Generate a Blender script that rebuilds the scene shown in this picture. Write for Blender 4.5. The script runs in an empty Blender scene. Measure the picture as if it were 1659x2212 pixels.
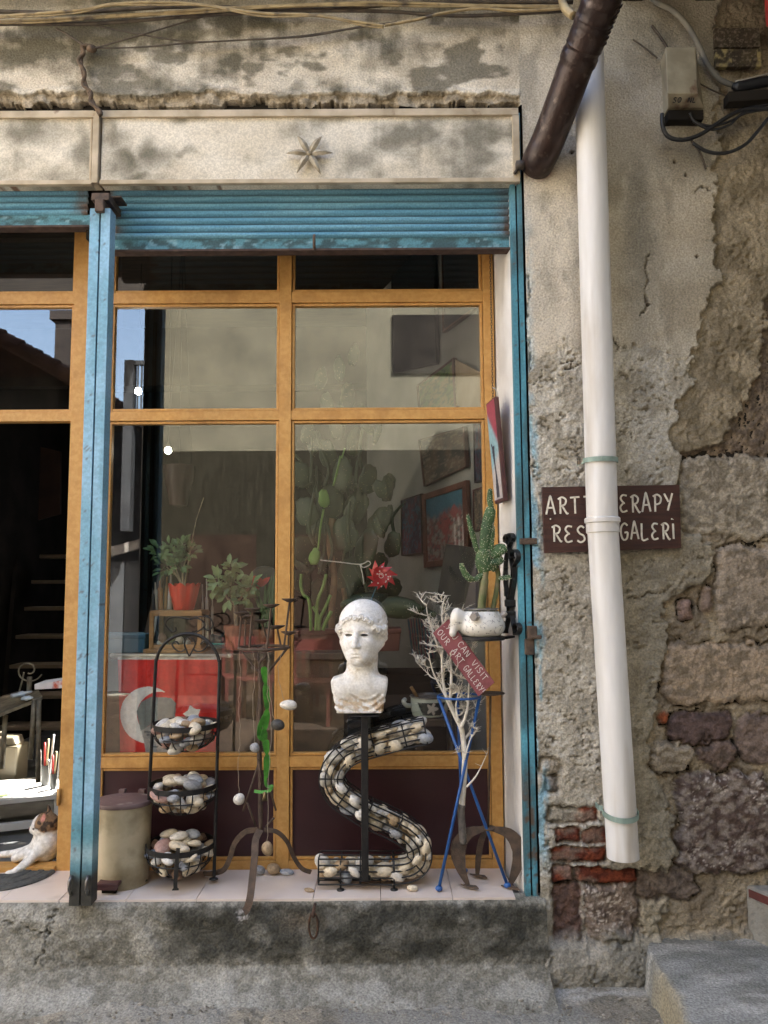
import bpy, math, random
import numpy as np
from mathutils import Vector, Matrix

R = math.radians
random.seed(7)
rng = np.random.RandomState(7)
sc = bpy.context.scene
col = sc.collection

# ------------------------------------------------------------------ camera
F, U0, V0 = 1661.0, 829.5, 1106.0          # picture of 1659 x 2212 design units
CAM = Vector((0, -3, 1.45))
TH, RO = R(5.3), R(0.34)
fw = Vector((0, math.cos(TH), math.sin(TH)))
_u, _r = Vector((0, -math.sin(TH), math.cos(TH))), Vector((1, 0, 0))
rt = _r * math.cos(RO) - _u * math.sin(RO)
up = _u * math.cos(RO) + _r * math.sin(RO)


def P(u, v, y):
    """point at depth y that stands where the design unit (u, v) is"""
    d = fw + rt * ((u - U0) / F) + up * ((V0 - v) / F)
    return CAM + d * ((y - CAM.y) / d.y)


def proj(x, y, z):
    dx, dy, dz = x - CAM.x, y - CAM.y, z - CAM.z
    w = dx * fw.x + dy * fw.y + dz * fw.z
    return (U0 + F * (dx * rt.x + dy * rt.y + dz * rt.z) / w,
            V0 - F * (dx * up.x + dy * up.y + dz * up.z) / w)


def S(y):
    return (y + 3.0) / F


cam = bpy.data.cameras.new('camera')
cam.sensor_fit = 'HORIZONTAL'
cam.sensor_width = 36
cam.lens = 36 * F / 1659
cam.clip_end = 400
cam.clip_start = 0.05
co = bpy.data.objects.new('camera', cam)
col.objects.link(co)
m = Matrix.Identity(4)
for i in range(3):
    m[i][0], m[i][1], m[i][2], m[i][3] = rt[i], up[i], -fw[i], CAM[i]
co.matrix_world = m
sc.camera = co
sc.render.resolution_x, sc.render.resolution_y = 768, 1024

# ------------------------------------------------------------------ noise
_tab = rng.rand(256, 256)


def vn(x, y, s=0):
    x = np.asarray(x, float) + s * 17.31
    y = np.asarray(y, float) + s * 7.77
    xi, yi = np.floor(x).astype(int), np.floor(y).astype(int)
    fx, fy = x - xi, y - yi
    fx, fy = fx * fx * (3 - 2 * fx), fy * fy * (3 - 2 * fy)
    g = lambda a, b: _tab[a & 255, b & 255]
    return ((g(xi, yi) * (1 - fx) + g(xi + 1, yi) * fx) * (1 - fy)
            + (g(xi, yi + 1) * (1 - fx) + g(xi + 1, yi + 1) * fx) * fy)


def fbm(x, y, s=0, o=4):
    t, a, n = 0, 0.5, 0
    for i in range(o):
        t = t + a * vn(np.asarray(x) * 2 ** i, np.asarray(y) * 2 ** i, s + i * 3)
        n += a
        a *= 0.5
    return t / n


def ss(a, b, x):
    t = np.clip((x - a) / (b - a), 0, 1)
    return t * t * (3 - 2 * t)


def mix(c1, c2, t):
    t = np.asarray(t)[..., None]
    return np.asarray(c1, float) * (1 - t) + np.asarray(c2, float) * t


# ------------------------------------------------------------------ materials
def M(name, c1, c2=None, scale=6, rough=0.6, metal=0, bump=0.0, bscale=60, detail=4, lo=0.38, hi=0.62,
      attr=False, c3=None, scale3=2.5, spec=0.5, stretch=None, lo3=.52, hi3=.68):
    m = bpy.data.materials.new(name)
    m.use_nodes = True
    n, l = m.node_tree.nodes, m.node_tree.links
    b = n['Principled BSDF']
    b.inputs['Roughness'].default_value = rough
    b.inputs['Metallic'].default_value = metal
    b.inputs['Specular IOR Level'].default_value = spec
    tc = n.new('ShaderNodeTexCoord')
    vec = tc.outputs['Object']
    if stretch:
        mp = n.new('ShaderNodeMapping')
        mp.inputs['Scale'].default_value = stretch
        l.new(vec, mp.inputs['Vector'])
        vec = mp.outputs['Vector']

    def noise(sc_, d):
        t = n.new('ShaderNodeTexNoise')
        t.inputs['Scale'].default_value = sc_
        t.inputs['Detail'].default_value = d
        l.new(vec, t.inputs['Vector'])
        return t.outputs['Fac']

    def ramp(f, lo, hi):
        r = n.new('ShaderNodeMapRange')
        r.inputs['From Min'].default_value, r.inputs['From Max'].default_value = lo, hi
        l.new(f, r.inputs['Value'])
        return r.outputs['Result']

    def mx(a, b_, f, mode='MIX'):
        x = n.new('ShaderNodeMix')
        x.data_type = 'RGBA'
        x.blend_type = mode
        for s_, v_ in ((6, a), (7, b_)):
            if isinstance(v_, tuple):
                x.inputs[s_].default_value = v_ + (1,)
            else:
                l.new(v_, x.inputs[s_])
        if isinstance(f, float):
            x.inputs[0].default_value = f
        else:
            l.new(f, x.inputs[0])
        return x.outputs[2]
    if attr:
        at = n.new('ShaderNodeAttribute')
        at.attribute_name = 'Col'
        base = at.outputs['Color']
        if c2:   # fine speckle of the surface itself
            base = mx(base, mx(c1, c2, ramp(noise(scale, detail), lo, hi)), 1.0, 'MULTIPLY')
        l.new(base, b.inputs['Base Color'])
    elif c2:
        base = mx(c1, c2, ramp(noise(scale, detail), lo, hi))
        if c3:
            base = mx(base, c3, ramp(noise(scale3, 6), lo3, hi3))
        l.new(base, b.inputs['Base Color'])
    else:
        b.inputs['Base Color'].default_value = c1 + (1,)
    if bump:
        bp = n.new('ShaderNodeBump')
        bp.inputs['Strength'].default_value = bump
        bp.inputs['Distance'].default_value = 0.01
        l.new(noise(bscale, 5), bp.inputs['Height'])
        l.new(bp.outputs['Normal'], b.inputs['Normal'])
    return m


def emis(name, c, s):
    m = bpy.data.materials.new(name)
    m.use_nodes = True
    b = m.node_tree.nodes['Principled BSDF']
    b.inputs['Base Color'].default_value = c + (1,)
    b.inputs['Emission Color'].default_value = c + (1,)
    b.inputs['Emission Strength'].default_value = s
    return m


def glassmat(name, base, tint, dirt=0.0):
    m = bpy.data.materials.new(name)
    m.use_nodes = True
    n, l = m.node_tree.nodes, m.node_tree.links
    n.clear()
    out = n.new('ShaderNodeOutputMaterial')
    tr = n.new('ShaderNodeBsdfTransparent')
    tr.inputs['Color'].default_value = tint + (1,)
    gl = n.new('ShaderNodeBsdfGlossy')
    gl.inputs['Roughness'].default_value = 0.0
    gl.inputs['Color'].default_value = (1, 1, 1, 1)
    lw = n.new('ShaderNodeLayerWeight')
    lw.inputs['Blend'].default_value = 0.5
    pw = n.new('ShaderNodeMath')
    pw.operation = 'POWER'
    l.new(lw.outputs['Facing'], pw.inputs[0])
    pw.inputs[1].default_value = 5
    ma = n.new('ShaderNodeMath')
    ma.operation = 'MULTIPLY_ADD'
    l.new(pw.outputs[0], ma.inputs[0])
    ma.inputs[1].default_value = 0.9 - base
    ma.inputs[2].default_value = base
    mi = n.new('ShaderNodeMixShader')
    l.new(ma.outputs[0], mi.inputs[0])
    l.new(tr.outputs[0], mi.inputs[1])
    l.new(gl.outputs[0], mi.inputs[2])
    l.new(mi.outputs[0], out.inputs['Surface'])
    return m


# ------------------------------------------------------------------ meshes
def frame_of(t):
    t = t.normalized()
    a = Vector((0, 0, 1)) if abs(t.z) < 0.9 else Vector((1, 0, 0))
    n = t.cross(a).normalized()
    return n, t.cross(n).normalized()


class MB:
    def __init__(s):
        s.v, s.f, s.c = [], [], []

    def add(s, vs, fs, c=None):
        o = len(s.v)
        s.v += [Vector(p) for p in vs]
        s.f += [tuple(i + o for i in f) for f in fs]
        if c is not None:
            s.c += [c] * len(vs)
        return s

    def box(s, x0, x1, y0, y1, z0, z1, c=None):
        return s.add([(x, y, z) for x in (x0, x1) for y in (y0, y1) for z in (z0, z1)],
                     [(0, 1, 3, 2), (4, 6, 7, 5), (0, 4, 5, 1), (2, 3, 7, 6), (0, 2, 6, 4), (1, 5, 7, 3)], c)

    def hexa(s, q, d, c=None):
        """quad of four points pushed along vector d"""
        q = [Vector(p) for p in q]
        d = Vector(d)
        return s.add(q + [p + d for p in q],
                     [(0, 1, 2, 3), (7, 6, 5, 4), (0, 4, 5, 1), (1, 5, 6, 2), (2, 6, 7, 3), (3, 7, 4, 0)], c)

    def sweep(s, pts, prof, c=None, closed=False, nrm=None):
        """prof(i) -> list of 2-D points in the (n, b) frame"""
        pts = [Vector(p) for p in pts]
        N = len(pts)
        rings, n = [], None
        for i, p in enumerate(pts):
            if closed:
                t = pts[(i + 1) % N] - pts[i - 1]
            else:
                t = pts[min(i + 1, N - 1)] - pts[max(i - 1, 0)]
            if t.length < 1e-9:
                t = Vector((0, 0, 1))
            t.normalize()
            if nrm is not None:
                n = (nrm - t * nrm.dot(t)).normalized()
            elif n is None:
                n, _ = frame_of(t)
            else:
                n = n - t * n.dot(t)
                n = n.normalized() if n.length > 1e-6 else frame_of(t)[0]
            b = t.cross(n)
            rings.append([p + n * a + b * e for a, e in prof(i)])
        k = len(rings[0])
        fs = []
        for i in range(N if closed else N - 1):
            j = (i + 1) % N
            for q in range(k):
                w = (q + 1) % k
                fs.append((i * k + q, j * k + q, j * k + w, i * k + w))
        if not closed:
            fs.append(tuple(range(k)))
            fs.append(tuple((N - 1) * k + q for q in reversed(range(k))))
        return s.add([p for r in rings for p in r], fs, c)

    def tube(s, pts, r, n=8, c=None, closed=False):
        rr = r if isinstance(r, (list, tuple)) else [r] * len(pts)
        return s.sweep(pts, lambda i: [(rr[i] * math.cos(2 * math.pi * k / n), rr[i] * math.sin(2 * math.pi * k / n))
                                       for k in range(n)], c, closed)

    def strap(s, pts, w, t, nrm, c=None):
        """flat bar: width w across, thickness t along nrm"""
        ww = w if isinstance(w, (list, tuple)) else [w] * len(pts)
        return s.sweep(pts, lambda i: [(-t / 2, -ww[i] / 2), (t / 2, -ww[i] / 2), (t / 2, ww[i] / 2), (-t / 2, ww[i] / 2)],
                       c, nrm=Vector(nrm))

    def lathe(s, prof, ctr, n=32, c=None, sx=1, sy=1, open_=False):
        vs, fs = [], []
        ctr = Vector(ctr)
        for r, z in prof:
            for k in range(n):
                a = 2 * math.pi * k / n
                vs.append(ctr + Vector((r * sx * math.cos(a), r * sy * math.sin(a), z)))
        for i in range(len(prof) - 1):
            for k in range(n):
                w = (k + 1) % n
                fs.append((i * n + k, i * n + w, (i + 1) * n + w, (i + 1) * n + k))
        if not open_:
            fs.append(tuple(reversed(range(n))))
            fs.append(tuple((len(prof) - 1) * n + k for k in range(n)))
        return s.add(vs, fs, c)

    def ell(s, ctr, rad, rot=None, n=14, c=None, fn=None):
        vs, fs = [], []
        ctr = Vector(ctr)
        h = n // 2
        for i in range(1, h):
            p = math.pi * i / h
            for k in range(n):
                a = 2 * math.pi * k / n
                d = Vector((math.sin(p) * math.cos(a), math.sin(p) * math.sin(a), math.cos(p)))
                vs.append(d)
        vs += [Vector((0, 0, 1)), Vector((0, 0, -1))]
        T, B = len(vs) - 2, len(vs) - 1
        for i in range(h - 2):
            for k in range(n):
                w = (k + 1) % n
                fs.append((i * n + k, (i + 1) * n + k, (i + 1) * n + w, i * n + w))
        for k in range(n):
            w = (k + 1) % n
            fs.append((T, k, w))
            fs.append((B, (h - 2) * n + w, (h - 2) * n + k))
        out = []
        for d in vs:
            q = Vector((d.x * rad[0], d.y * rad[1], d.z * rad[2]))
            if fn:
                q = q * fn(d)
            if rot is not None:
                q = rot @ q
            out.append(ctr + q)
        return s.add(out, fs, c)

    def leaf(s, base, tip, w, nrm, c=None, fold=0.25):
        base, tip = Vector(base), Vector(tip)
        d = tip - base
        L = d.length
        nrm = Vector(nrm)
        side = d.cross(nrm)
        if side.length < 1e-6:
            side = d.cross(Vector((1, 0, 0)))
        side.normalize()
        nn = side.cross(d).normalized()
        vs, fs = [], []
        for t, k in ((0, .12), (.25, .75), (.5, 1), (.75, .75), (1, .05)):
            c0 = base + d * t + nn * (-.15 * L * t * t)
            vs += [c0 - side * w * k * .5 + nn * w * fold * k, c0, c0 + side * w * k * .5 + nn * w * fold * k]
        for i in range(4):
            a = i * 3
            fs += [(a, a + 1, a + 4, a + 3), (a + 1, a + 2, a + 5, a + 4)]
        return s.add(vs, fs, c)

    def build(s, name, mat, parent=None, smooth=False, bevel=0, origin=None, auto=None):
        if parent is not None:
            org = Vector(parent['_o'])
        elif origin is not None:
            org = Vector(origin)
        else:
            xs = [p.x for p in s.v]
            ys = [p.y for p in s.v]
            zs = [p.z for p in s.v]
            org = Vector(((min(xs) + max(xs)) / 2, (min(ys) + max(ys)) / 2, min(zs)))
        me = bpy.data.meshes.new(name)
        me.from_pydata([p - org for p in s.v], [], s.f)
        if s.c:
            a = me.color_attributes.new('Col', 'FLOAT_COLOR', 'POINT')
            a.data.foreach_set('color', np.array([tuple(c) + (1,) for c in s.c], 'f').ravel())
        return link(name, me, mat, parent, org, smooth, bevel, auto)


def link(name, me, mat, parent, org, smooth=False, bevel=0, auto=None):
    me.materials.append(mat)
    if smooth:
        me.polygons.foreach_set('use_smooth', [True] * len(me.polygons))
        if auto:
            me.set_sharp_from_angle(angle=R(auto))
    me.update()
    o = bpy.data.objects.new(name, me)
    col.objects.link(o)
    if parent is not None:
        o.parent = parent
        if parent.type == 'MESH':
            # parent's own mesh is already stored about the root's origin
            pass
    else:
        o.location = org
    o['_o'] = tuple(org)
    if bevel:
        b = o.modifiers.new('bevel', 'BEVEL')
        b.width = bevel
        b.segments = 2
        b.limit_method = 'ANGLE'
        b.angle_limit = R(40)
    return o


def npmesh(name, V, Fc, mat, parent=None, cols=None, smooth=True, origin=None, auto=None):
    """mesh from arrays of vertices and faces (quads or tris)"""
    V = np.asarray(V, 'f')
    if parent is not None:
        org = np.array(parent['_o'])
    elif origin is not None:
        org = np.array(origin)
    else:
        org = np.array([(V[:, 0].min() + V[:, 0].max()) / 2, (V[:, 1].min() + V[:, 1].max()) / 2, V[:, 2].min()])
    me = bpy.data.meshes.new(name)
    Fc = np.asarray(Fc, 'i')
    k = Fc.shape[1]
    me.vertices.add(len(V))
    me.vertices.foreach_set('co', (V - org).astype('f').ravel())
    me.loops.add(Fc.size)
    me.loops.foreach_set('vertex_index', Fc.ravel())
    me.polygons.add(len(Fc))
    me.polygons.foreach_set('loop_start', np.arange(0, Fc.size, k, dtype='i'))
    me.update(calc_edges=True)
    if cols is not None:
        a = me.color_attributes.new('Col', 'FLOAT_COLOR', 'POINT')
        cc = np.ones((len(V), 4), 'f')
        cc[:, :3] = cols
        a.data.foreach_set('color', cc.ravel())
    return link(name, me, mat, parent, Vector(org), smooth, 0, auto)


def grid(xs, zs):
    """indices for a grid of len(zs) rows by len(xs) columns"""
    nx, nz = len(xs), len(zs)
    i = np.arange(nz * nx).reshape(nz, nx)
    return np.stack([i[:-1, :-1], i[:-1, 1:], i[1:, 1:], i[1:, :-1]], -1).reshape(-1, 4)


def thing(name, label, cat, loc, group=None):
    o = bpy.data.objects.new(name, None)
    o.empty_display_size = 0.05
    col.objects.link(o)
    o.location = loc
    o['_o'] = tuple(loc)
    return tag(o, label, cat, group)


def tag(o, label=None, cat=None, group=None, kind=None):
    if label:
        o['label'] = label
    if cat:
        o['category'] = cat
    if group:
        o['group'] = group
    if kind:
        o['kind'] = kind
    return o


# surface nets: mesh of the zero level of f (negative inside)
def snet(f, lo, hi, h):
    ax = [np.arange(lo[i], hi[i] + h, h) for i in range(3)]
    X, Y, Z = np.meshgrid(*ax, indexing='ij')
    D = f(X, Y, Z).astype('f')
    n = [d - 1 for d in D.shape]
    cnt = np.zeros(n, 'f')
    acc = np.zeros(n + [3], 'f')
    sl = lambda o: tuple(slice(o[i], o[i] + n[i]) for i in range(3))
    for a in range(3):
        for b1 in (0, 1):
            for b2 in (0, 1):
                o = [0, 0, 0]
                q = [i for i in range(3) if i != a]
                o[q[0]], o[q[1]] = b1, b2
                e = list(o)
                e[a] = 1
                d0, d1 = D[sl(o)], D[sl(e)]
                cr = (d0 < 0) != (d1 < 0)
                t = np.where(cr, d0 / np.where(cr, d0 - d1, 1), 0)
                cnt += cr
                for i in range(3):
                    acc[..., i] += np.where(cr, t if i == a else o[i], 0)
    act = cnt > 0
    idx = -np.ones(n, 'i')
    idx[act] = np.arange(act.sum())
    ijk = np.argwhere(act)
    V = (ijk + acc[act] / cnt[act][:, None]) * h + np.array(lo)
    Q = []
    for a in range(3):
        q = [(a + 1) % 3, (a + 2) % 3]
        s0 = [slice(1, n[i]) for i in range(3)]
        s0[a] = slice(0, n[a])
        s1 = list(s0)
        s1[a] = slice(1, n[a] + 1)
        d0, d1 = D[tuple(s0)], D[tuple(s1)]
        for flip, msk in ((False, (d0 < 0) & (d1 >= 0)), (True, (d0 >= 0) & (d1 < 0))):
            p = np.argwhere(msk)
            if not len(p):
                continue
            p = p + np.array([0 if i == a else 1 for i in range(3)])
            c = []
            for e1, e2 in ((-1, -1), (0, -1), (0, 0), (-1, 0)):
                w = p.copy()
                w[:, q[0]] += e1
                w[:, q[1]] += e2
                c.append(idx[w[:, 0], w[:, 1], w[:, 2]])
            c = np.stack(c, -1)
            Q.append(c[:, ::-1] if flip else c)
    return V, np.concatenate(Q)


def smin(a, b, k):
    h = np.clip(0.5 + 0.5 * (b - a) / k, 0, 1)
    return b * (1 - h) + a * h - k * h * (1 - h)


def smax(a, b, k):
    return -smin(-a, -b, k)


def sell(p, c, r, yaw=0):
    x, y, z = p[0] - c[0], p[1] - c[1], p[2] - c[2]
    if yaw:
        ca, sa = math.cos(yaw), math.sin(yaw)
        x, y = x * ca + y * sa, -x * sa + y * ca
    k0 = np.sqrt((x / r[0]) ** 2 + (y / r[1]) ** 2 + (z / r[2]) ** 2)
    k1 = np.sqrt((x / r[0] ** 2) ** 2 + (y / r[1] ** 2) ** 2 + (z / r[2] ** 2) ** 2) + 1e-9
    return k0 * (k0 - 1) / k1


def scap(p, a, b, ra, rb):
    a, b = np.array(a, float), np.array(b, float)
    d = b - a
    t = np.clip(((p[0] - a[0]) * d[0] + (p[1] - a[1]) * d[1] + (p[2] - a[2]) * d[2]) / (d @ d), 0, 1)
    return np.sqrt((p[0] - a[0] - t * d[0]) ** 2 + (p[1] - a[1] - t * d[1]) ** 2
                   + (p[2] - a[2] - t * d[2]) ** 2) - (ra + (rb - ra) * t)


def spl(pts, n=6):
    """Catmull-Rom through points"""
    pts = [Vector(p) for p in pts]
    out = []
    for i in range(len(pts) - 1):
        p0, p1, p2, p3 = pts[max(i - 1, 0)], pts[i], pts[i + 1], pts[min(i + 2, len(pts) - 1)]
        for k in range(n):
            t = k / n
            out.append(0.5 * ((2 * p1) + (p2 - p0) * t + (2 * p0 - 5 * p1 + 4 * p2 - p3) * t * t
                              + (3 * p1 - p0 - 3 * p2 + p3) * t ** 3))
    out.append(pts[-1])
    return out


def PP(uv, y, n=6):
    return spl([P(a[0], a[1], y if len(a) == 2 else a[2]) for a in uv], n)


# stroke letters on a unit square (x, z)
GL = {
    'A': [[(0, 0), (.42, 1), (.55, 1), (.95, 0)], [(.18, .4), (.78, .4)]],
    'C': [[(.9, .85), (.6, 1), (.25, .9), (.05, .5), (.25, .08), (.6, 0), (.9, .15)]],
    'E': [[(.85, .95), (.4, 1), (.15, .8), (.45, .55), (.6, .53)], [(.45, .53), (.08, .3), (.3, .02), (.85, .08)]],
    'F': [[(.1, 0), (.1, 1), (.85, 1)], [(.1, .55), (.7, .55)]],
    'G': [[(.9, .85), (.55, 1), (.15, .8), (.05, .4), (.3, 0), (.75, .05), (.88, .42), (.5, .42)]],
    'H': [[(.1, 0), (.1, 1)], [(.85, 0), (.85, 1)], [(.1, .52), (.85, .52)]],
    'I': [[(.5, 0), (.5, 1)]],
    'İ': [[(.5, 0), (.5, .95)], [(.48, 1.2), (.52, 1.22)]],
    'L': [[(.12, 1), (.12, 0), (.85, .04)]],
    'M': [[(.05, 0), (.12, 1), (.5, .3), (.88, 1), (.95, 0)]],
    'N': [[(.1, 0), (.1, 1), (.85, 0), (.85, 1)]],
    'O': [[(.5, 1), (.12, .8), (.05, .4), (.35, 0), (.75, .08), (.92, .5), (.75, .92), (.5, 1)]],
    'P': [[(.2, 0), (.25, 1)], [(.0, .9), (.5, 1), (.9, .8), (.75, .5), (.25, .42)]],
    'R': [[(.22, 0), (.25, 1)], [(0, .88), (.45, 1), (.85, .82), (.7, .55), (.25, .48)], [(.4, .5), (.9, 0), (1, .05)]],
    'S': [[(.85, .88), (.5, 1), (.15, .8), (.35, .55), (.75, .4), (.85, .15), (.45, 0), (.08, .12)]],
    'T': [[(.0, .97), (1, 1)], [(.5, 1), (.5, 0)]],
    'U': [[(.1, 1), (.1, .3), (.35, 0), (.7, .05), (.88, .35), (.88, 1)]],
    'V': [[(.02, 1), (.45, 0), (.92, 1)]],
    'Y': [[(.02, 1), (.48, .5)], [(.95, 1), (.35, 0)]],
    '!': [[(.5, 1), (.5, .35)], [(.5, .05), (.52, .08)]],
}


def letters(mb, text, org, ex, ez, nrm, w, h, r, gap=.35):
    """strokes of a line of writing from org, along ex, upright ez"""
    ex, ez, nrm = Vector(ex), Vector(ez), Vector(nrm)
    x = 0
    for ch in text:
        if ch == ' ':
            x += w * .8
            continue
        j = random.uniform(-.05, .05)
        k = .35 if ch in 'Iİ!' else 1
        for st in GL[ch]:
            pts = [org + ex * (x + (a if k == 1 else (a - .5) * .4 + .2) * w) + ez * ((b + j) * h) for a, b in st]
            if len(pts) > 2:
                pts = spl(pts, 4)
            mb.strap(pts, r * 2, r * .7, nrm)
        x += w * (k + gap)
    return x
# ================================================================== light
SUN = Vector((0.40, 0.52, 0.75)).normalized()
w = bpy.data.worlds.new('World')
sc.world = w
w.use_nodes = True
n, l = w.node_tree.nodes, w.node_tree.links
sky = n.new('ShaderNodeTexSky')
sky.sky_type = 'NISHITA'
sky.sun_disc = False
sky.sun_elevation = math.asin(SUN.z)
sky.sun_rotation = math.atan2(SUN.x, SUN.y)
sky.air_density = 1.0
sky.dust_density = 5.0
sky.ozone_density = 0.0
l.new(sky.outputs[0], n['Background'].inputs[0])
n['Background'].inputs[1].default_value = 0.15
sl_ = bpy.data.lights.new('sun', 'SUN')
sl_.energy = 4.5
sl_.angle = R(0.5)
sl_.color = (1, .975, .94)
so = bpy.data.objects.new('sun', sl_)
col.objects.link(so)
so.rotation_euler = SUN.to_track_quat('Z', 'Y').to_euler()
so.location = SUN * 30
sc.view_settings.view_transform = 'Standard'
sc.view_settings.look = 'None'
sc.view_settings.exposure = 3.32
sc.cycles.use_denoising = True
sc.cycles.max_bounces = 10
sc.cycles.diffuse_bounces = 6
sc.cycles.glossy_bounces = 4
sc.cycles.transparent_max_bounces = 10
sc.cycles.sample_clamp_indirect = 6
sc.cycles.caustics_reflective = False
sc.cycles.caustics_refractive = False

# ================================================================== materials
G_SPK = dict(c1=(.72, .72, .72), c2=(1.2, 1.2, 1.2))
m_wall = M('plaster_and_stone', (.70, .70, .70), (1.22, 1.22, 1.22), scale=135, rough=.92, bump=.5, bscale=110, attr=True, lo=.3, hi=.7, spec=.2)
m_conc = M('concrete', (.60, .60, .60), (1.30, 1.30, 1.30), scale=130, rough=.95, bump=.6, bscale=110, attr=True, lo=.3, hi=.7, spec=.2)
m_vc = M('painted_surface', (.86, .86, .86), (1.08, 1.08, 1.08), scale=90, rough=.6, bump=.12, bscale=120, attr=True)
m_vcr = M('weathered_sheet', (.84, .84, .84), (1.12, 1.12, 1.12), scale=150, rough=.8, bump=.12, bscale=300, attr=True, spec=.3)
m_orange = M('ochre_enamel', (.50, .26, .07), (.57, .32, .10), scale=60, rough=.45, bump=.12, bscale=90, c3=(.34, .16, .04), scale3=9, lo3=.54, hi3=.85)
m_blue = M('blue_paint', (.13, .33, .47), (.20, .42, .55), scale=9, rough=.5, bump=.1, bscale=80)
m_maroon = M('maroon_paint', (.032, .008, .011), (.042, .012, .015), scale=5, rough=.45, bump=.05)
m_white = M('white_wall_paint', (.72, .71, .69), (.62, .60, .57), scale=6, rough=.85, bump=.15, bscale=40)
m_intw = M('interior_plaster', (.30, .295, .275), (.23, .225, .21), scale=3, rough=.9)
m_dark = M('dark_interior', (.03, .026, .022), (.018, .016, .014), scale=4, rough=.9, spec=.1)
m_floor = M('cement_floor', (.17, .17, .16), (.12, .12, .115), scale=9, rough=.75, bump=.1)
m_eave = M('dark_timber', (.055, .042, .032), (.035, .028, .024), scale=8, rough=.85, stretch=(1, 8, 1), spec=.15)
m_iron = M('black_iron', (.012, .012, .013), (.022, .021, .02), scale=40, rough=.5, metal=.3, bump=.15, bscale=200)
m_rust = M('rusted_iron', (.075, .055, .043), (.125, .085, .06), scale=35, rough=.85, metal=.2, bump=.35, bscale=220)
m_brownpipe = M('rusty_stove_pipe', (.022, .012, .010), (.042, .024, .019), scale=14, rough=.36, metal=.35, bump=.25, bscale=60, c3=(.12, .09, .075), scale3=22, lo3=.6, hi3=.72)
m_pvc = M('white_pvc', (.74, .73, .72), (.62, .60, .57), scale=14, rough=.5, bump=.05, bscale=30, c3=(.36, .29, .20), scale3=9, lo3=.54, hi3=.80, stretch=(1, 1, .12))
m_glass = glassmat('window_glass', .072, (.95, .96, .95))
m_pane = glassmat('plain_glass', .05, (.95, .97, .96))
m_tile = M('floor_tile', (.62, .53, .47), (.68, .60, .54), scale=5, rough=.35, bump=.04, bscale=30, c3=(.40, .34, .29), scale3=7, lo3=.62, hi3=.85)
m_grout = M('grout', (.12, .11, .10), rough=.95)

# ================================================================== the building
WY = 0.28                      # plane of the glazing
X_R = P(1141, 900, 0).x        # right edge of the opening
Z_F = P(620, 240, 0).z         # top of the opening
bld = thing('shop_building', 'old plastered shop front with ochre window frames and blue roller shutters', 'building', (0.2, 0.2, 0))

# ---- the outer wall: one relief of plaster, rubble stone and brick
XW0, XW1 = -2.6, 2.5
xs = np.concatenate([np.arange(XW0, -1.6, .03), np.arange(-1.6, 1.62, .0055), np.arange(1.62, XW1, .03)])
zs = np.concatenate([np.arange(-.08, 3.85, .0055), np.arange(3.85, 4.62, .03)])
X, Z = np.meshgrid(xs, zs)
u, v = proj(X, 0 * X, Z)
n_lo, n_mid, n_hi, n_vh = fbm(u / 150, v / 110, 1), fbm(u / 45, v / 45, 2), fbm(u / 13, v / 13, 3), fbm(u / 4.5, v / 4.5, 4, 3)
wu = u + (fbm(u / 30, v / 30, 5) - .5) * 46 + (fbm(u / 7, v / 7, 6) - .5) * 16
wv = v + (fbm(u / 30, v / 30, 7) - .5) * 46 + (fbm(u / 7, v / 7, 8) - .5) * 16
cream, olive, warm = (.49, .445, .36), (.085, .078, .052), (.40, .345, .26)
mortar, mort2 = (.37, .34, .28), (.22, .195, .155)
C = mix(cream, warm, ss(.35, .75, fbm(u / 70, v / 60, 20)) * .6)
C = mix(C, (.58, .535, .45), ss(.45, .75, n_lo) * .5)
C = np.where(((u <= 1119) & (v < 260))[..., None], mix((.72, .66, .55), (.60, .53, .42), ss(.35, .7, fbm(u / 90, v / 40, 29))), C)
brt = ss(1262, 1215, u + (n_mid - .5) * 50) * ss(340, 420, v) * ss(1060, 940, v) * (u > 1119)
C = mix(C, mix((.66, .605, .51), (.58, .52, .43), n_mid), brt * .85)
h = .03 + (n_mid - .5) * .006 + (n_hi - .5) * .003
# weather stains and painted shade on the plaster above the shop
st = ss(.38, .68, fbm(u / 110, v / 60, 9) * .8 + fbm(u / 18, v / 120, 40) * .2) * 1.0
for (a, b, ru, rv, k) in [(125, 135, 75, 38, .9), (40, 95, 90, 30, .6), (300, 75, 120, 35, .6), (480, 120, 110, 40, .6), (700, 75, 160, 30, .6), (390, 215, 70, 22, .4),
                          (1000, 70, 120, 40, .7), (1120, 120, 50, 60, .5), (250, 120, 45, 45, .7), (610, 190, 60, 30, .4), (870, 200, 80, 22, .4)]:
    st = np.maximum(st, k * np.exp(-((wu - a) / ru) ** 2 - ((wv - b) / rv) ** 2))
st = np.maximum(st, .9 * ss(.35, .75, np.exp(-((wu - 235) / 60) ** 2 - ((wv - 150) / 45) ** 2)))
for (a, b, ru, rv) in [(300, 135, 35, 25), (400, 160, 45, 28), (80, 195, 80, 28), (560, 200, 60, 22), (720, 160, 90, 30), (930, 170, 90, 40), (480, 195, 40, 15)]:
    st = st * (1 - .9 * np.exp(-((wu - a) / ru) ** 2 - ((wv - b) / rv) ** 2))
st = np.maximum(st, ss(70, 15, v) * .7)  # top band: shade of the eaves and cables painted in
st = np.maximum(st, .8 * ss(.52, .66, fbm(u / 75, v / 38, 41)))
st2 = np.zeros_like(st)
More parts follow.
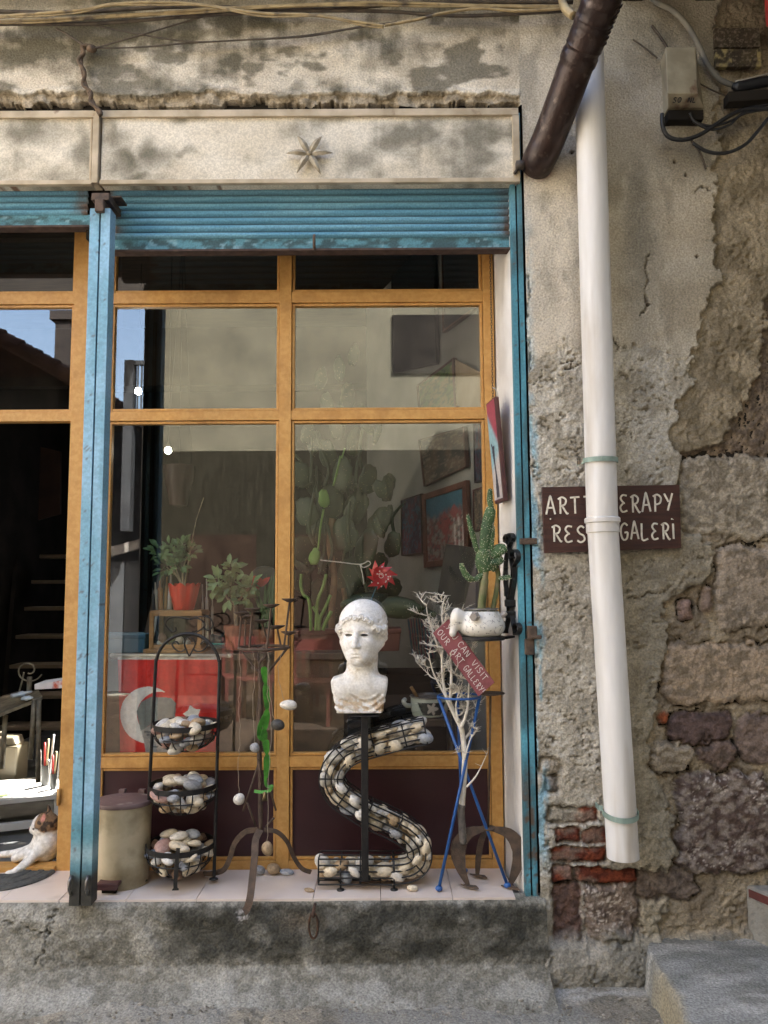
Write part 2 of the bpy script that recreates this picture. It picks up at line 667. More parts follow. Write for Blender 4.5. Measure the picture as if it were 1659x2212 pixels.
for (a, b, ru, rv, k) in [(1375, 520, 45, 190, .55), (1370, 420, 30, 90, .6), (1480, 340, 120, 60, .55), (1600, 120, 120, 130, .75), (1420, 80, 110, 80, .55),  # first two: the drain pipe's soft shadow and stain, painted in
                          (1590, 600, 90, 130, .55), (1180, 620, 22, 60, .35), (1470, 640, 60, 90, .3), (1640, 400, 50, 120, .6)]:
    st2 = np.maximum(st2, k * np.exp(-((wu - a) / ru) ** 2 - ((wv - b) / rv) ** 2))  # darker patches, deepest at the top right corner
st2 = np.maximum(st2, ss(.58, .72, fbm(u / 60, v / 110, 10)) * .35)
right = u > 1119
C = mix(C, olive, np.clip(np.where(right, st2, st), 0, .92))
# broken ledge over the fascia
led = (~right) & (v > 214 + (fbm(u / 40, v / 90, 11) - .5) * 22 + (fbm(u / 7, v / 30, 18) - .5) * 5)
chunk = fbm(u / 26, v / 60, 37)
h = np.where(led, h - .005 - .012 * ss(.4, .6, chunk) + (n_mid - .5) * .006 + (n_hi - .5) * .005, h)
lip = (~right) & ~led & (v > 203 + (fbm(u / 40, v / 90, 11) - .5) * 22)
h = np.where(lip, h + .004, h)
C = np.where(led[..., None], mix((.40, .34, .25), (.25, .205, .14), ss(.4, .62, n_hi)), C)
hole = (~right) & (v > 231 + (np.floor(fbm(u / 55, 0 * v, 38) * 9) - 4) * 5.5 + (fbm(u / 9, v / 9, 39) - .5) * 7)
h = np.where(hole, h - .05, h)
C = np.where(hole[..., None], mix((.045, .036, .028), (.02, .017, .014), n_hi), C)
# peeling edges to the right of the pipe
vv = [300, 494, 609, 640, 677, 710, 744, 832, 886, 961, 988, 1049, 1100, 1200, 1240, 1300, 1420, 1500, 1640, 1760, 1900, 2100]
pu = [1545, 1540, 1544, 1530, 1512, 1517, 1490, 1497, 1456, 1439, 1466, 1466, 1500, 1545, 1530, 1440, 1428, 1415, 1395, 1450, 1455, 1380]
p1 = np.interp(v, vv, pu)
d1 = p1 - wu                                     # > 0 : plaster still on
on1 = ss(-2, 2, d1)
p2 = np.interp(v, [300, 600, 663, 771, 876, 960, 985], [1720, 1665, 1652, 1645, 1605, 1560, 1440])
on2 = ss(-2, 2, p2 - wu) * (v < 985 + (n_mid - .5) * 30)
rough_line = 770 + (fbm(u / 60, v / 300, 12) - .5) * 90
rough = ss(-14, 14, v + (n_hi - .5) * 60 - rough_line) * right
coarse = (n_hi - .5) * .011 + (n_vh - .5) * .008
pits = ss(.62, .74, fbm(u / 8, v / 6, 13, 3)) * ss(.42, .62, fbm(u / 38, v / 30, 19))
hr = np.where(right, .026 + rough * (coarse - pits * .012), h)
hr = np.where(right & (rough < .5), h, hr)
sidek = ss(1285, 1330, u) * ss(1020, 1120, v)
mor = mix(mix(mortar, (.52, .49, .425), ss(.36, .62, n_mid)), mix((.33, .295, .225), (.25, .22, .165), ss(.4, .62, n_mid)), sidek)
Cr = mix(C, mor, rough)
Cr = mix(Cr, mort2, rough * pits * .75)
lay2 = .012 + coarse * 1.1 - pits * .008
c_l2 = mix((.33, .28, .20), (.21, .175, .12), ss(.4, .65, n_mid))
lay3 = -.008 + coarse * 1.6
c_l3 = mix((.22, .17, .12), (.13, .10, .075), ss(.4, .62, n_hi))
low = ss(975, 1000, v)
l23 = np.where(low > .5, .004 + coarse * 1.3 - pits * .010, np.where(on2 > .5, lay2, lay3))
c23 = np.where((low > .5)[..., None], mix((.34, .285, .205), (.22, .18, .13), ss(.42, .62, n_mid)), np.where((on2 > .5)[..., None], c_l2, c_l3))
h = np.where(right, hr * on1 + l23 * (1 - on1), h)
C = np.where(right[..., None], mix(c23, Cr, on1), C)
# stones: u, v, half width, half height, corner, colour a, colour b, stand-out
ST = [(1568, 1072, 102, 92, 30, (.38, .335, .265), (.22, .19, .145), .020), (1620, 1266, 72, 92, 22, (.33, .275, .215), (.20, .165, .125), .026),
      (1570, 1452, 142, 68, 26, (.37, .29, .21), (.22, .175, .125), .030), (1512, 1570, 68, 36, 22, (.145, .10, .09), (.09, .062, .055), .030),
      (1452, 1634, 50, 34, 26, (.33, .28, .21), (.22, .18, .13), .034), (1548, 1628, 42, 28, 22, (.16, .115, .095), (.10, .075, .06), .030),
      (1634, 1592, 44, 52, 24, (.20, .15, .125), (.12, .09, .075), .026), (1562, 1776, 104, 112, 34, (.25, .21, .18), (.10, .07, .06), .036),
      (1318, 1962, 64, 62, 20, (.21, .165, .135), (.12, .09, .075), .032), (1222, 1965, 32, 60, 14, (.15, .09, .07), (.10, .065, .055), .012),
      (1438, 1905, 70, 32, 20, (.17, .135, .11), (.11, .085, .07), .02), (1482, 1318, 17, 22, 12, (.26, .18, .15), (.2, .14, .12), .034),
      (1526, 1294, 14, 30, 11, (.27, .20, .15), (.2, .15, .12), .034), (1432, 1549, 12, 15, 10, (.30, .085, .035), (.22, .07, .03), .028),
      (1192, 1690, 16, 20, 8, (.12, .11, .10), (.2, .18, .16), .03), (1186, 1655, 20, 18, 10, (.42, .37, .3), (.3, .26, .2), .03),
      (1800, 1200, 100, 90, 30, (.25, .2, .15), (.16, .13, .1), .03), (1800, 1450, 90, 110, 30, (.25, .2, .15), (.16, .13, .1), .03),
      (1820, 1750, 110, 130, 30, (.25, .2, .15), (.16, .13, .1), .03), (1820, 950, 110, 90, 30, (.25, .2, .15), (.16, .13, .1), .03)]
BR = [(1235, 1757, 52, 17, .5), (1228, 1800, 28, 19, 0), (1290, 1803, 32, 19, .1), (1249, 1845, 58, 17, 0), (1215, 1887, 24, 19, .3), (1308, 1889, 66, 17, .12)]
for s_ in ST + [(a, b, c, d, 6, (.30, .075, .036), (.16, .042, .026), .020 + .004 * q) for a, b, c, d, q in BR]:
    a, b, hu, hv, r, ca, cb, out = s_
    brick = r == 6
    k = .35 if brick else (.8 if hu > 40 else .4)
    qu, qv = np.abs(u + (wu - u) * k - a) - hu + r, np.abs(v + (wv - v) * k - b) - hv + r
    d = np.hypot(np.maximum(qu, 0), np.maximum(qv, 0)) + np.minimum(np.maximum(qu, qv), 0) - r
    near = d < 8
    body = ss(1.5, -3 if brick else -4, d)
    cap = np.sqrt(np.clip(-d / (6 if brick else 13), 0, 1)) * out * (.8 if hu > 60 else 1)
    hs = -.004 + cap + (n_hi - .5) * (.005 if brick else (.010 if hu > 60 and hu != 104 else .018)) + (n_vh - .5) * (.005 if brick else .010)
    gap = np.exp(-(d / 3.2) ** 2) * (.2 + .8 * ss(.4, .6, fbm(u / 40, v / 40, 14))) * right
    h = np.where(near, h * (1 - body) + hs * body - gap * .019, h)
    cs = mix(ca, cb, ss(.38, .62, fbm(u / 16, v / 12, 15)))
    if hu > 90 and b > 1700 or hv == 62:
        cs = mix(cs, (.52, .47, .42), ss(.6, .7, fbm(u / 5, v / 4, 16, 3)) * ss(.4, .6, n_mid) * .8)
    if brick:
        cs = mix(cs, mortar, ss(.56, .7, n_mid) * .45)
        if (a, b) == (1235, 1757):
            cs = mix(cs, mortar, ss(1262, 1225, wu))
    C = mix(C, cs, body)
    C = mix(C, (.12, .095, .07), np.clip(gap, 0, 1) * .65 * (1 - body))
# bottom of the wall fades into cement haunching
fil = ss(2000, 2030, v + (n_mid - .5) * 70) * right
h = np.where(right, h + fil * (.03 + .03 * ss(2010, 2080, v)), h)
C = mix(C, mix((.30, .28, .235), (.2, .19, .16), ss(.4, .6, n_mid)), fil)
kb = ss(1180, 1194, u) * ss(1395, 1360, u) * ss(1738, 1750, v) * ss(1915, 1900, v)
C = mix(C, np.asarray(C) * .62, kb * (h < .018))
kr = np.exp(-((u - 1164) / 22) ** 2 - ((v - 376) / 14) ** 2) * ss(.35, .55, n_hi)
C = mix(C, (.30, .12, .06), np.clip(kr * 1.3, 0, .9))
h = h - kr * .012
# cracks
for poly in ([(1390, 560), (1392, 625), (1388, 640), (1392, 668), (1378, 690)], [(1322, 735), (1335, 760)], [(1215, 790), (1232, 785), (1225, 805), (1250, 785)],
             [(1356, 1290), (1392, 1282), (1422, 1285)], [(1545, 1180), (1600, 1172), (1659, 1168)], [(1139, 600), (1139, 700), (1142, 810)], [(1136, 1000), (1165, 1010)],
             [(1145, 1180), (1170, 1190)], [(1500, 420), (1510, 405), (1530, 415)]):
    for (a0, b0), (a1, b1) in zip(poly[:-1], poly[1:]):
        t = np.clip(((wu * .5 + u * .5 - a0) * (a1 - a0) + (wv * .5 + v * .5 - b0) * (b1 - b0)) / ((a1 - a0) ** 2 + (b1 - b0) ** 2), 0, 1)
        d = np.hypot(wu * .5 + u * .5 - a0 - t * (a1 - a0), wv * .5 + v * .5 - b0 - t * (b1 - b0))
        k = ss(2.2, .6, d)
        h = h - k * .012
        C = mix(C, (.08, .065, .05), k * .8)
# blue overspray beside the door post
edge = 1125 + np.interp(v, [450, 1900], [2, 46])
bl = ss(24, 4, u - edge + (n_hi - .5) * 18) * ss(400, 560, v) * ss(1900, 1800, v) * right * ss(.40, .58, fbm(u / 16, v / 60, 17)) * .75
C = mix(C, (.22, .47, .62), np.clip(bl, 0, 1) * (.35 + .65 * ss(700, 1000, v)))
# nail holes
for a, b in ((1476, 386), (1452, 358), (1232, 338), (1260, 372), (1500, 560)):
    k = ss(4.5, 2, np.hypot(u - a, v - b))
    h, C = h - k * .012, mix(C, (.05, .035, .03), k)
V = np.stack([X, -h, Z], -1).reshape(-1, 3)
fa = grid(xs, zs)
cx, cz = V[fa].mean(1)[:, 0], V[fa].mean(1)[:, 2]
keep = ~((cx < X_R) & (cz < Z_F))
fa = fa[keep]
used = np.unique(fa)
mp_ = -np.ones(len(V), 'i')
mp_[used] = np.arange(len(used))
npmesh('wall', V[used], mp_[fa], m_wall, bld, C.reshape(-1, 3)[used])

# ---- masonry core behind the relief (keeps light out of the room)
b = MB()
b.box(X_R + .012, 2.5, .012, .45, -.1, 4.62)
b.box(-2.6, X_R + .012, .012, .45, Z_F + .012, 4.62)
b.box(-2.02, X_R + .012, .10, .42, P(620, 470, WY).z, Z_F + .012)
b.build('masonry', m_dark, bld)
b = MB()
b.box(-3.4, -2.02, -.03, .45, -.1, Z_F + .010)
b.build('pier', M('pier_plaster', (.45, .41, .33), (.24, .215, .165), scale=3, rough=.95, bump=.5, bscale=60), bld)
b = MB()
b.box(-3.0, .95, -.24, .012, 3.98, 4.10)
b.box(.95, 2.6, -1.35, .012, 3.92, 4.10)
for k in range(18):
    b.box(-2.9 + k * .3, -2.82 + k * .3, -.22 if k < 13 else -1.3, .0, 3.90 if k < 13 else 3.84, 3.97 if k < 13 else 3.915)
b.build('eave', m_eave, bld)

# ---- fascia panels under the ledge
def sheet(name, x0, x1, z0, z1, y, fn, mat, parent, step=.008, depth=.03):
    """panel with real thickness whose face carries weathering as vertex colours"""
    a, c = np.arange(x0, x1 + step * .5, step), np.arange(z0, z1 + step * .5, step)
    a[-1], c[-1] = x1, z1
    A, B = np.meshgrid(a, c)
    uu, v_ = proj(A, 0 * A + y, B)
    cc, hh = fn(uu, v_, A, B)
    V = np.stack([A, y - hh, B], -1)
    nx, nz = len(a), len(c)
    border = np.concatenate([np.arange(nx), np.arange(1, nz) * nx + nx - 1, (nz - 1) * nx + np.arange(nx - 2, -1, -1), np.arange(nz - 2, 0, -1) * nx])
    V = V.reshape(-1, 3)
    back = V[border].copy()
    back[:, 1] = y + depth
    o, nb = len(V), len(border)
    k = np.arange(nb)
    side = np.stack([border, o + k, o + (k + 1) % nb, border[(k + 1) % nb]], -1)
    cc = np.concatenate([cc.reshape(-1, 3), cc.reshape(-1, 3)[border]])
    return npmesh(name, np.concatenate([V, back]), np.concatenate([grid(a, c), side]), mat, parent, cc, True, auto=35)


def fas(uu, v_, A, B):
    s_ = ss(.41, .70, fbm(uu / 100, v_ / 60, 21) * .86 + fbm(uu / 16, v_ / 140, 28) * .14) * .8
    a1, b1 = uu + (fbm(uu / 30, v_ / 30, 22) - .5) * 50, v_ + (fbm(uu / 30, v_ / 30, 23) - .5) * 40
    for (p, q, r1, r2, k) in [(270, 345, 45, 50, .95), (330, 335, 55, 28, .9), (300, 380, 35, 20, .9), (395, 328, 30, 10, .7), (180, 330, 26, 60, .8), (60, 285, 90, 30, .7), (120, 380, 60, 20, .6),
                              (985, 315, 28, 26, .7), (890, 335, 20, 22, .5), (760, 390, 70, 10, .3), (240, 290, 14, 30, .8), (1010, 270, 60, 12, .4)]:
        s_ = np.maximum(s_, k * np.exp(-((a1 - p) / r1) ** 2 - ((b1 - q) / r2) ** 2))
    for (p, q, r1, r2) in [(292, 305, 18, 18), (370, 297, 30, 18), (640, 330, 110, 50)]:
        s_ = s_ * (1 - .85 * np.exp(-((a1 - p) / r1) ** 2 - ((b1 - q) / r2) ** 2))
    cc = mix(mix((.68, .63, .53), (.60, .54, .43), ss(.3, .75, fbm(uu / 80, v_ / 50, 24))), (.10, .092, .06), np.clip(s_, 0, .92))
    rustk = ss(.66, .74, fbm(uu / 9, v_ / 14, 25)) * ss(384, 398, v_ + 6 * (fbm(uu / 20, v_ / 8, 26) - .5)) * .9
    cc = mix(cc, (.16, .075, .04), rustk)
    return cc, (fbm(uu / 60, v_ / 60, 27) - .5) * .006


ZF0, ZF1 = P(620, 404, 0).z, P(620, 251, 0).z
XF1 = P(1118, 330, 0).x
XS = P(217, 330, 0).x
m_trim = M('weathered_trim', (.50, .42, .31), (.34, .28, .19), scale=9, rough=.8, bump=.15, bscale=90, c3=(.15, .08, .05), scale3=16, lo3=.64, hi3=.76)
for (a, c) in ((XS + .016, XF1), (-2.02, XS - .016)):
    fp = sheet('fascia_panel', a, c, ZF0, ZF1, -.03, fas, m_vcr, bld, .009, .05)
    t = MB()
    t.box(a, c, -.042, -.026, ZF1 - .026, ZF1 + .004)
    t.box(a, c, -.044, -.024, ZF0 - .006, ZF0 + .012)
    if a > XS:
        t.box(c - .026, c + .002, -.042, -.026, ZF0 + .012, ZF1 - .026)
    t.build('trim', m_trim, fp, bevel=.002)
t = MB()
t.box(XS - .018, XS + .008, -.044, .02, ZF0, ZF1)
t.box(XS - .030, XS - .022, -.036, .02, ZF0, ZF1)
t.build('joint_strip', m_trim, bld, bevel=.002)

# ---- roller shutters
def shutter(x0, x1, ztop, zbot, ribs, y=.04):
    a = np.linspace(x0, x1, 170)
    c = np.linspace(zbot, ztop, ribs * 9)
    A, B = np.meshgrid(a, c)
    ph = (B - zbot) / (ztop - zbot) * ribs
    hh = .018 * np.abs(np.sin(np.pi * ph)) ** .7
    dx = np.minimum(A - x0, x1 - A) + .02 * (fbm(A * 9, B * 60, 31) - .5) * 2
    c0 = mix((.145, .335, .46), (.105, .275, .40), ss(.4, .6, fbm(A * 3, B * 40, 32)))
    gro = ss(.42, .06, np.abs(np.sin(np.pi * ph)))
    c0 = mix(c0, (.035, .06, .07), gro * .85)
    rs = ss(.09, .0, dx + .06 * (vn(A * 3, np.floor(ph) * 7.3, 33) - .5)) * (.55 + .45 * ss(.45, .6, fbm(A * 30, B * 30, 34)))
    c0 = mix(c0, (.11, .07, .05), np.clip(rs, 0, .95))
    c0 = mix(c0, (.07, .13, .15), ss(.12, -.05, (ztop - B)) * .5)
    V = np.stack([A, y - hh, B], -1).reshape(-1, 3)
    f = grid(a, c)
    Vb = V.copy()
    Vb[:, 1] += .006
    o = npmesh('roller_shutter', np.concatenate([V, Vb]), np.concatenate([f, f[:, ::-1] + len(V)]), m_vcr, bld, np.concatenate([c0.reshape(-1, 3)] * 2))

    def rail(uu, v_, A, B):
        k = ss(.42, .6, fbm(A * 22, B * 50, 35))
        cc = mix((.10, .25, .31), (.05, .10, .115), k)
        return mix(cc, (.24, .42, .5), ss(.66, .74, fbm(A * 40, B * 60, 36)) * .7), 0 * A
    sheet('bottom_rail', x0 - .01, x1 + .01, zbot - .046, zbot + .004, y - .006, rail, m_vcr, o, .008, .022)
    e = MB()
    e.box(x0 - .01, x1 + .01, y - .02, y + .03, zbot - .054, zbot - .046)
    e.build('rail_edge', M('rail_rust', (.05, .03, .025), (.08, .05, .04), scale=30, rough=.9), o)
    for q in (x0 + .012, (x0 + x1) / 2 + .02):
        k = MB()
        k.tube([(q, y - .008, zbot - .05), (q, y - .035, zbot - .045), (q, y - .04, zbot - .015), (q, y - .03, zbot + .005)], .006, 6)
        k.build('lift_hook', m_rust, o, True)
    return o


ZS1, ZS0 = P(620, 408, .04).z, P(620, 518, .04).z
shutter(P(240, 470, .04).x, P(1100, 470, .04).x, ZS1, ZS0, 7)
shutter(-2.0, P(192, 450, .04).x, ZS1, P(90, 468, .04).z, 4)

t = MB()
t.box(P(186, 470, .04).x, P(246, 470, .04).x, .046, .09, P(90, 500, .04).z - .03, ZS1)  # dark filler added to block sky reflection through the gap between shutters
t.build('sky_blocker', m_dark, bld)

# ---- blue steel guide posts
def post(x0, x1, z0, z1, dirt=True, y0=-.035):
    def fn(uu, v_, A, B):
        n_ = ss(.45, .65, fbm(A * 14, B * 5, 41))
        cc = mix((.24, .44, .60), (.17, .36, .49), n_)
        if dirt:
            cc = mix(cc, (.06, .22, .27), ss(1740, 1800, v_) * .8)
            cc = mix(cc, (.30, .44, .50), np.exp(-((v_ - 1845) / 22) ** 2) * .8)
            cc = mix(cc, (.035, .035, .03), ss(1850, 1905, v_ + (fbm(A * 30, B * 30, 42) - .5) * 40))
        else:
            cc = mix((.06, .23, .31), (.10, .34, .45), ss(.4, .6, fbm(A * 20, B * 5, 43)))
            cc = mix(cc, (.045, .10, .115), ss(.45, .62, fbm(A * 9, B * 4, 44)) * .8)
            cc = mix(cc, (.11, .065, .04), ss(.52, .62, fbm(A * 40, B * 22, 45)) * ss(1600, 1800, v_))
        cc = mix(cc, (.10, .06, .045), ss(.76, .80, fbm(A * 70, B * 60, 46)) * .7)
        cc = mix(cc, (.10, .13, .13), ss(520, 430, v_) * .35)
        return cc, 0 * A
    mid = (x0 + x1) / 2
    g = .0035
    o = sheet('guide_post', x0, mid - g, z0, z1, y0, fn, m_vc, bld, .008, .06)
    sheet('guide_half', mid + g, x1, z0, z1, y0, fn, m_vc, o, .008, .06)
    c = MB()
    c.box(mid - g, mid + g, y0 + .012, y0 + .05, z0, z1)
    c.build('groove', m_dark, o)
    return o


zt = Z_F - .01
YPS = -.105
pl0, pl1 = P(181, 900, YPS).x, P(226, 900, YPS).x
gp = post(pl0, pl1, P(170, 1957, YPS).z, P(212, 450, YPS).z, True, YPS)
t = MB()
xm = (pl0 + pl1) / 2
zb = P(212, 450, YPS).z
t.box(xm - .034, xm + .036, YPS - .008, .03, zb + .03, zb + .06)
t.box(xm - .016, xm + .018, YPS - .018, .0, zb - .02, zb + .03)
t.box(xm - .05, xm + .07, YPS + .03, .0, zb + .06, zb + .068)
t.build('shutter_bracket', m_rust, bld, bevel=.003)
m_ws = M('worn_steel', (.3, .3, .29), (.15, .14, .13), scale=30, rough=.4, metal=.8)
for q in (pl0 + .006, pl1 - .012):
    t = MB()
    zq = P(200, 1910, YPS).z
    t.tube([(q, YPS - .002, zq + .03), (q, YPS - .016, zq + .015), (q, YPS - .018, zq - .01), (q, YPS - .002, zq - .035)], .006, 8)
    t.build('lock_tab', m_ws, bld, True)
xj0, xj1 = P(1112, 900, 0).x, P(1137, 900, 0).x
gp2 = post(xj0, xj1, .20, Z_F - .02, False, -.01)
t = MB()
za = P(1128, 1385, 0).z
t.box(xj1 - .03, xj1 + .004, -.03, -.008, za - .05, za + .01)
t.box(xj1 - .022, xj1 + .014, -.045, -.012, za + .01, za + .06)
t.tube([(xj1 - .01, -.04, za + .02), (xj1 + .03, -.045, za + .018)], .008, 8)
t.build('latch', m_rust, bld, bevel=.003)
t = MB()
za = P(1128, 1170, 0).z
t.box(xj1 - .04, xj1 + .025, -.03, -.008, za - .012, za + .012)
t.build('latch', m_rust, bld, bevel=.003)
# white reveal between frame and post
XRV = P(1069, 900, WY).x
t = MB()
zr0, zr1 = .20, P(620, 420, 0).z
t.hexa([(XRV, WY + .04, zr0), (xj0 + .004, -.004, zr0), (xj0 + .004, -.004, zr1), (XRV, WY + .04, zr1)], (.06, .10, 0))
t.build('jamb', m_white, bld)
t = MB()
t.box(xj0 + .03, X_R + .02, .05, .4, -.05, Z_F)
t.build('jamb_core', m_dark, bld)

# ---- ochre steel glazing
fr = MB()


def vb(u0, u1, z0, z1, va=900, y0=WY - .022, y1=WY + .03):
    fr.box(P(u0, va, WY).x, P(u1, va, WY).x, y0, y1, z0, z1)


def hbar(v0, v1, x0, x1, y0=WY - .019, y1=WY + .028):
    fr.box(x0, x1, y0, y1, P(620, v1, WY).z, P(620, v0, WY).z)


zA, zB = P(620, 1884, WY).z, P(620, 480, WY).z
xl, xr = P(160, 900, WY).x, P(1069, 900, WY).x
xd0, xd1 = P(157, 900, WY).x, P(238, 900, WY).x
xm0, xm1 = P(604, 900, WY).x, P(630, 900, WY).x
xr0 = P(1046, 900, WY).x
HB = [(634, 657), (889, 909), (1632, 1655), (1856, 1884)]
fr.box(xd0, xd1, WY - .022, WY + .03, zA, zB)
fr.box(xm0, xm1, WY - .021, WY + .03, zA, zB)
fr.box(xr0, xr, WY - .022, WY + .03, zA, zB)
for i_, (a, c) in enumerate(HB):
    hbar(a, c, xd1, xm0)
    hbar(a, c, xm1, xr0)
    if i_ in (0, 1):
        hbar(a, c, -2.02, xd0)
fr.box(-2.02, -1.97, WY - .022, WY + .03, zA, zB)
# threshold of the doorway
fr.box(-1.97, xd0, WY - .04, WY + .03, zA - .005, P(70, 1866, WY).z)
panes, kicks = [], []
zr = [zB] + [P(620, q, WY).z for ab in HB for q in ab]
cells = []
for (x0, x1, d) in ((xd1, xm0, 0), (xm1, xr0, 0), (-1.97, xd0, 1)):
    for i_, (top, bot) in enumerate(((zr[0], zr[2 - 1]), (zr[2], zr[3]), (zr[4], zr[5]), (zr[6], zr[7]))):
        if d and i_ > 1:
            continue
        cells.append((x0, x1, bot, top, i_))
for (x0, x1, z0, z1, i_) in cells:
    q, e = .011, .002      # glazing beads stand back behind a dark gap
    ya, yb = WY - .012, WY + .018
    fr.box(x0 + e, x0 + e + q, ya, yb, z0 + e, z1 - e)
    fr.box(x1 - e - q, x1 - e, ya, yb, z0 + e, z1 - e)
    fr.box(x0 + e + q, x1 - e - q, ya + .001, yb, z0 + e, z0 + e + q)
    fr.box(x0 + e + q, x1 - e - q, ya + .001, yb, z1 - e - q, z1 - e)
wf = fr.build('window_frame', m_orange, bld, bevel=.0015)
for (x0, x1, z0, z1, i_) in cells:
    g = MB()
    if i_ == 3:
        g.box(x0 + .012, x1 - .012, WY, WY + .01, z0 + .012, z1 - .012)
        g.build('kick_panel', m_maroon, bld)
    else:
        g.box(x0 + .012, x1 - .012, WY + .002, WY + .006, z0 + .012, z1 - .012)
        g.build('window_pane', m_glass, bld)
t = MB()
t.tube([(xd0 + .004, WY - .03, P(150, 1735, WY).z), (xd0 + .004, WY - .03, P(150, 1700, WY).z)], .008, 8)
t.build('hinge', m_orange, bld, True)

# ---- the room behind
FZ = zA - .01
t = MB()
t.box(-2.9, .9, WY + .03, 4.3, FZ - .08, FZ)
t.build('room_floor', m_floor, bld)
sk = P(50, 1712, .95)
sk = sk + SUN * ((3.3 - sk.z) / SUN.z)
t = MB()
a0, a1, b0, b1 = sk.x - .75, sk.x + .22, sk.y - .16, sk.y + .24  # roof opening added to drop a sun patch inside the doorway
for (p, q, r, s_) in ((-2.9, a0, .42, 4.3), (a1, 2.4, .42, 4.3), (a0, a1, .42, b0), (a0, a1, b1, 4.3)):
    t.box(p, q, r, s_, 3.28, 3.40)
t.build('roof', m_eave, bld)
t = MB()
t.box(-2.8, .9, 2.36, 2.44, 2.86, 3.28)  # board added to hide the roof opening from the camera
t.build('opening_screen', m_eave, bld)
t = MB()
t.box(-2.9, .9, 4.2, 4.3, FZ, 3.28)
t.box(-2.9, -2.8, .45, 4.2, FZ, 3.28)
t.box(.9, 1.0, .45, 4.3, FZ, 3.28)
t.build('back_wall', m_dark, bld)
# slanting white side wall that carries the paintings
WX, WD = xr + .03, Vector((-.38, 1, 0)).normalized()
WN = Vector((-WD.y, WD.x, 0))        # towards the room
t = MB()
t.hexa([(WX, WY + .032, FZ), Vector((WX, WY + .032, FZ)) + WD * 1.75, Vector((WX, WY + .032, 3.28)) + WD * 1.75, (WX, WY + .032, 3.28)], -WN * .1)
t.build('side_wall', m_intw, bld)
tag(bld, group=None)

# ================================================================== step, ground
ZT = P(620, 1941, -.035).z
xst1 = P(1181, 2000, -.05).x
a = np.concatenate([np.arange(-2.7, -1.5, .03), np.arange(-1.5, xst1, .006), [xst1]])
L = np.linspace(0, 1, 64)
prof_y = np.interp(L, [0, .06, .12, .25, .7, .88, 1], [.02, -.036, -.05, -.062, -.075, -.11, -.24])
prof_z = np.interp(L, [0, .06, .12, .25, .7, .88, 1], [ZT - .006, ZT - .008, ZT - .02, ZT * .78, ZT * .25, .03, -.015])
A, LL = np.meshgrid(a, L)
Y0, Z0 = np.meshgrid(a, prof_y)[1], np.meshgrid(a, prof_z)[1]
bulge = ss(-.95, -1.3, A)
u, v = proj(A, Y0, Z0)
nn = fbm(u / 60, v / 60, 51), fbm(u / 12, v / 12, 52), fbm(u / 4, v / 4, 53, 3)
am = ss(.02, .15, LL)
Yp = Y0 - am * ((nn[0] - .5) * .03 + (nn[1] - .5) * .007 + (nn[2] - .5) * .003) - bulge * am * .05 * ss(0, 1, LL)
cc = mix((.25, .24, .205), (.17, .162, .135), ss(.4, .6, nn[1]))
cc = mix(cc, (.39, .38, .34), ss(.5, .7, nn[0]) * .6)
k = ss(335, 385, u + (nn[0] - .5) * 60) * ss(1250, 1150, u) * ss(1935, 1965, v + (nn[1] - .5) * 30) * ss(2095, 2050, v + (nn[0] - .5) * 40)  # wide darker patch over the step face
cc = mix(cc, (.055, .054, .045), k * (.62 + .36 * ss(.35, .6, fbm(u / 55, v / 40, 54))))
cc = mix(cc, (.62, .6, .6), np.exp(-((u - 522) / 12) ** 2 - ((v - 1978) / 12) ** 2) * ss(.4, .6, nn[2]) * .9)
cc = mix(cc, (.2, .15, .1), np.exp(-((u - 655) / 50) ** 2 - ((v - 1990) / 20) ** 2) * .3)
for poly in ([(130, 1962), (112, 1985), (105, 2010), (92, 2012), (60, 2002)], [(105, 2010), (98, 2050), (80, 2075)], [(0, 1985), (30, 1990)]):
    for (p0, q0), (p1_, q1) in zip(poly[:-1], poly[1:]):
        uu, v_ = u + (nn[1] - .5) * 22, v + (nn[1] - .5) * 22
        t = np.clip(((uu - p0) * (p1_ - p0) + (v_ - q0) * (q1 - q0)) / ((p1_ - p0) ** 2 + (q1 - q0) ** 2), 0, 1)
        d = np.hypot(uu - p0 - t * (p1_ - p0), v_ - q0 - t * (q1 - q0))
        kk = ss(3, 1, d)
        Yp = Yp + kk * .008
        cc = mix(cc, (.09, .085, .07), kk * .8)
V = np.stack([A, Yp, Z0], -1).reshape(-1, 3)
f = grid(a, L)[:, ::-1]
step = npmesh('concrete_step', V, f, m_conc, None, cc.reshape(-1, 3), origin=(0, -.05, 0))
tag(step, 'grey cement doorstep with dark patches running under the whole shop front', 'doorstep')
b = MB()
b.box(-2.7, xst1 - .002, .012, WY + .02, -.05, ZT - .03)
b.build('core', m_grout, step)
t = MB()
tx = [P(q, 1941, -.035).x for q in (-300, 110, 355, 505, 650, 822, 958, 1114)]
tx = [-2.6] + [P(q, 1941, -.035).x for q in (-120, 0, 128, 272, 424, 676, 822, 978, 1114)]
zt_, yb_ = ZT, WY - .023
for p, q in zip(tx[:-1], tx[1:]):
    sl_k = .0
    t.hexa([(p + .0012, -.036, ZT - .016), (q - .0012, -.036, ZT - .016), (q - .0012, yb_, ZT - .016), (p + .0012, yb_, ZT - .016)], (0, 0, .016 + random.uniform(-.0006, .0006)))
t.build('tile_paving', m_tile, step, bevel=.001)

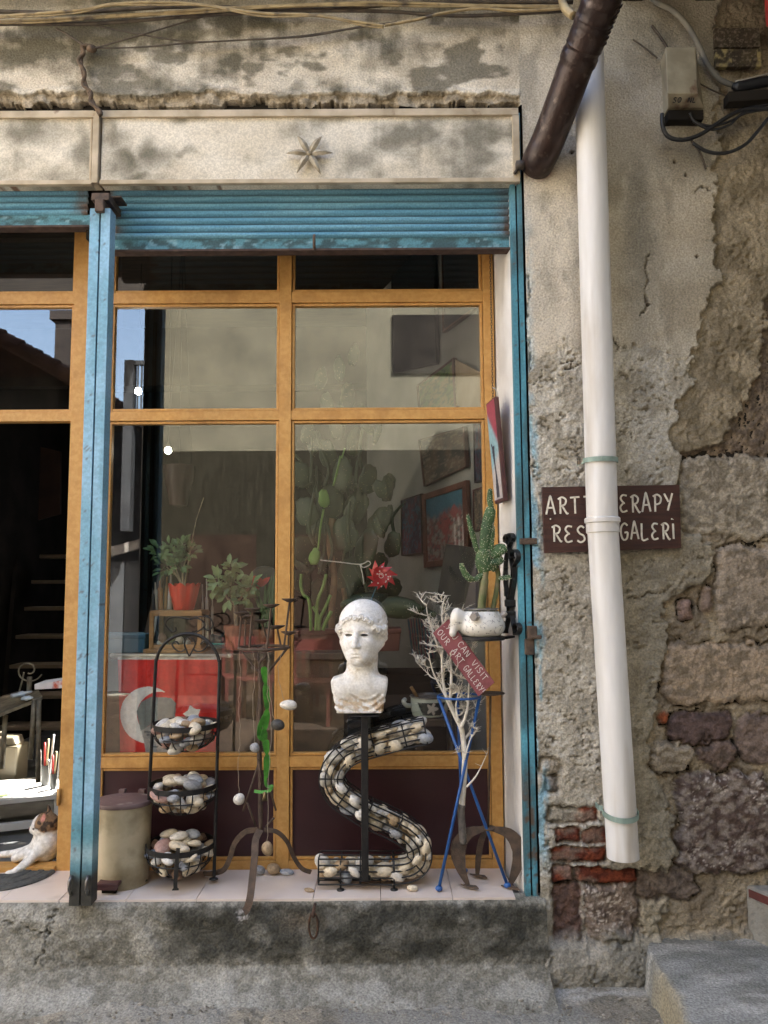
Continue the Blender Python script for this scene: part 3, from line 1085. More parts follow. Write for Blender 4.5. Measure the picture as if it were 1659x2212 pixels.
xs = np.concatenate([np.linspace(-60, -3, 20), np.arange(-3, -1.7, .04), np.arange(-1.7, 1.75, .008), np.arange(1.75, 3, .04), np.linspace(3, 60, 20)])
ys = np.concatenate([np.linspace(-80, -7, 16), np.arange(-7, -.95, .08), np.arange(-.95, .02, .008), [.05]])
X, Y = np.meshgrid(xs, ys)
u, v = proj(X, np.maximum(Y, -1.6), 0 * X)
g1, g2, g3 = fbm(X * 2.2, Y * 2.6, 61), fbm(X * 11, Y * 11, 62), fbm(X * 60, Y * 60, 63, 3)
near = ss(-2.5, -1.2, Y) * ss(2.6, 1.6, np.abs(X))
Z = ((g1 - .5) * .03 + (g2 - .5) * .012 + (g3 - .5) * .007) * near - .004
pit = ss(.60, .68, fbm(X * 16, Y * 22, 64)) * ss(.5, .62, g1)
Z = Z - pit * .010 * near
cc = mix((.20, .18, .145), (.285, .255, .20), ss(.4, .62, g1))
cc = mix(cc, (.14, .13, .105), ss(.45, .7, g2) * .6)
cc = mix(cc, (.27, .265, .24), ss(.45, .65, fbm(X * 3.3, Y * 4, 65)) * .7)
cc = mix(cc, (.42, .41, .38), np.exp(-((Y + .13) / .07) ** 2) * ss(.4, .65, fbm(X * 7, Y * 20, 66)) * .7)
cc = mix(cc, (.15, .135, .10), pit * .5)
V = np.stack([X, Y, Z], -1).reshape(-1, 3)
gr = npmesh('ground', V, grid(xs, ys), m_conc, None, cc.reshape(-1, 3), origin=(0, 0, 0))
tag(gr, 'uneven worn concrete paving of the lane in front of the shop', 'ground', kind='structure')

b = MB()
for k in range(900):
    gx = random.uniform(-1.6, 1.5)
    gy = -.07 - abs(random.gauss(0, .16)) if k % 3 else random.uniform(-.9, -.1)
    r_ = random.uniform(.0015, .005) * (1.6 if k % 17 == 0 else 1)
    b.ell((gx, gy - .10, .004 + r_ * .3), (r_ * random.uniform(1, 1.6), r_, r_ * .7), None, 6)
tag(b.build('grit', M('loose_grit', (.10, .09, .075), (.36, .33, .28), scale=25, rough=.95)), 'loose grit scattered along the foot of the cement doorstep', 'grit', kind='stuff')

# raised slab at the right
def slab(name, poly, h0, yell=True):
    pts = [Vector((p[0], p[1])) for p in poly]
    xs = np.arange(min(p.x for p in pts) - .02, 2.6, .008)
    ys = np.arange(-1.6, .03, .008)
    X, Y = np.meshgrid(xs, ys)
    ex = np.interp(Y, [p.y for p in pts], [p.x for p in pts]) + (fbm(Y * 9, Y * 0, 71) - .5) * .05
    d = X - ex + (fbm(X * 25, Y * 25, 72) - .5) * .02
    top = ss(0, .022, d)
    Zs = -.02 + top * (h0 + .02) + (fbm(X * 4, Y * 4, 73) - .5) * .014 + (fbm(X * 50, Y * 50, 74, 3) - .5) * .005
    cc = mix((.27, .27, .25), (.19, .19, .17), ss(.4, .62, fbm(X * 5, Y * 9, 75)))
    cc = mix(cc, (.40, .39, .36), ss(.55, .7, fbm(X * 3, Y * 12, 76)) * .6)
    cc = mix(cc, (.32, .27, .17), ss(.05, .01, d) * ss(-.03, -.005, d) * ss(-.12, -.3, Y) * .8)
    o = npmesh(name, np.stack([X, Y, Zs], -1).reshape(-1, 3), grid(xs, ys), m_conc, None, cc.reshape(-1, 3), origin=(1.6, -.6, 0))
    return o


ed = []
for (a, c) in ((1470, 2216), (1440, 2150), (1405, 2080), (1374, 2004)):
    d = fw + rt * ((a - U0) / F) + up * ((V0 - c) / F)
    t = (.13 - CAM.z) / d.z
    q = CAM + d * t
    ed.append((q.x, q.y))
ed = [(ed[0][0] + .5, -1.7)] + ed + [(ed[-1][0] - .01, .04)]
sb = slab('pavement', ed, .13)
tag(sb, 'raised grey cement slab with a yellowed broken edge at the foot of the rubble wall', 'pavement', kind='structure')
# red edged step by the wall at the far right
zz = P(1618, 1916, -.03).z
pw_ = P(1616, 1916, -.03)
q = [Vector((pw_.x, .0, -.02)), Vector((pw_.x + .20, -.42, -.02)), Vector((2.6, -.42, -.02)), Vector((2.6, .0, -.02))]
b = MB()
b.hexa(q, (0, 0, zz + .02))
s2 = b.build('stone_step', M('cement_block', (.27, .26, .23), (.20, .19, .165), scale=14, rough=.95, bump=.6, bscale=70), bevel=.014)
tag(s2, 'grey cement step with a dark red painted edge against the rubble wall', 'step')
b = MB()
d_ = (q[1] - q[0]).normalized()
o_ = Vector((-d_.y, d_.x, 0)) * -1
if o_.x > 0:
    o_ = -o_
a_, c_ = q[0] + d_ * .02, q[1]
b.hexa([Vector((a_.x, a_.y, zz - .04)) + o_ * .003, Vector((c_.x, c_.y, zz - .04)) + o_ * .003, Vector((c_.x, c_.y, zz - .012)) + o_ * .003, Vector((a_.x, a_.y, zz - .012)) + o_ * .003], o_ * -.02)
b.build('edge', M('red_edge', (.13, .03, .025), (.09, .025, .02), scale=20, rough=.8), s2)
# timber terrace across the lane
b = MB()
for k in range(36):
    b.box(-9, 5, -6.55 + k * .115, -6.44 + k * .115, -.02, .02)
tag(b.build('terrace', M('dark_decking', (.055, .04, .03), (.04, .03, .024), scale=5, rough=.9, spec=0)), 'dark boarded terrace of the cafe across the lane', 'terrace', kind='structure')
# ================================================================== exterior things
def one(mb, name, mat, label, cat, group=None, smooth=False, bevel=0, auto=None):
    return tag(mb.build(name, mat, None, smooth, bevel, None, auto), label, cat, group)


# ---- starfish ornament
t = MB()
c0 = P(669, 337, -.03)
for a, L in ((90 + 32, .092), (90 - 34, .092), (2, .097), (178, .095), (238, .095), (298, .097)):
    a = R(a)
    d = Vector((math.cos(a), 0, math.sin(a)))
    pr = [(0, .30), (.25, .9), (.45, 1), (.7, .72), (.9, .3), (1, .04)]
    pts = [c0 + d * L * q + Vector((0, -.012 - .014 * math.sin(q * 3), 0)) for q, _ in pr]
    t.sweep(pts, lambda i: [(-.0135 * pr[i][1], 0), (-.004 * pr[i][1], .011 * pr[i][1]), (0, .017 * pr[i][1]), (.004 * pr[i][1], .011 * pr[i][1]), (.0135 * pr[i][1], 0), (0, -.008 * pr[i][1])], nrm=Vector((d.z, 0, -d.x)))
t.ell(c0 + Vector((0, -.016, 0)), (.011, .012, .011))
one(t, 'starfish', M('dried_starfish', (.40, .36, .28), (.26, .22, .155), scale=40, rough=.9, bump=.4, bscale=260), 'pale six-armed dried starfish fixed on the plaster fascia', 'starfish', None, True, 0, 50)

# ---- cables along the top
m_ycab = M('old_yellow_cable', (.36, .275, .14), (.24, .18, .09), scale=18, rough=.7, c3=(.07, .055, .04), scale3=14, lo3=.55, hi3=.68)
m_dcab = M('dark_cable', (.045, .035, .028), (.09, .07, .05), scale=20, rough=.8)
m_bcab = M('black_rubber', (.012, .013, .016), rough=.45)
CB = [([(-120, 58), (0, 47), (150, 39), (330, 30), (450, 21), (620, 14), (829, 8), (1020, 12), (1220, 16)], .0078, m_ycab, 'thick straw-coloured cable sagging least, along the top of the plaster', -.09),
      ([(-120, 52), (0, 36), (170, 22), (240, 9), (350, 4), (440, 12), (560, 28), (680, 34), (760, 46), (829, 56)], .0065, m_ycab, 'straw-coloured cable that crosses over the thick one and drops to the tied wires', -.12),
      ([(829, 56), (900, 44), (960, 28), (1035, 18), (1110, 24), (1180, 22), (1225, 16)], .006, m_ycab, 'straw-coloured cable with a hump before the rusty stove pipe', -.11),
      ([(-120, 60), (0, 52), (200, 50), (420, 34), (640, 24), (829, 26), (1000, 34), (1230, 24)], .007, m_dcab, 'dark cable running just under the thick straw-coloured one', -.07),
      ([(-120, 22), (0, 26), (160, 28), (400, 14), (700, 20), (900, 6), (1240, 4)], .008, m_dcab, 'dark cable, uppermost of the bundle under the eaves', -.07),
      ([(150, 45), (200, 55), (300, 75), (410, 90), (520, 88), (660, 80), (760, 62), (829, 54)], .0032, m_dcab, 'thin dark wire hanging in a long sag below the cable bundle', -.06),
      ([(200, 105), (300, 103), (410, 92), (560, 86), (660, 78), (780, 58), (860, 47)], .0032, m_dcab, 'thin dark wire pulled tight from the knot towards the stove pipe', -.055),
      ([(200, 105), (290, 80), (400, 48), (455, 30)], .003, m_dcab, 'thin dark wire slanting up from the knot to the cable bundle', -.065),
      ([(120, 60), (150, 75), (185, 98), (200, 105), (208, 102)], .0045, m_dcab, 'short dark wire stub ending at the knot', -.06)]
for pts, r, mm, lb, y in CB:
    t = MB()
    q = PP([(a + random.uniform(-3, 3), c + random.uniform(-1.5, 1.5)) for a, c in pts], y, 8)
    t.tube(q, r, 7)
    if r > .006 and mm is m_ycab:
        q2 = [p + Vector((0, -.004, -.010 + .005 * math.sin(i * .35))) for i, p in enumerate(q)]
        t.tube(q2, r * .45, 6)
    one(t, 'cable', mm, lb, 'cable', 'cables strung along the wall top', True)
t = MB()
for s_ in (0, .010):
    t.tube([p + Vector((s_ * math.sin(i * .5), -s_ * .6, 0)) for i, p in enumerate(PP([(204, 106), (186, 101), (177, 118), (176, 140), (183, 175), (192, 200), (203, 225), (217, 250)], -.055, 8))], .0075, 8)
t.ell(P(198, 106, -.06), (.022, .016, .014))
one(t, 'frayed_cable', M('frayed_brown_cable', (.13, .085, .05), (.07, .05, .035), scale=60, rough=.9, bump=.4, bscale=200), 'twisted brown cable looping down from the knot to the fascia', 'cable', None, True)

# ---- rusty stove pipe
t = MB()
ax = PP([(1163, 352, .10), (1163, 349, -.05), (1185, 300, -.11), (1215, 222, -.20), (1245, 140, -.29), (1268, 84, -.36), (1290, 26, -.43), (1318, -40, -.52), (1345, -110, -.62)], 0, 10)
rr = []
for i, p in enumerate(ax):
    k = i / (len(ax) - 1)
    r = .066
    if .58 < k < .80:
        r += .0022 * math.sin(i * 2.1 + 2 * math.sin(i * .9)) * random.uniform(.2, 1) + .003
    if .50 < k < .56:
        r += .004
    rr.append(r)
t.tube(ax, rr, 28)
sp = one(t, 'stove_pipe', m_brownpipe, 'dark rusty stove pipe slanting out of the wall under the eaves', 'stove pipe', None, True, 0, 30)
t = MB()
i0 = int(len(ax) * .28)
for k in range(0, len(ax) - 1):
    tt = (ax[k + 1] - ax[k]).normalized()
    nn_, bb_ = frame_of(tt)
    if int(len(ax) * .6) < k < int(len(ax) * .82) and k % 2 == 0:
        t.tube([ax[k] + (nn_ * math.cos(a) + bb_ * math.sin(a)) * .0705 + tt * .010 * math.sin(3 * a) for a in np.linspace(2.2, 5.4, 12)], .0035, 5)
t.build('pipe_pleat', m_brownpipe, sp, True)
t = MB()
t.tube(PP([(1228, -20, -.10), (1215, 0, -.14), (1222, 20, -.18), (1238, 34, -.22)], 0, 6), .016, 8)
one(t, 'conduit_elbow', m_ycab, 'short ochre conduit elbow tucked against the rusty stove pipe', 'conduit', None, True)
t = MB()
t.box(P(1112, 360, -.03).x, P(1130, 360, -.03).x, -.07, -.045, P(1120, 372, -.03).z, P(1120, 358, -.03).z)
t.tube(PP([(1111, 375), (1124, 358), (1140, 345)], -.05, 4), .006, 6)
one(t, 'wire_stub', m_dcab, 'bent black wire end sticking out below the stove pipe', 'wire', None, True)

# ---- white drain pipe
YP = -.13
dp = thing('drain_pipe', 'white plastic drain pipe standing in front of the rubble wall', 'drain pipe', P(1346, 1851, YP))
t = MB()
top, mid, bot = P(1271, 100, YP), P(1301, 1125, YP), P(1346, 1852, YP)
rp = .0575
sg = 40
vs, fs = [], []
N = 30
pts = [top.lerp(mid, i / N) for i in range(N + 1)]
t.tube(pts, rp, sg)
t.build('upper_pipe', m_pvc, dp, True, auto=40)
t = MB()
pts = [mid.lerp(bot, i / 20) for i in range(21)]
t.tube(pts, rp * .985, sg)
o = t.build('lower_pipe', m_pvc, dp, True, auto=40)
t = MB()
d = (bot - top).normalized()
prof = [(rp + .004, 0), (rp + .008, .004), (rp + .008, .018), (rp + .003, .022), (rp + .003, .055), (rp + .0005, .058)]
q = [mid + d * (-.012 + z) for r, z in prof]
t.tube(q, [r for r, z in prof], sg)
t.build('socket_collar', m_pvc, dp, True, auto=30)
m_clamp = M('pale_green_metal', (.30, .40, .35), (.22, .30, .26), scale=20, rough=.55, metal=.2, c3=(.12, .09, .06), scale3=15, lo3=.62, hi3=.7)
for (a, c, tilt) in ((1297, 995, .02), (1340, 1755, .12)):
    t = MB()
    ce = P(a, c, YP)
    pts = []
    for k in range(30):
        an = R(150) + R(240) * k / 29
        pts.append(ce + Vector((math.cos(an) * (rp + .004), math.sin(an) * (rp + .004), -tilt * math.sin(an) * -.1)))
    pts = [pts[0] + Vector((-.012, .05, .0)), pts[0] + Vector((-.012, .01, 0))] + pts + [pts[-1] + Vector((.012, .01, 0)), pts[-1] + Vector((.012, .06, 0))]
    t.sweep(pts, lambda i: [(-.0015, -.009), (.0025, -.009), (.0025, .009), (-.0015, .009)], nrm=Vector((0, -.001, 1)).cross(Vector((1, 0, 0))) if False else None)
    t = MB()
    for i in range(len(pts) - 1):
        p, q = pts[i], pts[i + 1]
        dd = (q - p).normalized()
        nr = dd.cross(Vector((0, 0, 1))).normalized() * .003
        t.hexa([p - Vector((0, 0, .009)), q - Vector((0, 0, .009)), q + Vector((0, 0, .009)), p + Vector((0, 0, .009))], nr)
    t.build('pipe_clamp', m_clamp, dp)

# ---- junction box with its cables
JY = -.03
jb = thing('junction_box', 'dented khaki metal junction box high on the stained plaster', 'junction box', P(1465, 240, JY))
m_box = M('khaki_enamel', (.36, .32, .23), (.26, .23, .16), scale=12, rough=.6, metal=.1, bump=.1, bscale=60, c3=(.12, .06, .035), scale3=7, lo3=.60, hi3=.68)
t = MB()
yb_, yf = -.02, -.13
x0, x1 = P(1428, 190, -.02).x, P(1510, 190, -.02).x
xf0, xf1 = P(1440, 160, yf).x, P(1505, 160, yf).x
z1, z0 = P(1465, 122, -.06).z, P(1465, 240, -.06).z
zf = P(1470, 202, yf).z
vs = [(x0, yb_, z0), (x1, yb_, z0), (x1, yb_, z1), (x0, yb_, z1), (x0 + .01, yf + .06, z0 + .008), (x1 - .004, yf + .06, z0 + .008), (xf1, yf, zf), (xf0, yf, zf), (xf1, yf, z1 - .01), (xf0, yf, z1 - .01)]
t.add(vs, [(0, 1, 5, 4), (4, 5, 6, 7), (7, 6, 8, 9), (9, 8, 2, 3), (0, 4, 7, 9, 3), (1, 2, 8, 6, 5), (0, 3, 2, 1)])
t.build('case', m_box, jb, bevel=.003)
t = MB()
t.box(x0 + .004, x1 - .01, yb_ - .055, yb_ - .005, z0 - .045, z0 - .004)
t.build('cable_entry', m_dark, jb, bevel=.003)
t = MB()
xx = xf0 + .03
letters(t, 'SO', Vector((xx, yf + .03, (z0 + zf) / 2 - .004)), (1, 0, 0), Vector((0, -.06, .045)).normalized(), Vector((0, -.6, -.8)), .014, .018, .0016)
t.build('marking', m_bcab, jb)
t = MB()
letters(t, 'NL', Vector((xx + .06, yf + .03, (z0 + zf) / 2 - .004)), (1, 0, 0), Vector((0, -.06, .045)).normalized(), Vector((0, -.6, -.8)), .014, .018, .0016)
t.build('marking', m_bcab, jb)
JC = [([(1430, 246), (1432, 275), (1445, 296), (1475, 302), (1510, 292), (1545, 270), (1580, 248), (1620, 235), (1700, 238)], .0085, 'thick black cable looping from the left end of the junction box'),
      ([(1490, 244), (1500, 262), (1530, 272), (1560, 268), (1590, 255), (1625, 232), (1700, 222)], .005, 'slim black cable dipping from the right end of the junction box'),
      ([(1497, 310), (1530, 328), (1570, 330), (1610, 312), (1640, 280), (1665, 250), (1710, 215)], .007, 'black cable hanging lowest in a wide loop below the junction box'),
      ([(1497, 262), (1535, 280), (1575, 270), (1610, 245), (1700, 230)], .005, 'slim black cable between the two thick loops')]
for pts, r, lb in JC:
    t = MB()
    t.tube(PP(pts, -.08, 8), r, 8)
    one(t, 'cable', m_bcab, lb, 'cable', 'black cables below the junction box', True)
t = MB()
q = PP([(1390, -20), (1420, 6), (1452, 22), (1482, 52), (1508, 95), (1530, 142), (1555, 172), (1590, 186)], -.06, 8)
t.tube(q, .011, 10)
one(t, 'conduit', M('dusty_grey_conduit', (.25, .23, .18), (.12, .12, .11), scale=10, rough=.7), 'dusty grey conduit arching over the junction box to the splice', 'conduit', None, True)
t = MB()
t.tube(PP([(1582, 186), (1600, 187), (1640, 178), (1720, 165)], -.07, 6), [.012] * 3 + [.022] * 16, 12)
one(t, 'cable_sleeve', m_bcab, 'fat black cable splice sleeve beside the worn house plates', 'cable sleeve', None, True)
t = MB()
for k in range(16):
    p = P(1592 + k * 5, 174 - k * 1.1, -.085)
    t.tube([p, p + Vector((.004, -.004, -.02))], .0016, 5)
t.tube(PP([(1588, 176), (1700, 150)], -.088, 4), .003, 6)
one(t, 'cable_tie', M('pale_wire', (.35, .33, .29), rough=.5), 'pale bound wire lying along the top of the black sleeve', 'wire', None, True)
t = MB()
t.hexa([P(1562, 236, -.03), P(1720, 226, -.03), P(1720, 204, -.03), P(1562, 214, -.03)], (0, -.05, 0))
one(t, 'bracket_bar', m_dark, 'dark steel bar jutting from the wall under the cable sleeve', 'bracket', None, False, .003)
for pts, r, lb in (([(1367, 85), (1395, 105), (1420, 126)], .0032, 'thin dark wire running down to the top corner of the junction box'), ([(1408, 55), (1430, 85), (1452, 122)], .005, 'dark stiff wire dropping onto the middle of the junction box'),
                   ([(1510, 180), (1550, 200), (1600, 218)], .003, 'thin dark wire between the junction box and the steel bar'), ([(1490, 300), (1510, 325), (1525, 365)], .004, 'short rusty wire hanging free below the black loops')):
    t = MB()
    t.tube(PP(pts, -.045, 6), r, 6)
    one(t, 'wire', m_dcab, lb, 'wire', None, True)

# ---- worn house plates
def platefn(base, ink):
    def fn(uu, v_, A, B):
        w1, w2 = fbm(A * 42, B * 42, 81), fbm(A * 130, B * 130, 82)
        cc = mix(base, (.06, .05, .035), ss(.42, .6, w1))
        cc = mix(cc, ink, ss(.52, .56, fbm(A * 22, B * 9, 83)) * .9)
        return mix(cc, (.20, .17, .13), ss(.56, .66, w2) * .7), 0 * A
    return fn


for lb, vv_, bs in (('upper weathered dark enamel house plate on the darker corner of the wall', (66, 107), (.07, .055, .04)), ('lower weathered house plate with flaking yellow enamel', (111, 149), (.34, .29, .14))):
    z0_, z1_ = P(1590, vv_[1], -.03).z, P(1590, vv_[0], -.03).z
    o = sheet('house_plate', P(1541, 100, -.03).x, P(1638, 100, -.03).x, z0_, z1_, -.045, platefn(bs, (.05, .04, .03)), m_vcr, None, .004, .02)
    tag(o, lb, 'house plate', 'worn house plates')
# red shop awning end at the corner of the wall
t = MB()
p = P(1653, 60, -.12)
t.hexa([p, p + Vector((.3, 0, .0)), p + Vector((.3, 0, .14)), p + Vector((.0, 0, .16))], (0, -.05, 0))
one(t, 'red_lantern_box', M('red_plastic', (.45, .04, .04), (.3, .03, .04), scale=20, rough=.5), 'edge of a red box fixed to the wall beside the house plates', 'box', None, False, .008)

# ---- wooden name board behind the drain pipe
sg_ = thing('name_board', 'brown wooden name board with white hand lettering behind the drain pipe', 'sign', P(1322, 1195, -.05))
m_bwood = M('stained_brown_board', (.060, .020, .013), (.035, .012, .009), scale=6, rough=.55, bump=.15, bscale=40, stretch=(1, 1, 14))
m_ltr = M('white_lettering', (.80, .76, .66), (.62, .58, .48), scale=60, rough=.7)
q = [P(1176, 1195, -.055), P(1472, 1184, -.055), P(1468, 1047, -.055), P(1171, 1052, -.055)]
t = MB()
t.hexa(q, (0, .016, 0))
t.build('board', m_bwood, sg_, bevel=.002)
ex = (q[1] - q[0]).normalized()
ez = (q[3] - q[0]).normalized()
t = MB()
letters(t, 'ART', P(1180, 1110, -.056), ex, ez, (0, -1, 0), .036, .064, .0034, .30)
letters(t, 'TH', P(1262, 1108, -.056), ex, ez, (0, -1, 0), .030, .062, .0034, .30)
t.build('lettering', m_ltr, sg_)
t = MB()
letters(t, 'ERAPY', P(1339, 1107, -.056), ex, ez, (0, -1, 0), .034, .066, .0034, .27)
t.build('lettering', m_ltr, sg_)
t = MB()
letters(t, 'RESİM', P(1193, 1172, -.056), ex, ez, (0, -1, 0), .036, .062, .0034, .30)
t.build('lettering', m_ltr, sg_)
t = MB()
letters(t, 'GALERİ', P(1341, 1167, -.056), ex, ez, (0, -1, 0), .031, .062, .0034, .27)
t.build('lettering', m_ltr, sg_)
for a, c in ((1189, 1121), (1451, 1121)):
    t = MB()
    t.tube([P(a, c, -.054), P(a, c, -.062)], .003, 8)
    t.build('nail', m_ltr, sg_)

# ---- narrow painting hanging on the reveal
RV = (Vector((xj0 + .004, -.004, 0)) - Vector((XRV, WY + .04, 0))).normalized()
RNn = Vector((-RV.y, RV.x, 0))
if RNn.x > 0:
    RNn = -RNn


def onrev(u, v, out=.0):
    """point on the reveal plane where (u, v) looks"""
    d = fw + rt * ((u - U0) / F) + up * ((V0 - v) / F)
    p0 = Vector((XRV, WY + .04, 0)) + RNn * out
    return CAM + d * ((p0 - CAM).dot(RNn) / d.dot(RNn))


pa, pb = onrev(1078, 870, .02), onrev(1096, 1082, .02)
pt = thing('narrow_painting', 'narrow painting of a dark figure hanging on a chain in the white reveal', 'painting', pb)
zt_, zb_ = pa.z, pb.z
wv_ = .135
c_ = (onrev(1086, 1000, .02))
axx = RV.copy()
tilt = Vector((0, 0, 1)) + RNn * .03
t = MB()
A0, A1 = c_ - axx * wv_ / 2, c_ + axx * wv_ / 2
qd = [Vector((A0.x, A0.y, zb_)), Vector((A1.x, A1.y, zb_)), Vector((A1.x, A1.y, zt_)), Vector((A0.x, A0.y, zt_))]
qd[2] += RNn * .030
qd[3] += RNn * .030
t.hexa(qd, RNn * .018)
t.build('frame', M('dark_red_frame', (.06, .02, .02), (.10, .035, .03), scale=12, rough=.6), pt, bevel=.003)
nx, nz = 40, 130
A, B = np.meshgrid(np.linspace(.06, .94, nx), np.linspace(.03, .985, nz))
q = [np.array(p + RNn * .0195) for p in qd]
V = ((1 - A) * (1 - B))[..., None] * q[0] + (A * (1 - B))[..., None] * q[1] + (A * B)[..., None] * q[2] + ((1 - A) * B)[..., None] * q[3]
cc = mix((.56, .52, .50), (.44, .40, .40), fbm(A * 5, B * 12, 91))
cc = mix(cc, (.22, .42, .48), ss(.42, .55, B + .2 * (1 - A)) * .85)
cc = mix(cc, (.33, .06, .09), ss(.66, .78, B + .35 * (A - .5)))
fig = (np.abs(A - .45 - .05 * np.sin(B * 9)) < .10 + .04 * np.sin(B * 14)) & (B < .55) & (B > .12)
fig |= (np.abs(A - .30 + (B - .55) * 2) < .06) & (B > .5) & (B < .58)
fig |= (np.abs(A - .5) < .16) & (B < .16) & (B > .05)
cc = mix(cc, (.03, .03, .05), fig.astype(float))
npmesh('canvas', V.reshape(-1, 3), grid(range(nx), range(nz)), m_vc, pt, cc.reshape(-1, 3))
t = MB()
zc0, zc1 = zt_ - .005, P(1080, 556, WY - .05).z
p0 = (qd[2] + qd[3]) / 2 + RNn * .006
p0.z = zc0
nl = 60
for k in range(nl):
    a = p0 + Vector((0, 0, (zc1 - zc0) * k / nl))
    off = Vector((.0022, 0, 0)) if k % 2 else Vector((0, .0022, 0))
    l_ = (zc1 - zc0) / nl * 1.25
    t.tube([a + off, a + Vector((0, 0, l_ / 2)) + off * 1.6, a + Vector((0, 0, l_)) + off, a + Vector((0, 0, l_)) - off, a + Vector((0, 0, l_ / 2)) - off * 1.6, a - off], .0012, 4, closed=True)
t.build('chain', m_iron, pt, True)
t = MB()
t.tube(spl([p0 + Vector((.0, 0, .06)), p0 + Vector((.014, -.006, .045)), p0 + Vector((.016, -.006, .0)), p0 + Vector((.006, -.003, -.03)), p0 + Vector((-.004, 0, -.01))], 6), .0028, 6)
t.build('hook', M('bright_wire', (.45, .43, .40), rough=.35, metal=.8), pt, True)

# ---- iron bracket on the reveal
br = thing('iron_bracket', 'black wrought-iron scroll bracket screwed to the white reveal', 'bracket', onrev(1105, 1372, 0))


def rstrap(pts, w, th, out=.012, nn=6):
    q = spl([onrev(a, c, out if len(p_) == 2 else p_[2]) for p_ in pts for a, c in [p_[:2]]], nn)
    tt = MB()
    tt.strap(q, w, th, RNn.cross(Vector((0, 0, 1))) * 0 + Vector((RV.x, RV.y, .3)))
    return tt


def curl(cu, cv, r, a0, a1, kk=.45):
    return [(cu + r * (1 - (1 - kk) * s_) * math.cos(R(a0 + (a1 - a0) * s_)) * .62, cv - r * (1 - (1 - kk) * s_) * math.sin(R(a0 + (a1 - a0) * s_))) for s_ in np.linspace(0, 1, 9)]


t = MB()
bars = [[(1094, 1288), (1092, 1230), (1096, 1190)] + curl(1096, 1166, 15, -60, 240), [(1102, 1288), (1108, 1235), (1101, 1190)] + curl(1104, 1164, 15, 240, -60),
        [(1108, 1240), (1112, 1220)] + curl(1111, 1200, 16, -40, 230), [(1100, 1340), (1097, 1290), (1091, 1250), (1093, 1225)],
        [(1104, 1340), (1106, 1290), (1112, 1250), (1112, 1225)], [(1103, 1290), (1106, 1330), (1112, 1362)] + curl(1116, 1356, 15, 250, 540), [(1100, 1290), (1098, 1335), (1093, 1362)] + curl(1090, 1352, 15, -70, -360)]
for bs in bars:
    q = spl([onrev(a, c, .014) for a, c in bs], 4)
    t.sweep(q, lambda i: [(-.009, -.0028), (.009, -.0028), (.009, .0028), (-.009, .0028)], nrm=RNn)
t.build('scrollwork', m_iron, br)
t = MB()
for vv_ in (1303, 1328):
    p = onrev(1103, vv_, .014)
    t.box(p.x - .022, p.x + .022, p.y - .022, p.y + .022, p.z - .014, p.z + .014)
t.build('collar', m_iron, br, bevel=.004)
TPY = .02
pc = P(1042, 1374, TPY)
t = MB()
t.lathe([(.0, .0), (.083, 0), (.088, -.004), (.088, -.012), (.083, -.014), (0, -.014)], pc, 40)
p = onrev(1105, 1370, .012)
t.strap([pc + Vector((.08, 0, -.008)), Vector((p.x, p.y, pc.z - .006))], .03, .008, (0, 0, 1))
t.build('plate', m_iron, br)

# ---- teapot planter
tp = thing('teapot', 'white enamel teapot with dark vine drawings used as planter', 'teapot', pc + Vector((0, 0, .001)))


def potfn(x, y, z):
    p = (x, y, z)
    d = sell(p, (0, 0, .042), (.082, .082, .056))
    d = smin(d, sell(p, (0, 0, .028), (.086, .086, .036)), .02)
    d = np.maximum(d, .0 - z)
    d = np.maximum(d, z - .083)
    sp_ = smin(scap(p, (-.07, -.015, .03), (-.105, -.03, .055), .022, .017), scap(p, (-.105, -.03, .055), (-.118, -.035, .012), .017, .014), .02)
    sp_ = smin(sp_, scap(p, (-.06, -.02, .05), (-.10, -.028, .073), .02, .016), .02)
    d = smin(d, sp_, .012)
    return np.maximum(d, -sell(p, (0, 0, .09), (.062, .062, .045)))


V, Q = snet(potfn, (-.14, -.10, -.006), (.10, .10, .095), .0025)
V[:, 2] *= 1.22
ang = np.arctan2(V[:, 1], V[:, 0])
zz_ = V[:, 2]
vine = np.abs(np.sin(ang * 7 + 2.2 * np.sin(zz_ * 70)) * np.cos(zz_ * 62 + ang * 2) - .35) < .055
vine &= (zz_ > .012) & (zz_ < .085)
lf = (np.sin(ang * 19 + 3 * np.cos(zz_ * 90)) * np.cos(zz_ * 150 + ang * 5) > .88) & (zz_ > .015) & (zz_ < .088)
cc = mix((.74, .72, .67), (.60, .56, .48), ss(.55, .75, fbm(V[:, 0] * 30, V[:, 2] * 30, 95)))
cc = mix(cc, (.12, .12, .13), (vine | lf).astype(float) * .75)
npmesh('pot_body', V + np.array(tp['_o']), Q, M('enamel', (.95, .95, .95), (1.03, 1.03, 1.03), scale=20, rough=.25, attr=True), tp, cc)
t = MB()
t.lathe([(.062, .099), (.066, .103), (.064, .107), (.060, .105)], tp['_o'], 36)
t.build('rim', M('worn_rim', (.25, .24, .22), (.12, .11, .1), scale=30, rough=.4, metal=.5), tp, True)
t = MB()
o_ = Vector(tp['_o'])
t.tube([o_ + Vector((-.035, -.07, .078)), o_ + Vector((-.046, -.098, .076))], [.02, .014], 6)
m_lug = M('lug', (.36, .32, .28), (.25, .22, .2), scale=30, rough=.5)
t.build('handle_lug', m_lug, tp, True, auto=30)
t = MB()
t.tube([o_ + Vector((.066, -.02, .072)), o_ + Vector((.09, -.03, .090))], [.014, .009], 8)
t.build('handle_lug', m_lug, tp, True, auto=30)
t = MB()
t.lathe([(0, .075), (.058, .075)], tp['_o'], 24)
t.build('soil', M('soil', (.03, .022, .016), (.06, .045, .03), scale=60, rough=1, bump=.6), tp)

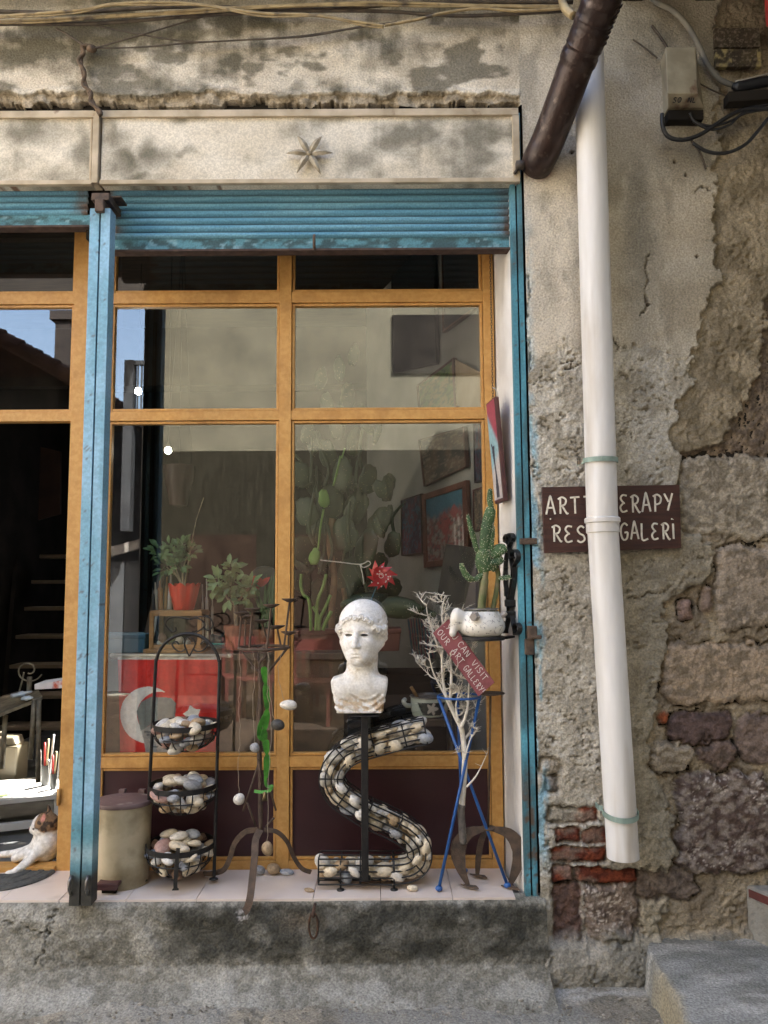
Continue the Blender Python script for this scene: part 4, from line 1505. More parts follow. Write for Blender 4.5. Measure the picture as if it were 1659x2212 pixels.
# ---- cactus in the teapot
cb = P(1044, 1322, TPY)
ca = thing('cactus', 'green prickly pear cactus with long pads growing out of the teapot', 'cactus', cb)
m_cac = M('cactus_skin', (.026, .066, .020), (.05, .105, .03), scale=22, rough=.55, bump=.5, bscale=150, c3=(.10, .13, .04), scale3=16, lo3=.55, hi3=.75)
m_cac2 = M('cactus_trunk', (.12, .14, .05), (.20, .17, .09), scale=25, rough=.7, bump=.3, bscale=90)
m_spine = M('pale_spine', (.62, .60, .42), rough=.8)


def padlist(lst, y):
    out = []
    for it in lst:
        out.append(([P(a, c, y + (it[3] if len(it) > 3 else 0)) for a, c in it[0]], it[1], it[2]))
    return out


pads = [([(1046, 1195), (1050, 1150), (1058, 1110), (1062, 1096)], .024, .45), ([(1062, 1100), (1058, 1080), (1059, 1055)], .012, .6), ([(1050, 1235), (1045, 1212), (1044, 1185)], .034, .5),
        ([(1070, 1200), (1060, 1180), (1062, 1152), (1064, 1135)], .014, .6), ([(1030, 1192), (1022, 1162), (1014, 1130), (1010, 1112)], .009, .7), ([(1034, 1198), (1026, 1170), (1022, 1145)], .008, .7),
        ([(1052, 1232), (1030, 1250), (1012, 1248), (1000, 1230), (996, 1216)], .013, .6), ([(1060, 1200), (1078, 1188), (1094, 1182)], .026, .4), ([(1055, 1215), (1072, 1212), (1086, 1205)], .022, .5),
        ([(1078, 1250), (1092, 1248), (1104, 1246)], .014, .45), ([(1060, 1232), (1070, 1215), (1076, 1200)], .018, .6)]
t, ts = MB(), MB()
for pl, rad, fl in padlist(pads, TPY):
    c_ = spl(pl, 8)
    N_ = len(c_)
    pr = [rad * (.35 + .65 * math.sin(math.pi * min(1, (.12 + .88 * i / (N_ - 1)))) ** .55) if i < N_ - 1 else rad * .15 for i in range(N_)]
    t.sweep(c_, lambda i: [(pr[i] * math.cos(a), pr[i] * fl * math.sin(a)) for a in np.linspace(0, 2 * math.pi, 13)[:-1]], nrm=Vector((1, -.15, .05)))
    for i in range(1, N_ - 1):
        for k in range(max(3, int(rad * 380))):
            a = random.uniform(0, 2 * math.pi)
            tt = (c_[min(i + 1, N_ - 1)] - c_[i - 1]).normalized()
            nn_ = (Vector((1, -.15, .05)) - tt * tt.dot(Vector((1, -.15, .05)))).normalized()
            b_ = tt.cross(nn_)
            d_ = nn_ * math.cos(a) * pr[i] + b_ * math.sin(a) * pr[i] * fl
            ts.ell(c_[i] + d_ * 1.02 + tt * random.uniform(-.004, .004), (.0016, .0016, .0016), None, 4)
t.build('pad', m_cac, ca, True)
ts.build('spine', m_spine, ca)
tag(bpy.data.objects[ts and 'spine'], kind='stuff')
t = MB()
t.tube(PP([(1040, 1330), (1041, 1300), (1045, 1270), (1050, 1228)], TPY, 6), [.020] * 4 + [.016] * 11 + [.012] * 4, 12)
t.tube(PP([(1062, 1330), (1068, 1300), (1074, 1265), (1076, 1240), (1068, 1215)], TPY + .02, 6), .010, 10)
t.build('trunk', m_cac2, ca, True)

# ---- red board "you can visit our art gallery!"
YB = -.005
q = [P(935, 1368, YB), P(1034, 1505, YB - .02), P(1069, 1474, YB - .02), P(970, 1337, YB)]
gs = thing('gallery_sign', 'dusty red board with white capitals tilted among bare twigs', 'sign', q[1])
t = MB()
t.hexa(q, (0, .010, 0))
t.build('board', M('faded_red_board', (.22, .055, .065), (.28, .085, .09), scale=9, rough=.7, c3=(.15, .035, .04), scale3=14, lo3=.5, hi3=.66), gs, bevel=.002)
ex, ez = (q[1] - q[0]).normalized(), (q[3] - q[0]).normalized()
nn_ = ex.cross(ez).normalized()
if nn_.y > 0:
    nn_ = -nn_
m_wl = M('chalk_white', (.74, .70, .66), rough=.8)
t = MB()
L = (q[1] - q[0]).length
o_ = q[0] + nn_ * .001
for tx_, s0, row in (('YOU', .05, .60), ('CAN', .32, .60), ('VISIT', .62, .60), ('OUR', .03, .18), ('ART', .335, .18), ('GALLERY!', .60, .17)):
    letters(t, tx_, o_ + ex * L * s0 + ez * (.085 * row), ex, ez, nn_, .0165 if tx_ != 'GALLERY!' else .0122, .0225, .0011, .30)
t.build('lettering', m_wl, gs)

# ---- blue plant stand
YS = .06
m_bl = M('royal_blue_paint', (.012, .075, .27), (.02, .10, .33), scale=20, rough=.4, bump=.1)
bs_ = thing('plant_stand', 'thin royal blue iron tripod stand holding the white dead branch', 'plant stand', P(1000, 1905, YS))
rc = P(992, 1504, YS)
rr_ = 45 * S(YS)
t = MB()
t.tube([rc + Vector((rr_ * math.cos(a), rr_ * math.sin(a), 0)) for a in np.linspace(0, 2 * math.pi, 33)[:-1]], .0045, 8, closed=True)
t.build('ring', m_bl, bs_, True)
zf_ = ZT + .012
for tp_, ft in ((rc + Vector((-rr_, -.0, 0)), P(1096, 1908, .045)), (rc + Vector((rr_ * .95, -.01, 0)), P(948, 1910, .02)), (rc + Vector((.0, rr_, 0)), P(1003, 1880, .20))):
    ft = Vector((ft.x, ft.y, zf_))
    t = MB()
    t.tube([tp_, tp_.lerp(ft, .5), ft], .0062, 10)
    t.ell(ft, (.014, .012, .011))
    t.build('leg', m_bl, bs_, True)

# ---- dead branch
m_br = M('bleached_wood', (.76, .72, .64), (.60, .55, .46), scale=30, rough=.85, bump=.3, bscale=120)
m_bk = M('grey_bark', (.16, .14, .12), (.1, .09, .08), scale=40, rough=.9, bump=.4)
bb = thing('dead_branch', 'bare white thorny branch standing in the blue tripod', 'branch', P(1000, 1815, YS))
YBb = .05
t = MB()
trunk = [(1001, 1815), (997, 1760), (998, 1735), (1001, 1700), (1004, 1640), (1001, 1600), (996, 1572), (984, 1548), (972, 1520)]
t.tube(PP(trunk, YBb, 5), [.013 - .004 * i / 40 for i in range(41)], 10)


def rnd_branch(t, p, d, L, r, lev):
    pts = [p]
    n_ = 6
    for i in range(n_):
        d = (d + Vector((random.uniform(-.22, .22), random.uniform(-.15, .15), random.uniform(-.12, .2)))).normalized()
        pts.append(pts[-1] + d * L / n_)
    t.tube(pts, [r * (1 - .75 * i / n_) for i in range(n_ + 1)], 6)
    for i in range(1, n_ + 1):
        for k in range(2 if lev else 1):
            if lev > 0 and random.random() < .16:
                s_ = Vector((random.uniform(-1, 1), random.uniform(-.6, .6), random.uniform(-.1, .9))).normalized()
                rnd_branch(t, pts[i], (d + s_ * 1.1).normalized(), L * random.uniform(.35, .55), max(r * .6, .0014), lev - 1)
            if k:
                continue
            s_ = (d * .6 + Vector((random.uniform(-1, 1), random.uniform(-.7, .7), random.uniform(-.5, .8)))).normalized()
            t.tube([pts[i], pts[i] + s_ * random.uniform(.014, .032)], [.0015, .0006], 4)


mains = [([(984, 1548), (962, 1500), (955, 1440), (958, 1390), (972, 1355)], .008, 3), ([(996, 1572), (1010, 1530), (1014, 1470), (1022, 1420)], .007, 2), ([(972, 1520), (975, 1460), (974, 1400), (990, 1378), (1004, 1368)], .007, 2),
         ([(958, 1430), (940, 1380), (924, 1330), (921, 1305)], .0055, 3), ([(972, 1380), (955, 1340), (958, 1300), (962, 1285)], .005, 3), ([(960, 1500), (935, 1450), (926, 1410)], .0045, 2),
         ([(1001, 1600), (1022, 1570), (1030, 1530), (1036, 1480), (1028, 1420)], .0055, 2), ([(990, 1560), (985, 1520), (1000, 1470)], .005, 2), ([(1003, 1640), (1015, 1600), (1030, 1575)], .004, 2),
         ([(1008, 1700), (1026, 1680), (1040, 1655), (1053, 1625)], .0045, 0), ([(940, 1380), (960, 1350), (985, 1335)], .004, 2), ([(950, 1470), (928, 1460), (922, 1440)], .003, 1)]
for pl, r, lev in mains:
    c_ = PP(pl, YBb + random.uniform(-.02, .02), 5)
    t.tube(c_, [r * (1 - .85 * i / len(c_)) for i in range(len(c_))], 7)
    for i in range(2, len(c_), 4):
        for k in range(2):
            s_ = Vector((random.uniform(-1, 1), random.uniform(-.6, .6), random.uniform(0, .8))).normalized()
            if lev > 0 and k == 0:
                rnd_branch(t, c_[i], s_, random.uniform(.04, .095), max(r * .5, .0018), 1)
            t.tube([c_[i], c_[i] + Vector((random.uniform(-1, 1), random.uniform(-.5, .5), random.uniform(-.4, .9))).normalized() * random.uniform(.015, .03)], [.0013, .0004], 4)
t.build('twig', m_br, bb, True)
t = MB()
t.tube(PP([(1001, 1822), (998, 1790), (996, 1752), (998, 1738)], YBb - .001, 4), .0142, 10)
t.build('bark', m_bk, bb, True)

# ---- slim iron candle stand at the right
YC = .07
cs_ = thing('candle_stand', 'slim rusty candle stand on three crescent-shaped blade feet', 'candle stand', P(1056, 1915, YC))
t = MB()
ct = P(1060, 1500, YC)
t.lathe([(.0, -.006), (.02, -.004), (.055, .003), (.056, .006), (.02, .001), (0, 0)], ct, 28)
t.build('cup', m_rust, cs_, True)
t = MB()
kn = P(1055, 1788, YC)
t.tube([ct, kn], .0042, 8)
t.lathe([(.0, .004), (.030, .002), (.030, -.004), (0, -.006)], kn, 20)
t.build('stem', m_rust, cs_, True)
for (pl, wd, nr, ft) in (([(1048, 1790), (1015, 1798), (993, 1822), (990, 1850), (998, 1882), (1012, 1912)], [.014, .040, .058, .054, .034, .012], (0, -1, 0), [(997, 1912), (1018, 1928), (1024, 1934), (1010, 1908)]),
                         ([(1062, 1790), (1098, 1800), (1119, 1826), (1122, 1852), (1112, 1885), (1100, 1915)], [.014, .040, .058, .054, .034, .012], (0, -1, 0), [(1100, 1915), (1120, 1905), (1122, 1918), (1102, 1930)]),
                         ([(1052, 1792, .10), (1040, 1815, .13), (1034, 1848, .15), (1032, 1875, .16), (1031, 1890, .16)], [.014, .024, .024, .020, .014], (-.3, -1, 0), [(1000, 1890), (1030, 1878), (1046, 1893), (1010, 1895)])):
    t = MB()
    yy = YC if len(pl[0]) == 2 else .15
    c_ = PP(pl, YC - .02, 6)
    for p_ in c_:
        p_.z = max(p_.z, ZT + .004)
    t.strap(c_, list(np.interp(np.linspace(0, 1, len(c_)), np.linspace(0, 1, len(wd)), wd)), .004, nr)
    e_ = c_[-1]
    t.hexa([e_ + Vector((-.03, .01, -.002)), e_ + Vector((.028, -.01, -.002)), e_ + Vector((.035, -.035, -.002)), e_ + Vector((-.005, -.02, -.002))], (0, 0, .005))
    t.build('foot', m_rust, cs_)
t = MB()

# ---- pedal bin
YN = .125
bn = thing('pedal_bin', 'stained cream pedal bin with a dull brown lid by the blue post', 'pedal bin', Vector((P(262, 1900, YN).x, YN, ZT)))
o_ = Vector(bn['_o'])
zl = P(262, 1735, YN).z - ZT
rw = 60 * S(YN)
t = MB()
t.lathe([(rw * .90, 0), (rw * .93, .012), (rw * .95, .1), (rw * .98, zl - .02), (rw * 1.0, zl - .012), (rw * 1.0, zl)], o_, 48, sy=.85)
t.build('body', M('cream_plastic', (.52, .46, .33), (.40, .34, .22), scale=7, rough=.5, bump=.05, c3=(.17, .135, .075), scale3=8, lo3=.46, hi3=.70), bn, True, auto=40)
t = MB()
t.lathe([(rw * 1.03, zl), (rw * 1.04, zl + .008), (rw * 1.0, zl + .015), (rw * .5, zl + .022), (0, zl + .024)], o_, 48, sy=.85)
for k in (-.3, .4):
    t.box(o_.x + rw * k - .012, o_.x + rw * k + .012, o_.y + rw * .7, o_.y + rw * .9, o_.z + zl + .01, o_.z + zl + .03)
t.build('lid', M('dull_brown_plastic', (.10, .06, .06), (.15, .10, .095), scale=10, rough=.6, bump=.1, c3=(.24, .20, .18), scale3=22, lo3=.58, hi3=.7), bn, True, auto=40)
t = MB()
xp = P(233, 1885, .01).x - 0
yp = o_.y - rw * .80
t.box(xp - .042, xp + .042, yp - .035, yp + .02, .028 + ZT, .042 + ZT)
t.box(xp - .042, xp + .042, yp - .035, yp - .028, .018 + ZT, .030 + ZT)
t.build('pedal', M('brown_pedal', (.10, .035, .035), (.07, .03, .03), scale=20, rough=.5), bn, bevel=.003)
t = MB()
t.box(xp - .026, xp + .026, yp - .012, yp + .012, ZT, .028 + ZT)
t.build('pedal_slot', m_dark, bn)

# ---- pebbles
PCOL = {'cream': ((.68, .60, .46), (.58, .49, .35)), 'white': ((.72, .69, .63), (.60, .56, .49)), 'grey': ((.25, .255, .265), (.36, .36, .36)), 'tan': ((.40, .29, .17), (.30, .21, .12)),
        'brown': ((.20, .125, .085), (.28, .17, .11)), 'bluish': ((.29, .32, .37), (.40, .42, .45)), 'dark': ((.045, .042, .038), (.075, .07, .062)), 'pink': ((.45, .25, .2), (.5, .33, .27))}
PM = {k: M('pebble_' + k, a, b_, scale=3, rough=.6, bump=.12, bscale=8, c3=tuple(x * .55 for x in a), scale3=2.2, lo3=.5, hi3=.75) for k, (a, b_) in PCOL.items()}
PMESH = {}


def pmesh(kind, var):
    if (kind, var) not in PMESH:
        r_ = random.Random(var * 31 + 5)
        t = MB()
        s1, s2, s3 = r_.uniform(0, 9), r_.uniform(0, 9), r_.uniform(0, 9)
        t.ell((0, 0, 0), (1, 1, 1), None, 18, None, lambda d: 1 + .09 * math.sin(d.x * 2 + s1) * math.cos(d.y * 2.3 + s2) + .06 * math.sin(d.z * 3 + s3 + d.x * 1.7))
        me = bpy.data.meshes.new('pebble')
        me.from_pydata(t.v, [], t.f)
        me.materials.append(PM[kind])
        me.polygons.foreach_set('use_smooth', [True] * len(me.polygons))
        me.update()
        PMESH[(kind, var)] = me
    return PMESH[(kind, var)]


def pebble(loc, rad, rot, kind, label, group):
    o = bpy.data.objects.new('pebble', pmesh(kind, random.randrange(5)))
    col.objects.link(o)
    o.location = loc
    o.scale = rad
    o.rotation_euler = rot
    return tag(o, label, 'pebble', group)


def pick(ws):
    return random.choices(list(ws), list(ws.values()))[0]


# ---- three-tier basket rack
YR = .115
rk = thing('basket_rack', 'black wire rack of three round baskets under a scrolled arch', 'rack', Vector((P(390, 1900, YR).x, YR, ZT)))
cx_ = P(395, 1650, YR).x
t = MB()
leftp = [(310, 1903), (319, 1760), (328, 1600), (336, 1440)]
rightp = [(462, 1900), (466, 1760), (470, 1600), (474, 1440)]
arch = [(338, 1425), (345, 1405), (358, 1388), (378, 1375), (404, 1369), (432, 1374), (453, 1390), (467, 1410), (473, 1428)]
pl = PP(leftp + arch + rightp[::-1], YR, 8)
for p_ in pl:
    p_.z = max(p_.z, ZT + .004)
t.tube(pl, .0068, 8)
for q_ in (pl[0], pl[-1]):
    t.ell(q_ + Vector((0, -.004, .004)), (.018, .013, .006))
t.build('frame', m_iron, rk, True)
t = MB()
fl_ = [(379, 1925 - 2), (379, 1905), (381, 1870), (384, 1845), (385, 1832)]
yfr = YR - .128
pts = PP(fl_, yfr, 5)
for p_ in pts:
    p_.z = max(p_.z, ZT + .003)
t.strap(pts, [.024] * 2 + [.014] * 19, .006, (0, -1, 0))
t.build('leg', m_iron, rk)
t = MB()
for pl_ in ([(372, 1366), (358, 1352), (362, 1338), (380, 1333), (410, 1338)], [(410, 1338), (432, 1332), (452, 1334), (460, 1350), (450, 1362), (440, 1356)], [(372, 1366), (380, 1362), (378, 1356)], [(410, 1372), (424, 1366), (442, 1352), (436, 1340), (420, 1334)],
            [(409, 1418), (404, 1408), (398, 1390), (404, 1378), (409, 1376)], [(409, 1418), (414, 1408), (422, 1390), (414, 1378), (409, 1376)], [(401, 1402), (390, 1408), (378, 1402), (372, 1392), (380, 1386), (387, 1392)],
            [(417, 1402), (428, 1408), (442, 1402), (448, 1392), (440, 1386), (433, 1392)]):
    t.tube(PP(pl_, YR - .002, 6), .0032, 6)
t.build('scrollwork', m_iron, rk, True)
bask = []
for (ru, rv, rad, dep, lbl) in ((401, 1565, 68, 50, 'top'), (396, 1696, 70, 52, 'middle'), (390, 1824, 70, 56, 'bottom')):
    c_ = P(ru, rv, YR)
    r0 = rad * S(YR)
    dp_ = dep * S(YR) * .98
    t = MB()
    nn_ = 40
    t.lathe([(r0 + .001, -.010), (r0 + .001, .010), (r0 - .002, .010), (r0 - .002, -.010)], c_, nn_, open_=True)
    prof = [(1, 0), (.97, -.3), (.86, -.62), (.66, -.87), (.46, -1)]
    for k in range(18):
        a = 2 * math.pi * k / 18
        t.tube(spl([c_ + Vector((r0 * q * math.cos(a), r0 * q * math.sin(a), dp_ * z)) for q, z in prof], 3), .0024, 5)
    for q, z in ((.93, -.47), (.46, -1)):
        t.tube([c_ + Vector((r0 * q * math.cos(a), r0 * q * math.sin(a), dp_ * z)) for a in np.linspace(0, 2 * math.pi, 37)[:-1]], .003, 5, closed=True)
    t.build('basket', m_iron, rk, True, auto=40)
    bask.append((c_, r0, dp_, lbl))
words_ = {'cream': 'smooth cream pebble', 'white': 'whitish pebble', 'grey': 'grey pebble', 'tan': 'tan pebble', 'brown': 'brown pebble', 'bluish': 'bluish grey pebble', 'dark': 'blackish pebble', 'pink': 'pinkish pebble'}
for c_, r0, dp_, lbl in bask:
    placed = []
    tries = 0
    mx_ = {'top': 42, 'middle': 40, 'bottom': 42}[lbl]
    while len(placed) < mx_ and tries < 9000:
        tries += 1
        z = random.uniform(-.92, {'top': .14, 'middle': .28, 'bottom': .30}[lbl]) * dp_
        a = random.uniform(0, 2 * math.pi)
        lim = (r0 * math.sqrt(max(0, 1 - (z / dp_) ** 2 * .82)) if z < 0 else r0 * (.92 - 1.6 * z / dp_)) - .016
        if lim <= .01:
            continue
        q = lim * math.sqrt(random.random() if random.random() < .4 else random.uniform(.75, 1))
        s_ = random.uniform(.019, .031) if tries < 4000 else random.uniform(.013, .019)
        p_ = c_ + Vector((q * math.cos(a), q * math.sin(a), z))
        if all((p_ - p2).length > .80 * (s_ + s2) for p2, s2 in placed):
            placed.append((p_, s_))
            kd = pick({'cream': 5, 'white': 4, 'grey': 2, 'tan': 3, 'brown': 1, 'bluish': 1.5, 'pink': .2})
            pebble(p_, (s_ * random.uniform(1.0, 1.45), s_ * random.uniform(.8, 1), s_ * random.uniform(.55, .8)), (random.uniform(-.5, .5), random.uniform(-.5, .5), random.uniform(0, 3)), kd,
                   words_[kd] + ' heaped in the %s basket of the black wire rack' % lbl, '%s pebbles in the %s basket' % (kd, lbl))
    for k in range(3):
        a = random.uniform(3.6, 5.8)
        kd = ('cream', 'white', 'bluish')[k]
        zz = {'top': .10, 'middle': .26, 'bottom': .40}[lbl] * dp_
        pebble(c_ + Vector((.035 * (k - 1) * 1.3, -.03 * (k % 2), zz)), (.036, .024, .017), (0, random.uniform(-.3, .3), random.uniform(-.6, .6)), kd,
               words_[kd] + ' lying on top of the heap in the %s basket' % lbl, '%s pebbles on top of the %s heap' % (kd, lbl))

# ---- pebble-filled S sculpture
YG = .085
ga = thing('pebble_sculpture', 'black wire cage bent into a letter S and packed with pebbles', 'sculpture', Vector((P(790, 1900, YG).x, YG, ZT)))
SP = [(918, 1577), (885, 1583), (858, 1590), (807, 1604), (760, 1620), (730, 1645), (717, 1677), (728, 1708), (756, 1731), (793, 1754), (836, 1774), (878, 1796), (902, 1823), (904, 1850), (886, 1868), (850, 1874), (807, 1874), (749, 1874), (690, 1874)]
cen = spl([P(a, c, YG) for a, c in SP], 6)
hw = 25 * S(YG)
hd = .045
t = MB()
Nc = len(cen)
fr_ = []
for i, p_ in enumerate(cen):
    tt = (cen[min(i + 1, Nc - 1)] - cen[max(i - 1, 0)]).normalized()
    fr_.append((tt, Vector((0, -1, 0)), tt.cross(Vector((0, -1, 0))).normalized()))


def sect(i, a, b_):
    return cen[i] + fr_[i][2] * (a * hw) + Vector((0, -1, 0)) * (b_ * hd)


for a, b_ in [(-1, 1), (-.5, 1), (0, 1), (.5, 1), (1, 1), (1, 0), (-1, 0), (1, -1), (.33, -1), (-.33, -1), (-1, -1)]:
    t.tube([sect(i, a, b_) for i in range(Nc)], .0032, 6)
for i in list(range(0, Nc, 9)) + [Nc - 1]:
    t.tube([sect(i, a, b_) for a, b_ in ((-1, 1), (1, 1), (1, -1), (-1, -1))], .003, 6, closed=True)
t.build('cage', m_iron, ga, True)
for a, y_ in ((737, YG - hd), (851, YG - hd), (737, YG + hd), (851, YG + hd)):
    t = MB()
    x_ = P(a, 1890, YG).x
    z_ = P(a, 1850, YG).z
    t.tube([(x_, y_, z_), (x_, y_, ZT + .004)], .0034, 8)
    t.lathe([(0, .006), (.014, .004), (.015, 0), (0, 0)], (x_, y_, ZT), 14)
    t.build('leg', m_iron, ga, True)
t = MB()
xpole = P(789, 1700, YG).x
t.box(xpole - .0135, xpole + .0135, YG - hd - .02 - .0135, YG - hd - .02 + .0135, P(789, 1885, YG).z, P(789, 1537, YG).z - .006)
YPOLE = YG - hd - .02
t.box(xpole - .055, xpole + .055, YPOLE - .03, YPOLE + .05, P(789, 1537, YG).z - .006, P(789, 1537, YG).z)
t.box(xpole - .02, xpole + .02, YPOLE - .01, YG + .02, P(789, 1885, YG).z - .006, P(789, 1885, YG).z)
t.build('pole', m_iron, ga, bevel=.002)
placed = []
for tr in range(26000):
    i = random.randrange(1, Nc - 1)
    flat = i > Nc * .80
    s_ = random.uniform(.024, .036) if tr < 9000 else random.uniform(.013, .022)
    lim = 1 - s_ * .62 / hw
    a, b_ = random.uniform(-lim, lim), random.uniform(-.75, .75)
    if flat and a * fr_[i][2].z > .55:
        continue
    p_ = sect(i, a, b_)
    if all((p_ - p2).length > .77 * (s_ + s2) for p2, s2 in placed):
        placed.append((p_, s_))
        kd = pick({'cream': 7, 'white': 6, 'grey': .8, 'tan': 1.5, 'bluish': .5, 'dark': .2})
        seg = 'upper arm' if i < Nc * .32 else ('middle sweep' if i < Nc * .62 else ('lower bend' if not flat else 'foot'))
        an = math.atan2(fr_[i][0].z, fr_[i][0].x)
        pebble(p_, (s_ * random.uniform(1, 1.3), s_ * random.uniform(.75, .9), s_ * random.uniform(.7, .92)), (random.uniform(-.3, .3), -an + random.uniform(-.7, .7), random.uniform(-.4, .4)), kd,
               words_[kd] + ' caged in the %s of the S-shaped sculpture' % seg, '%s pebbles in the %s of the S' % (kd, seg))
    if len(placed) >= 175:
        break
for a, c, r_, kd, lb in ((560, 1873, (.022, .02, .019), 'grey', 'round grey pebble on the tiles just behind the strap foot'), (590, 1874, (.027, .024, .023), 'tan', 'round tan pebble on the tiles below the hanging egg-shaped stone'),
                         (620, 1880, (.03, .02, .011), 'bluish', 'flat bluish pebble leaning on the tiles by the ochre frame'), (891, 1906, (.021, .016, .011), 'cream', 'small cream pebble lying loose under the foot of the S sculpture'),
                         (668, 1893, (.02, .014, .006), 'tan', 'thin tan pebble beside the curled rusty strap')):
    y_ = .20 if c < 1884 else .03
    q = P(a, c, y_)
    pebble(Vector((q.x, q.y, ZT + r_[2] * .95)), r_, (0, .1, random.uniform(-.5, .5)), kd, lb, None)

# ---- rusty candle wheel with hanging stones
YK = .06
ck = thing('candelabra', 'rusty iron stand with a ring of candle cups and strap feet', 'candelabra', Vector((P(563, 1880, YK).x, YK, ZT)))
rc = P(570, 1399, YK)
rr_ = 53 * S(YK)
t = MB()
t.tube([rc + Vector((rr_ * math.cos(a), rr_ * math.sin(a), 0)) for a in np.linspace(0, 2 * math.pi, 41)[:-1]], .0058, 8, closed=True)
t.tube([rc + Vector((-rr_, 0, 0)), P(548, 1440, YK), P(563, 1458, YK)], .004, 6)
t.tube([rc + Vector((-rr_ * .4, rr_ * .9, 0)), P(558, 1430, YK), P(563, 1458, YK)], .004, 6)
t.tube([rc + Vector((rr_ * .97, -.01, 0)), P(576, 1456, YK)], .0052, 6)
t.tube([P(542, 1440, YK), P(562, 1454, YK)], .006, 6)
t.build('ring', m_rust, ck, True)
for (a, c, an) in ((522, 1323, 195), (531, 1331, 150), (545, 1315, 245), (586, 1306, 285), (565, 1340, 85), (599, 1352, 55), (626, 1294, 330), (624, 1365, 20)):
    t = MB()
    base = rc + Vector((rr_ * math.cos(R(an)), rr_ * math.sin(R(an)), 0))
    top = P(a, c, base.y)
    rcu = 17 * S(YK)
    t.lathe([(.004, -.014), (.012, -.011), (rcu, -.001), (rcu * 1.02, .002), (rcu * .5, -.006), (0, -.008)], top, 22)
    t.tube([base, top - Vector((0, 0, .008))], .0042, 7)
    t.build('candle_cup', m_rust, ck, True, auto=60)
t = MB()
t.tube(PP([(578, 1388), (574, 1396), (563, 1402), (561, 1408), (572, 1412), (573, 1420), (563, 1428), (560, 1438), (562, 1450)], YK, 6), .006, 8)
t.tube(PP([(562, 1446), (563, 1520), (560, 1600), (562, 1700), (563, 1795)], YK, 6), [.0085 + .0015 * math.sin(i) for i in range(25)], 10)
t.tube(PP([(565, 1450), (558, 1520), (556, 1540), (558, 1600)], YK + .012, 6), .004, 6)
for a_, b_ in (((525, 1752), (560, 1645)), ((596, 1751), (576, 1680)), ((533, 1732), (552, 1784)), ((592, 1767), (574, 1786)), ((558, 1640), (566, 1690))):
    t.tube([P(*a_, YK - .01), P(*b_, YK)], .0042, 6)
t.build('stem', m_rust, ck, True)
for pl, w0 in (([(556, 1793, .05), (530, 1797, .05), (508, 1820, .06), (497, 1852, .08), (484, 1878, .10), (462, 1886, .13), (440, 1888, .14)], .020), ([(562, 1792, .045), (552, 1815, .02), (550, 1850, -.02), (545, 1900, -.05), (540, 1940, -.085), (533, 1964, -.092), (527, 1970, -.094)], .026),
               ([(570, 1793, .05), (598, 1797, .05), (620, 1818, .07), (634, 1850, .10), (652, 1876, .12), (672, 1884, .13)], .016)):
    t = MB()
    c_ = PP(pl, YK, 7)
    nr = Vector((0, -1, 0)) if w0 > .025 else Vector((.0, -.35, 1))
    if w0 > .025:
        t.strap(c_, w0, .005, (0, -1, .2))
    else:
        t.sweep(c_, lambda i: [(-.0025, -w0 / 2), (.0025, -w0 / 2), (.0025, w0 / 2), (-.0025, w0 / 2)], nrm=None)
    t.build('leg', m_rust, ck)
m_string = M('thin_string', (.35, .29, .22), rough=.9)
HS = [([(517, 1400), (519, 1470), (515, 1520), (519, 1590), (515, 1650), (517, 1714)], (517, 1726), (.021, .019, .0215), 'white', 'round white stone hanging lowest at the left of the rusty stand'),
      ([(612, 1403), (600, 1450), (612, 1510)], (623, 1523), (.033, .024, .021), 'white', 'flat white stone hanging in front of the ochre mullion'),
      ([(580, 1408), (582, 1480), (590, 1545)], (599, 1566), (.026, .022, .0235), 'dark', 'dark round stone hanging beside the green ribbon'),
      ([(545, 1405), (550, 1440), (547, 1530), (550, 1600)], (550, 1615), (.018, .017, .020), 'grey', 'small grey stone hanging against the rusty stem'),
      ([(580, 1410), (578, 1500), (586, 1560), (580, 1700), (577, 1818)], (577, 1833), (.021, .018, .029), 'tan', 'egg-shaped tan stone hanging just above the tiles')]
for pl, (a, c), r_, kd, lb in HS:
    y_ = YK - .045
    o = pebble(P(a, c, y_), r_, (0, 0, 0), kd, lb, 'stones hung on strings')
    o.name = 'hanging_stone'
    o['category'] = 'stone'
    t = MB()
    t.tube([p_ + Vector((random.uniform(-.003, .003), 0, 0)) for p_ in PP(pl + [(a, c)], y_, 6)], .0009, 4)
    one(t, 'string', m_string, 'thin string that carries the ' + lb.split(' hanging')[0], 'string')
t = MB()
yr_ = YK - .03
t.strap(PP([(570, 1440), (573, 1470), (577, 1520), (574, 1560), (570, 1595), (574, 1605), (577, 1640), (575, 1680)], yr_, 7), [.010, .022, .026, .027, .026, .024, .022, .02] * 6 + [.012] * 2, .003, (.35, -1, 0))
t.strap(PP([(572, 1545), (562, 1568), (560, 1588), (566, 1594), (571, 1575)], yr_ - .008, 7), .018, .003, (.6, -1, 0))
t.strap(PP([(574, 1670), (574, 1692), (580, 1700), (588, 1698), (582, 1708), (565, 1711), (549, 1709)], yr_ - .004, 7), .011, .003, (.2, -1, .5))
one(t, 'ribbon', M('green_satin', (.07, .30, .03), (.025, .12, .014), scale=26, rough=.45), 'bright green ribbon knotted round the rusty stem', 'ribbon')
t = MB()
t.lathe([(.003, .02), (.006, .018), (.008, .004), (.012, -.012), (.011, -.012), (.006, 0)], P(572, 1722, yr_ - .005), 16)
one(t, 'bell', M('old_brass', (.20, .15, .08), (.12, .09, .05), scale=40, rough=.4, metal=.8), 'small tarnished bell hanging at the end of the green ribbon', 'bell', None, True)

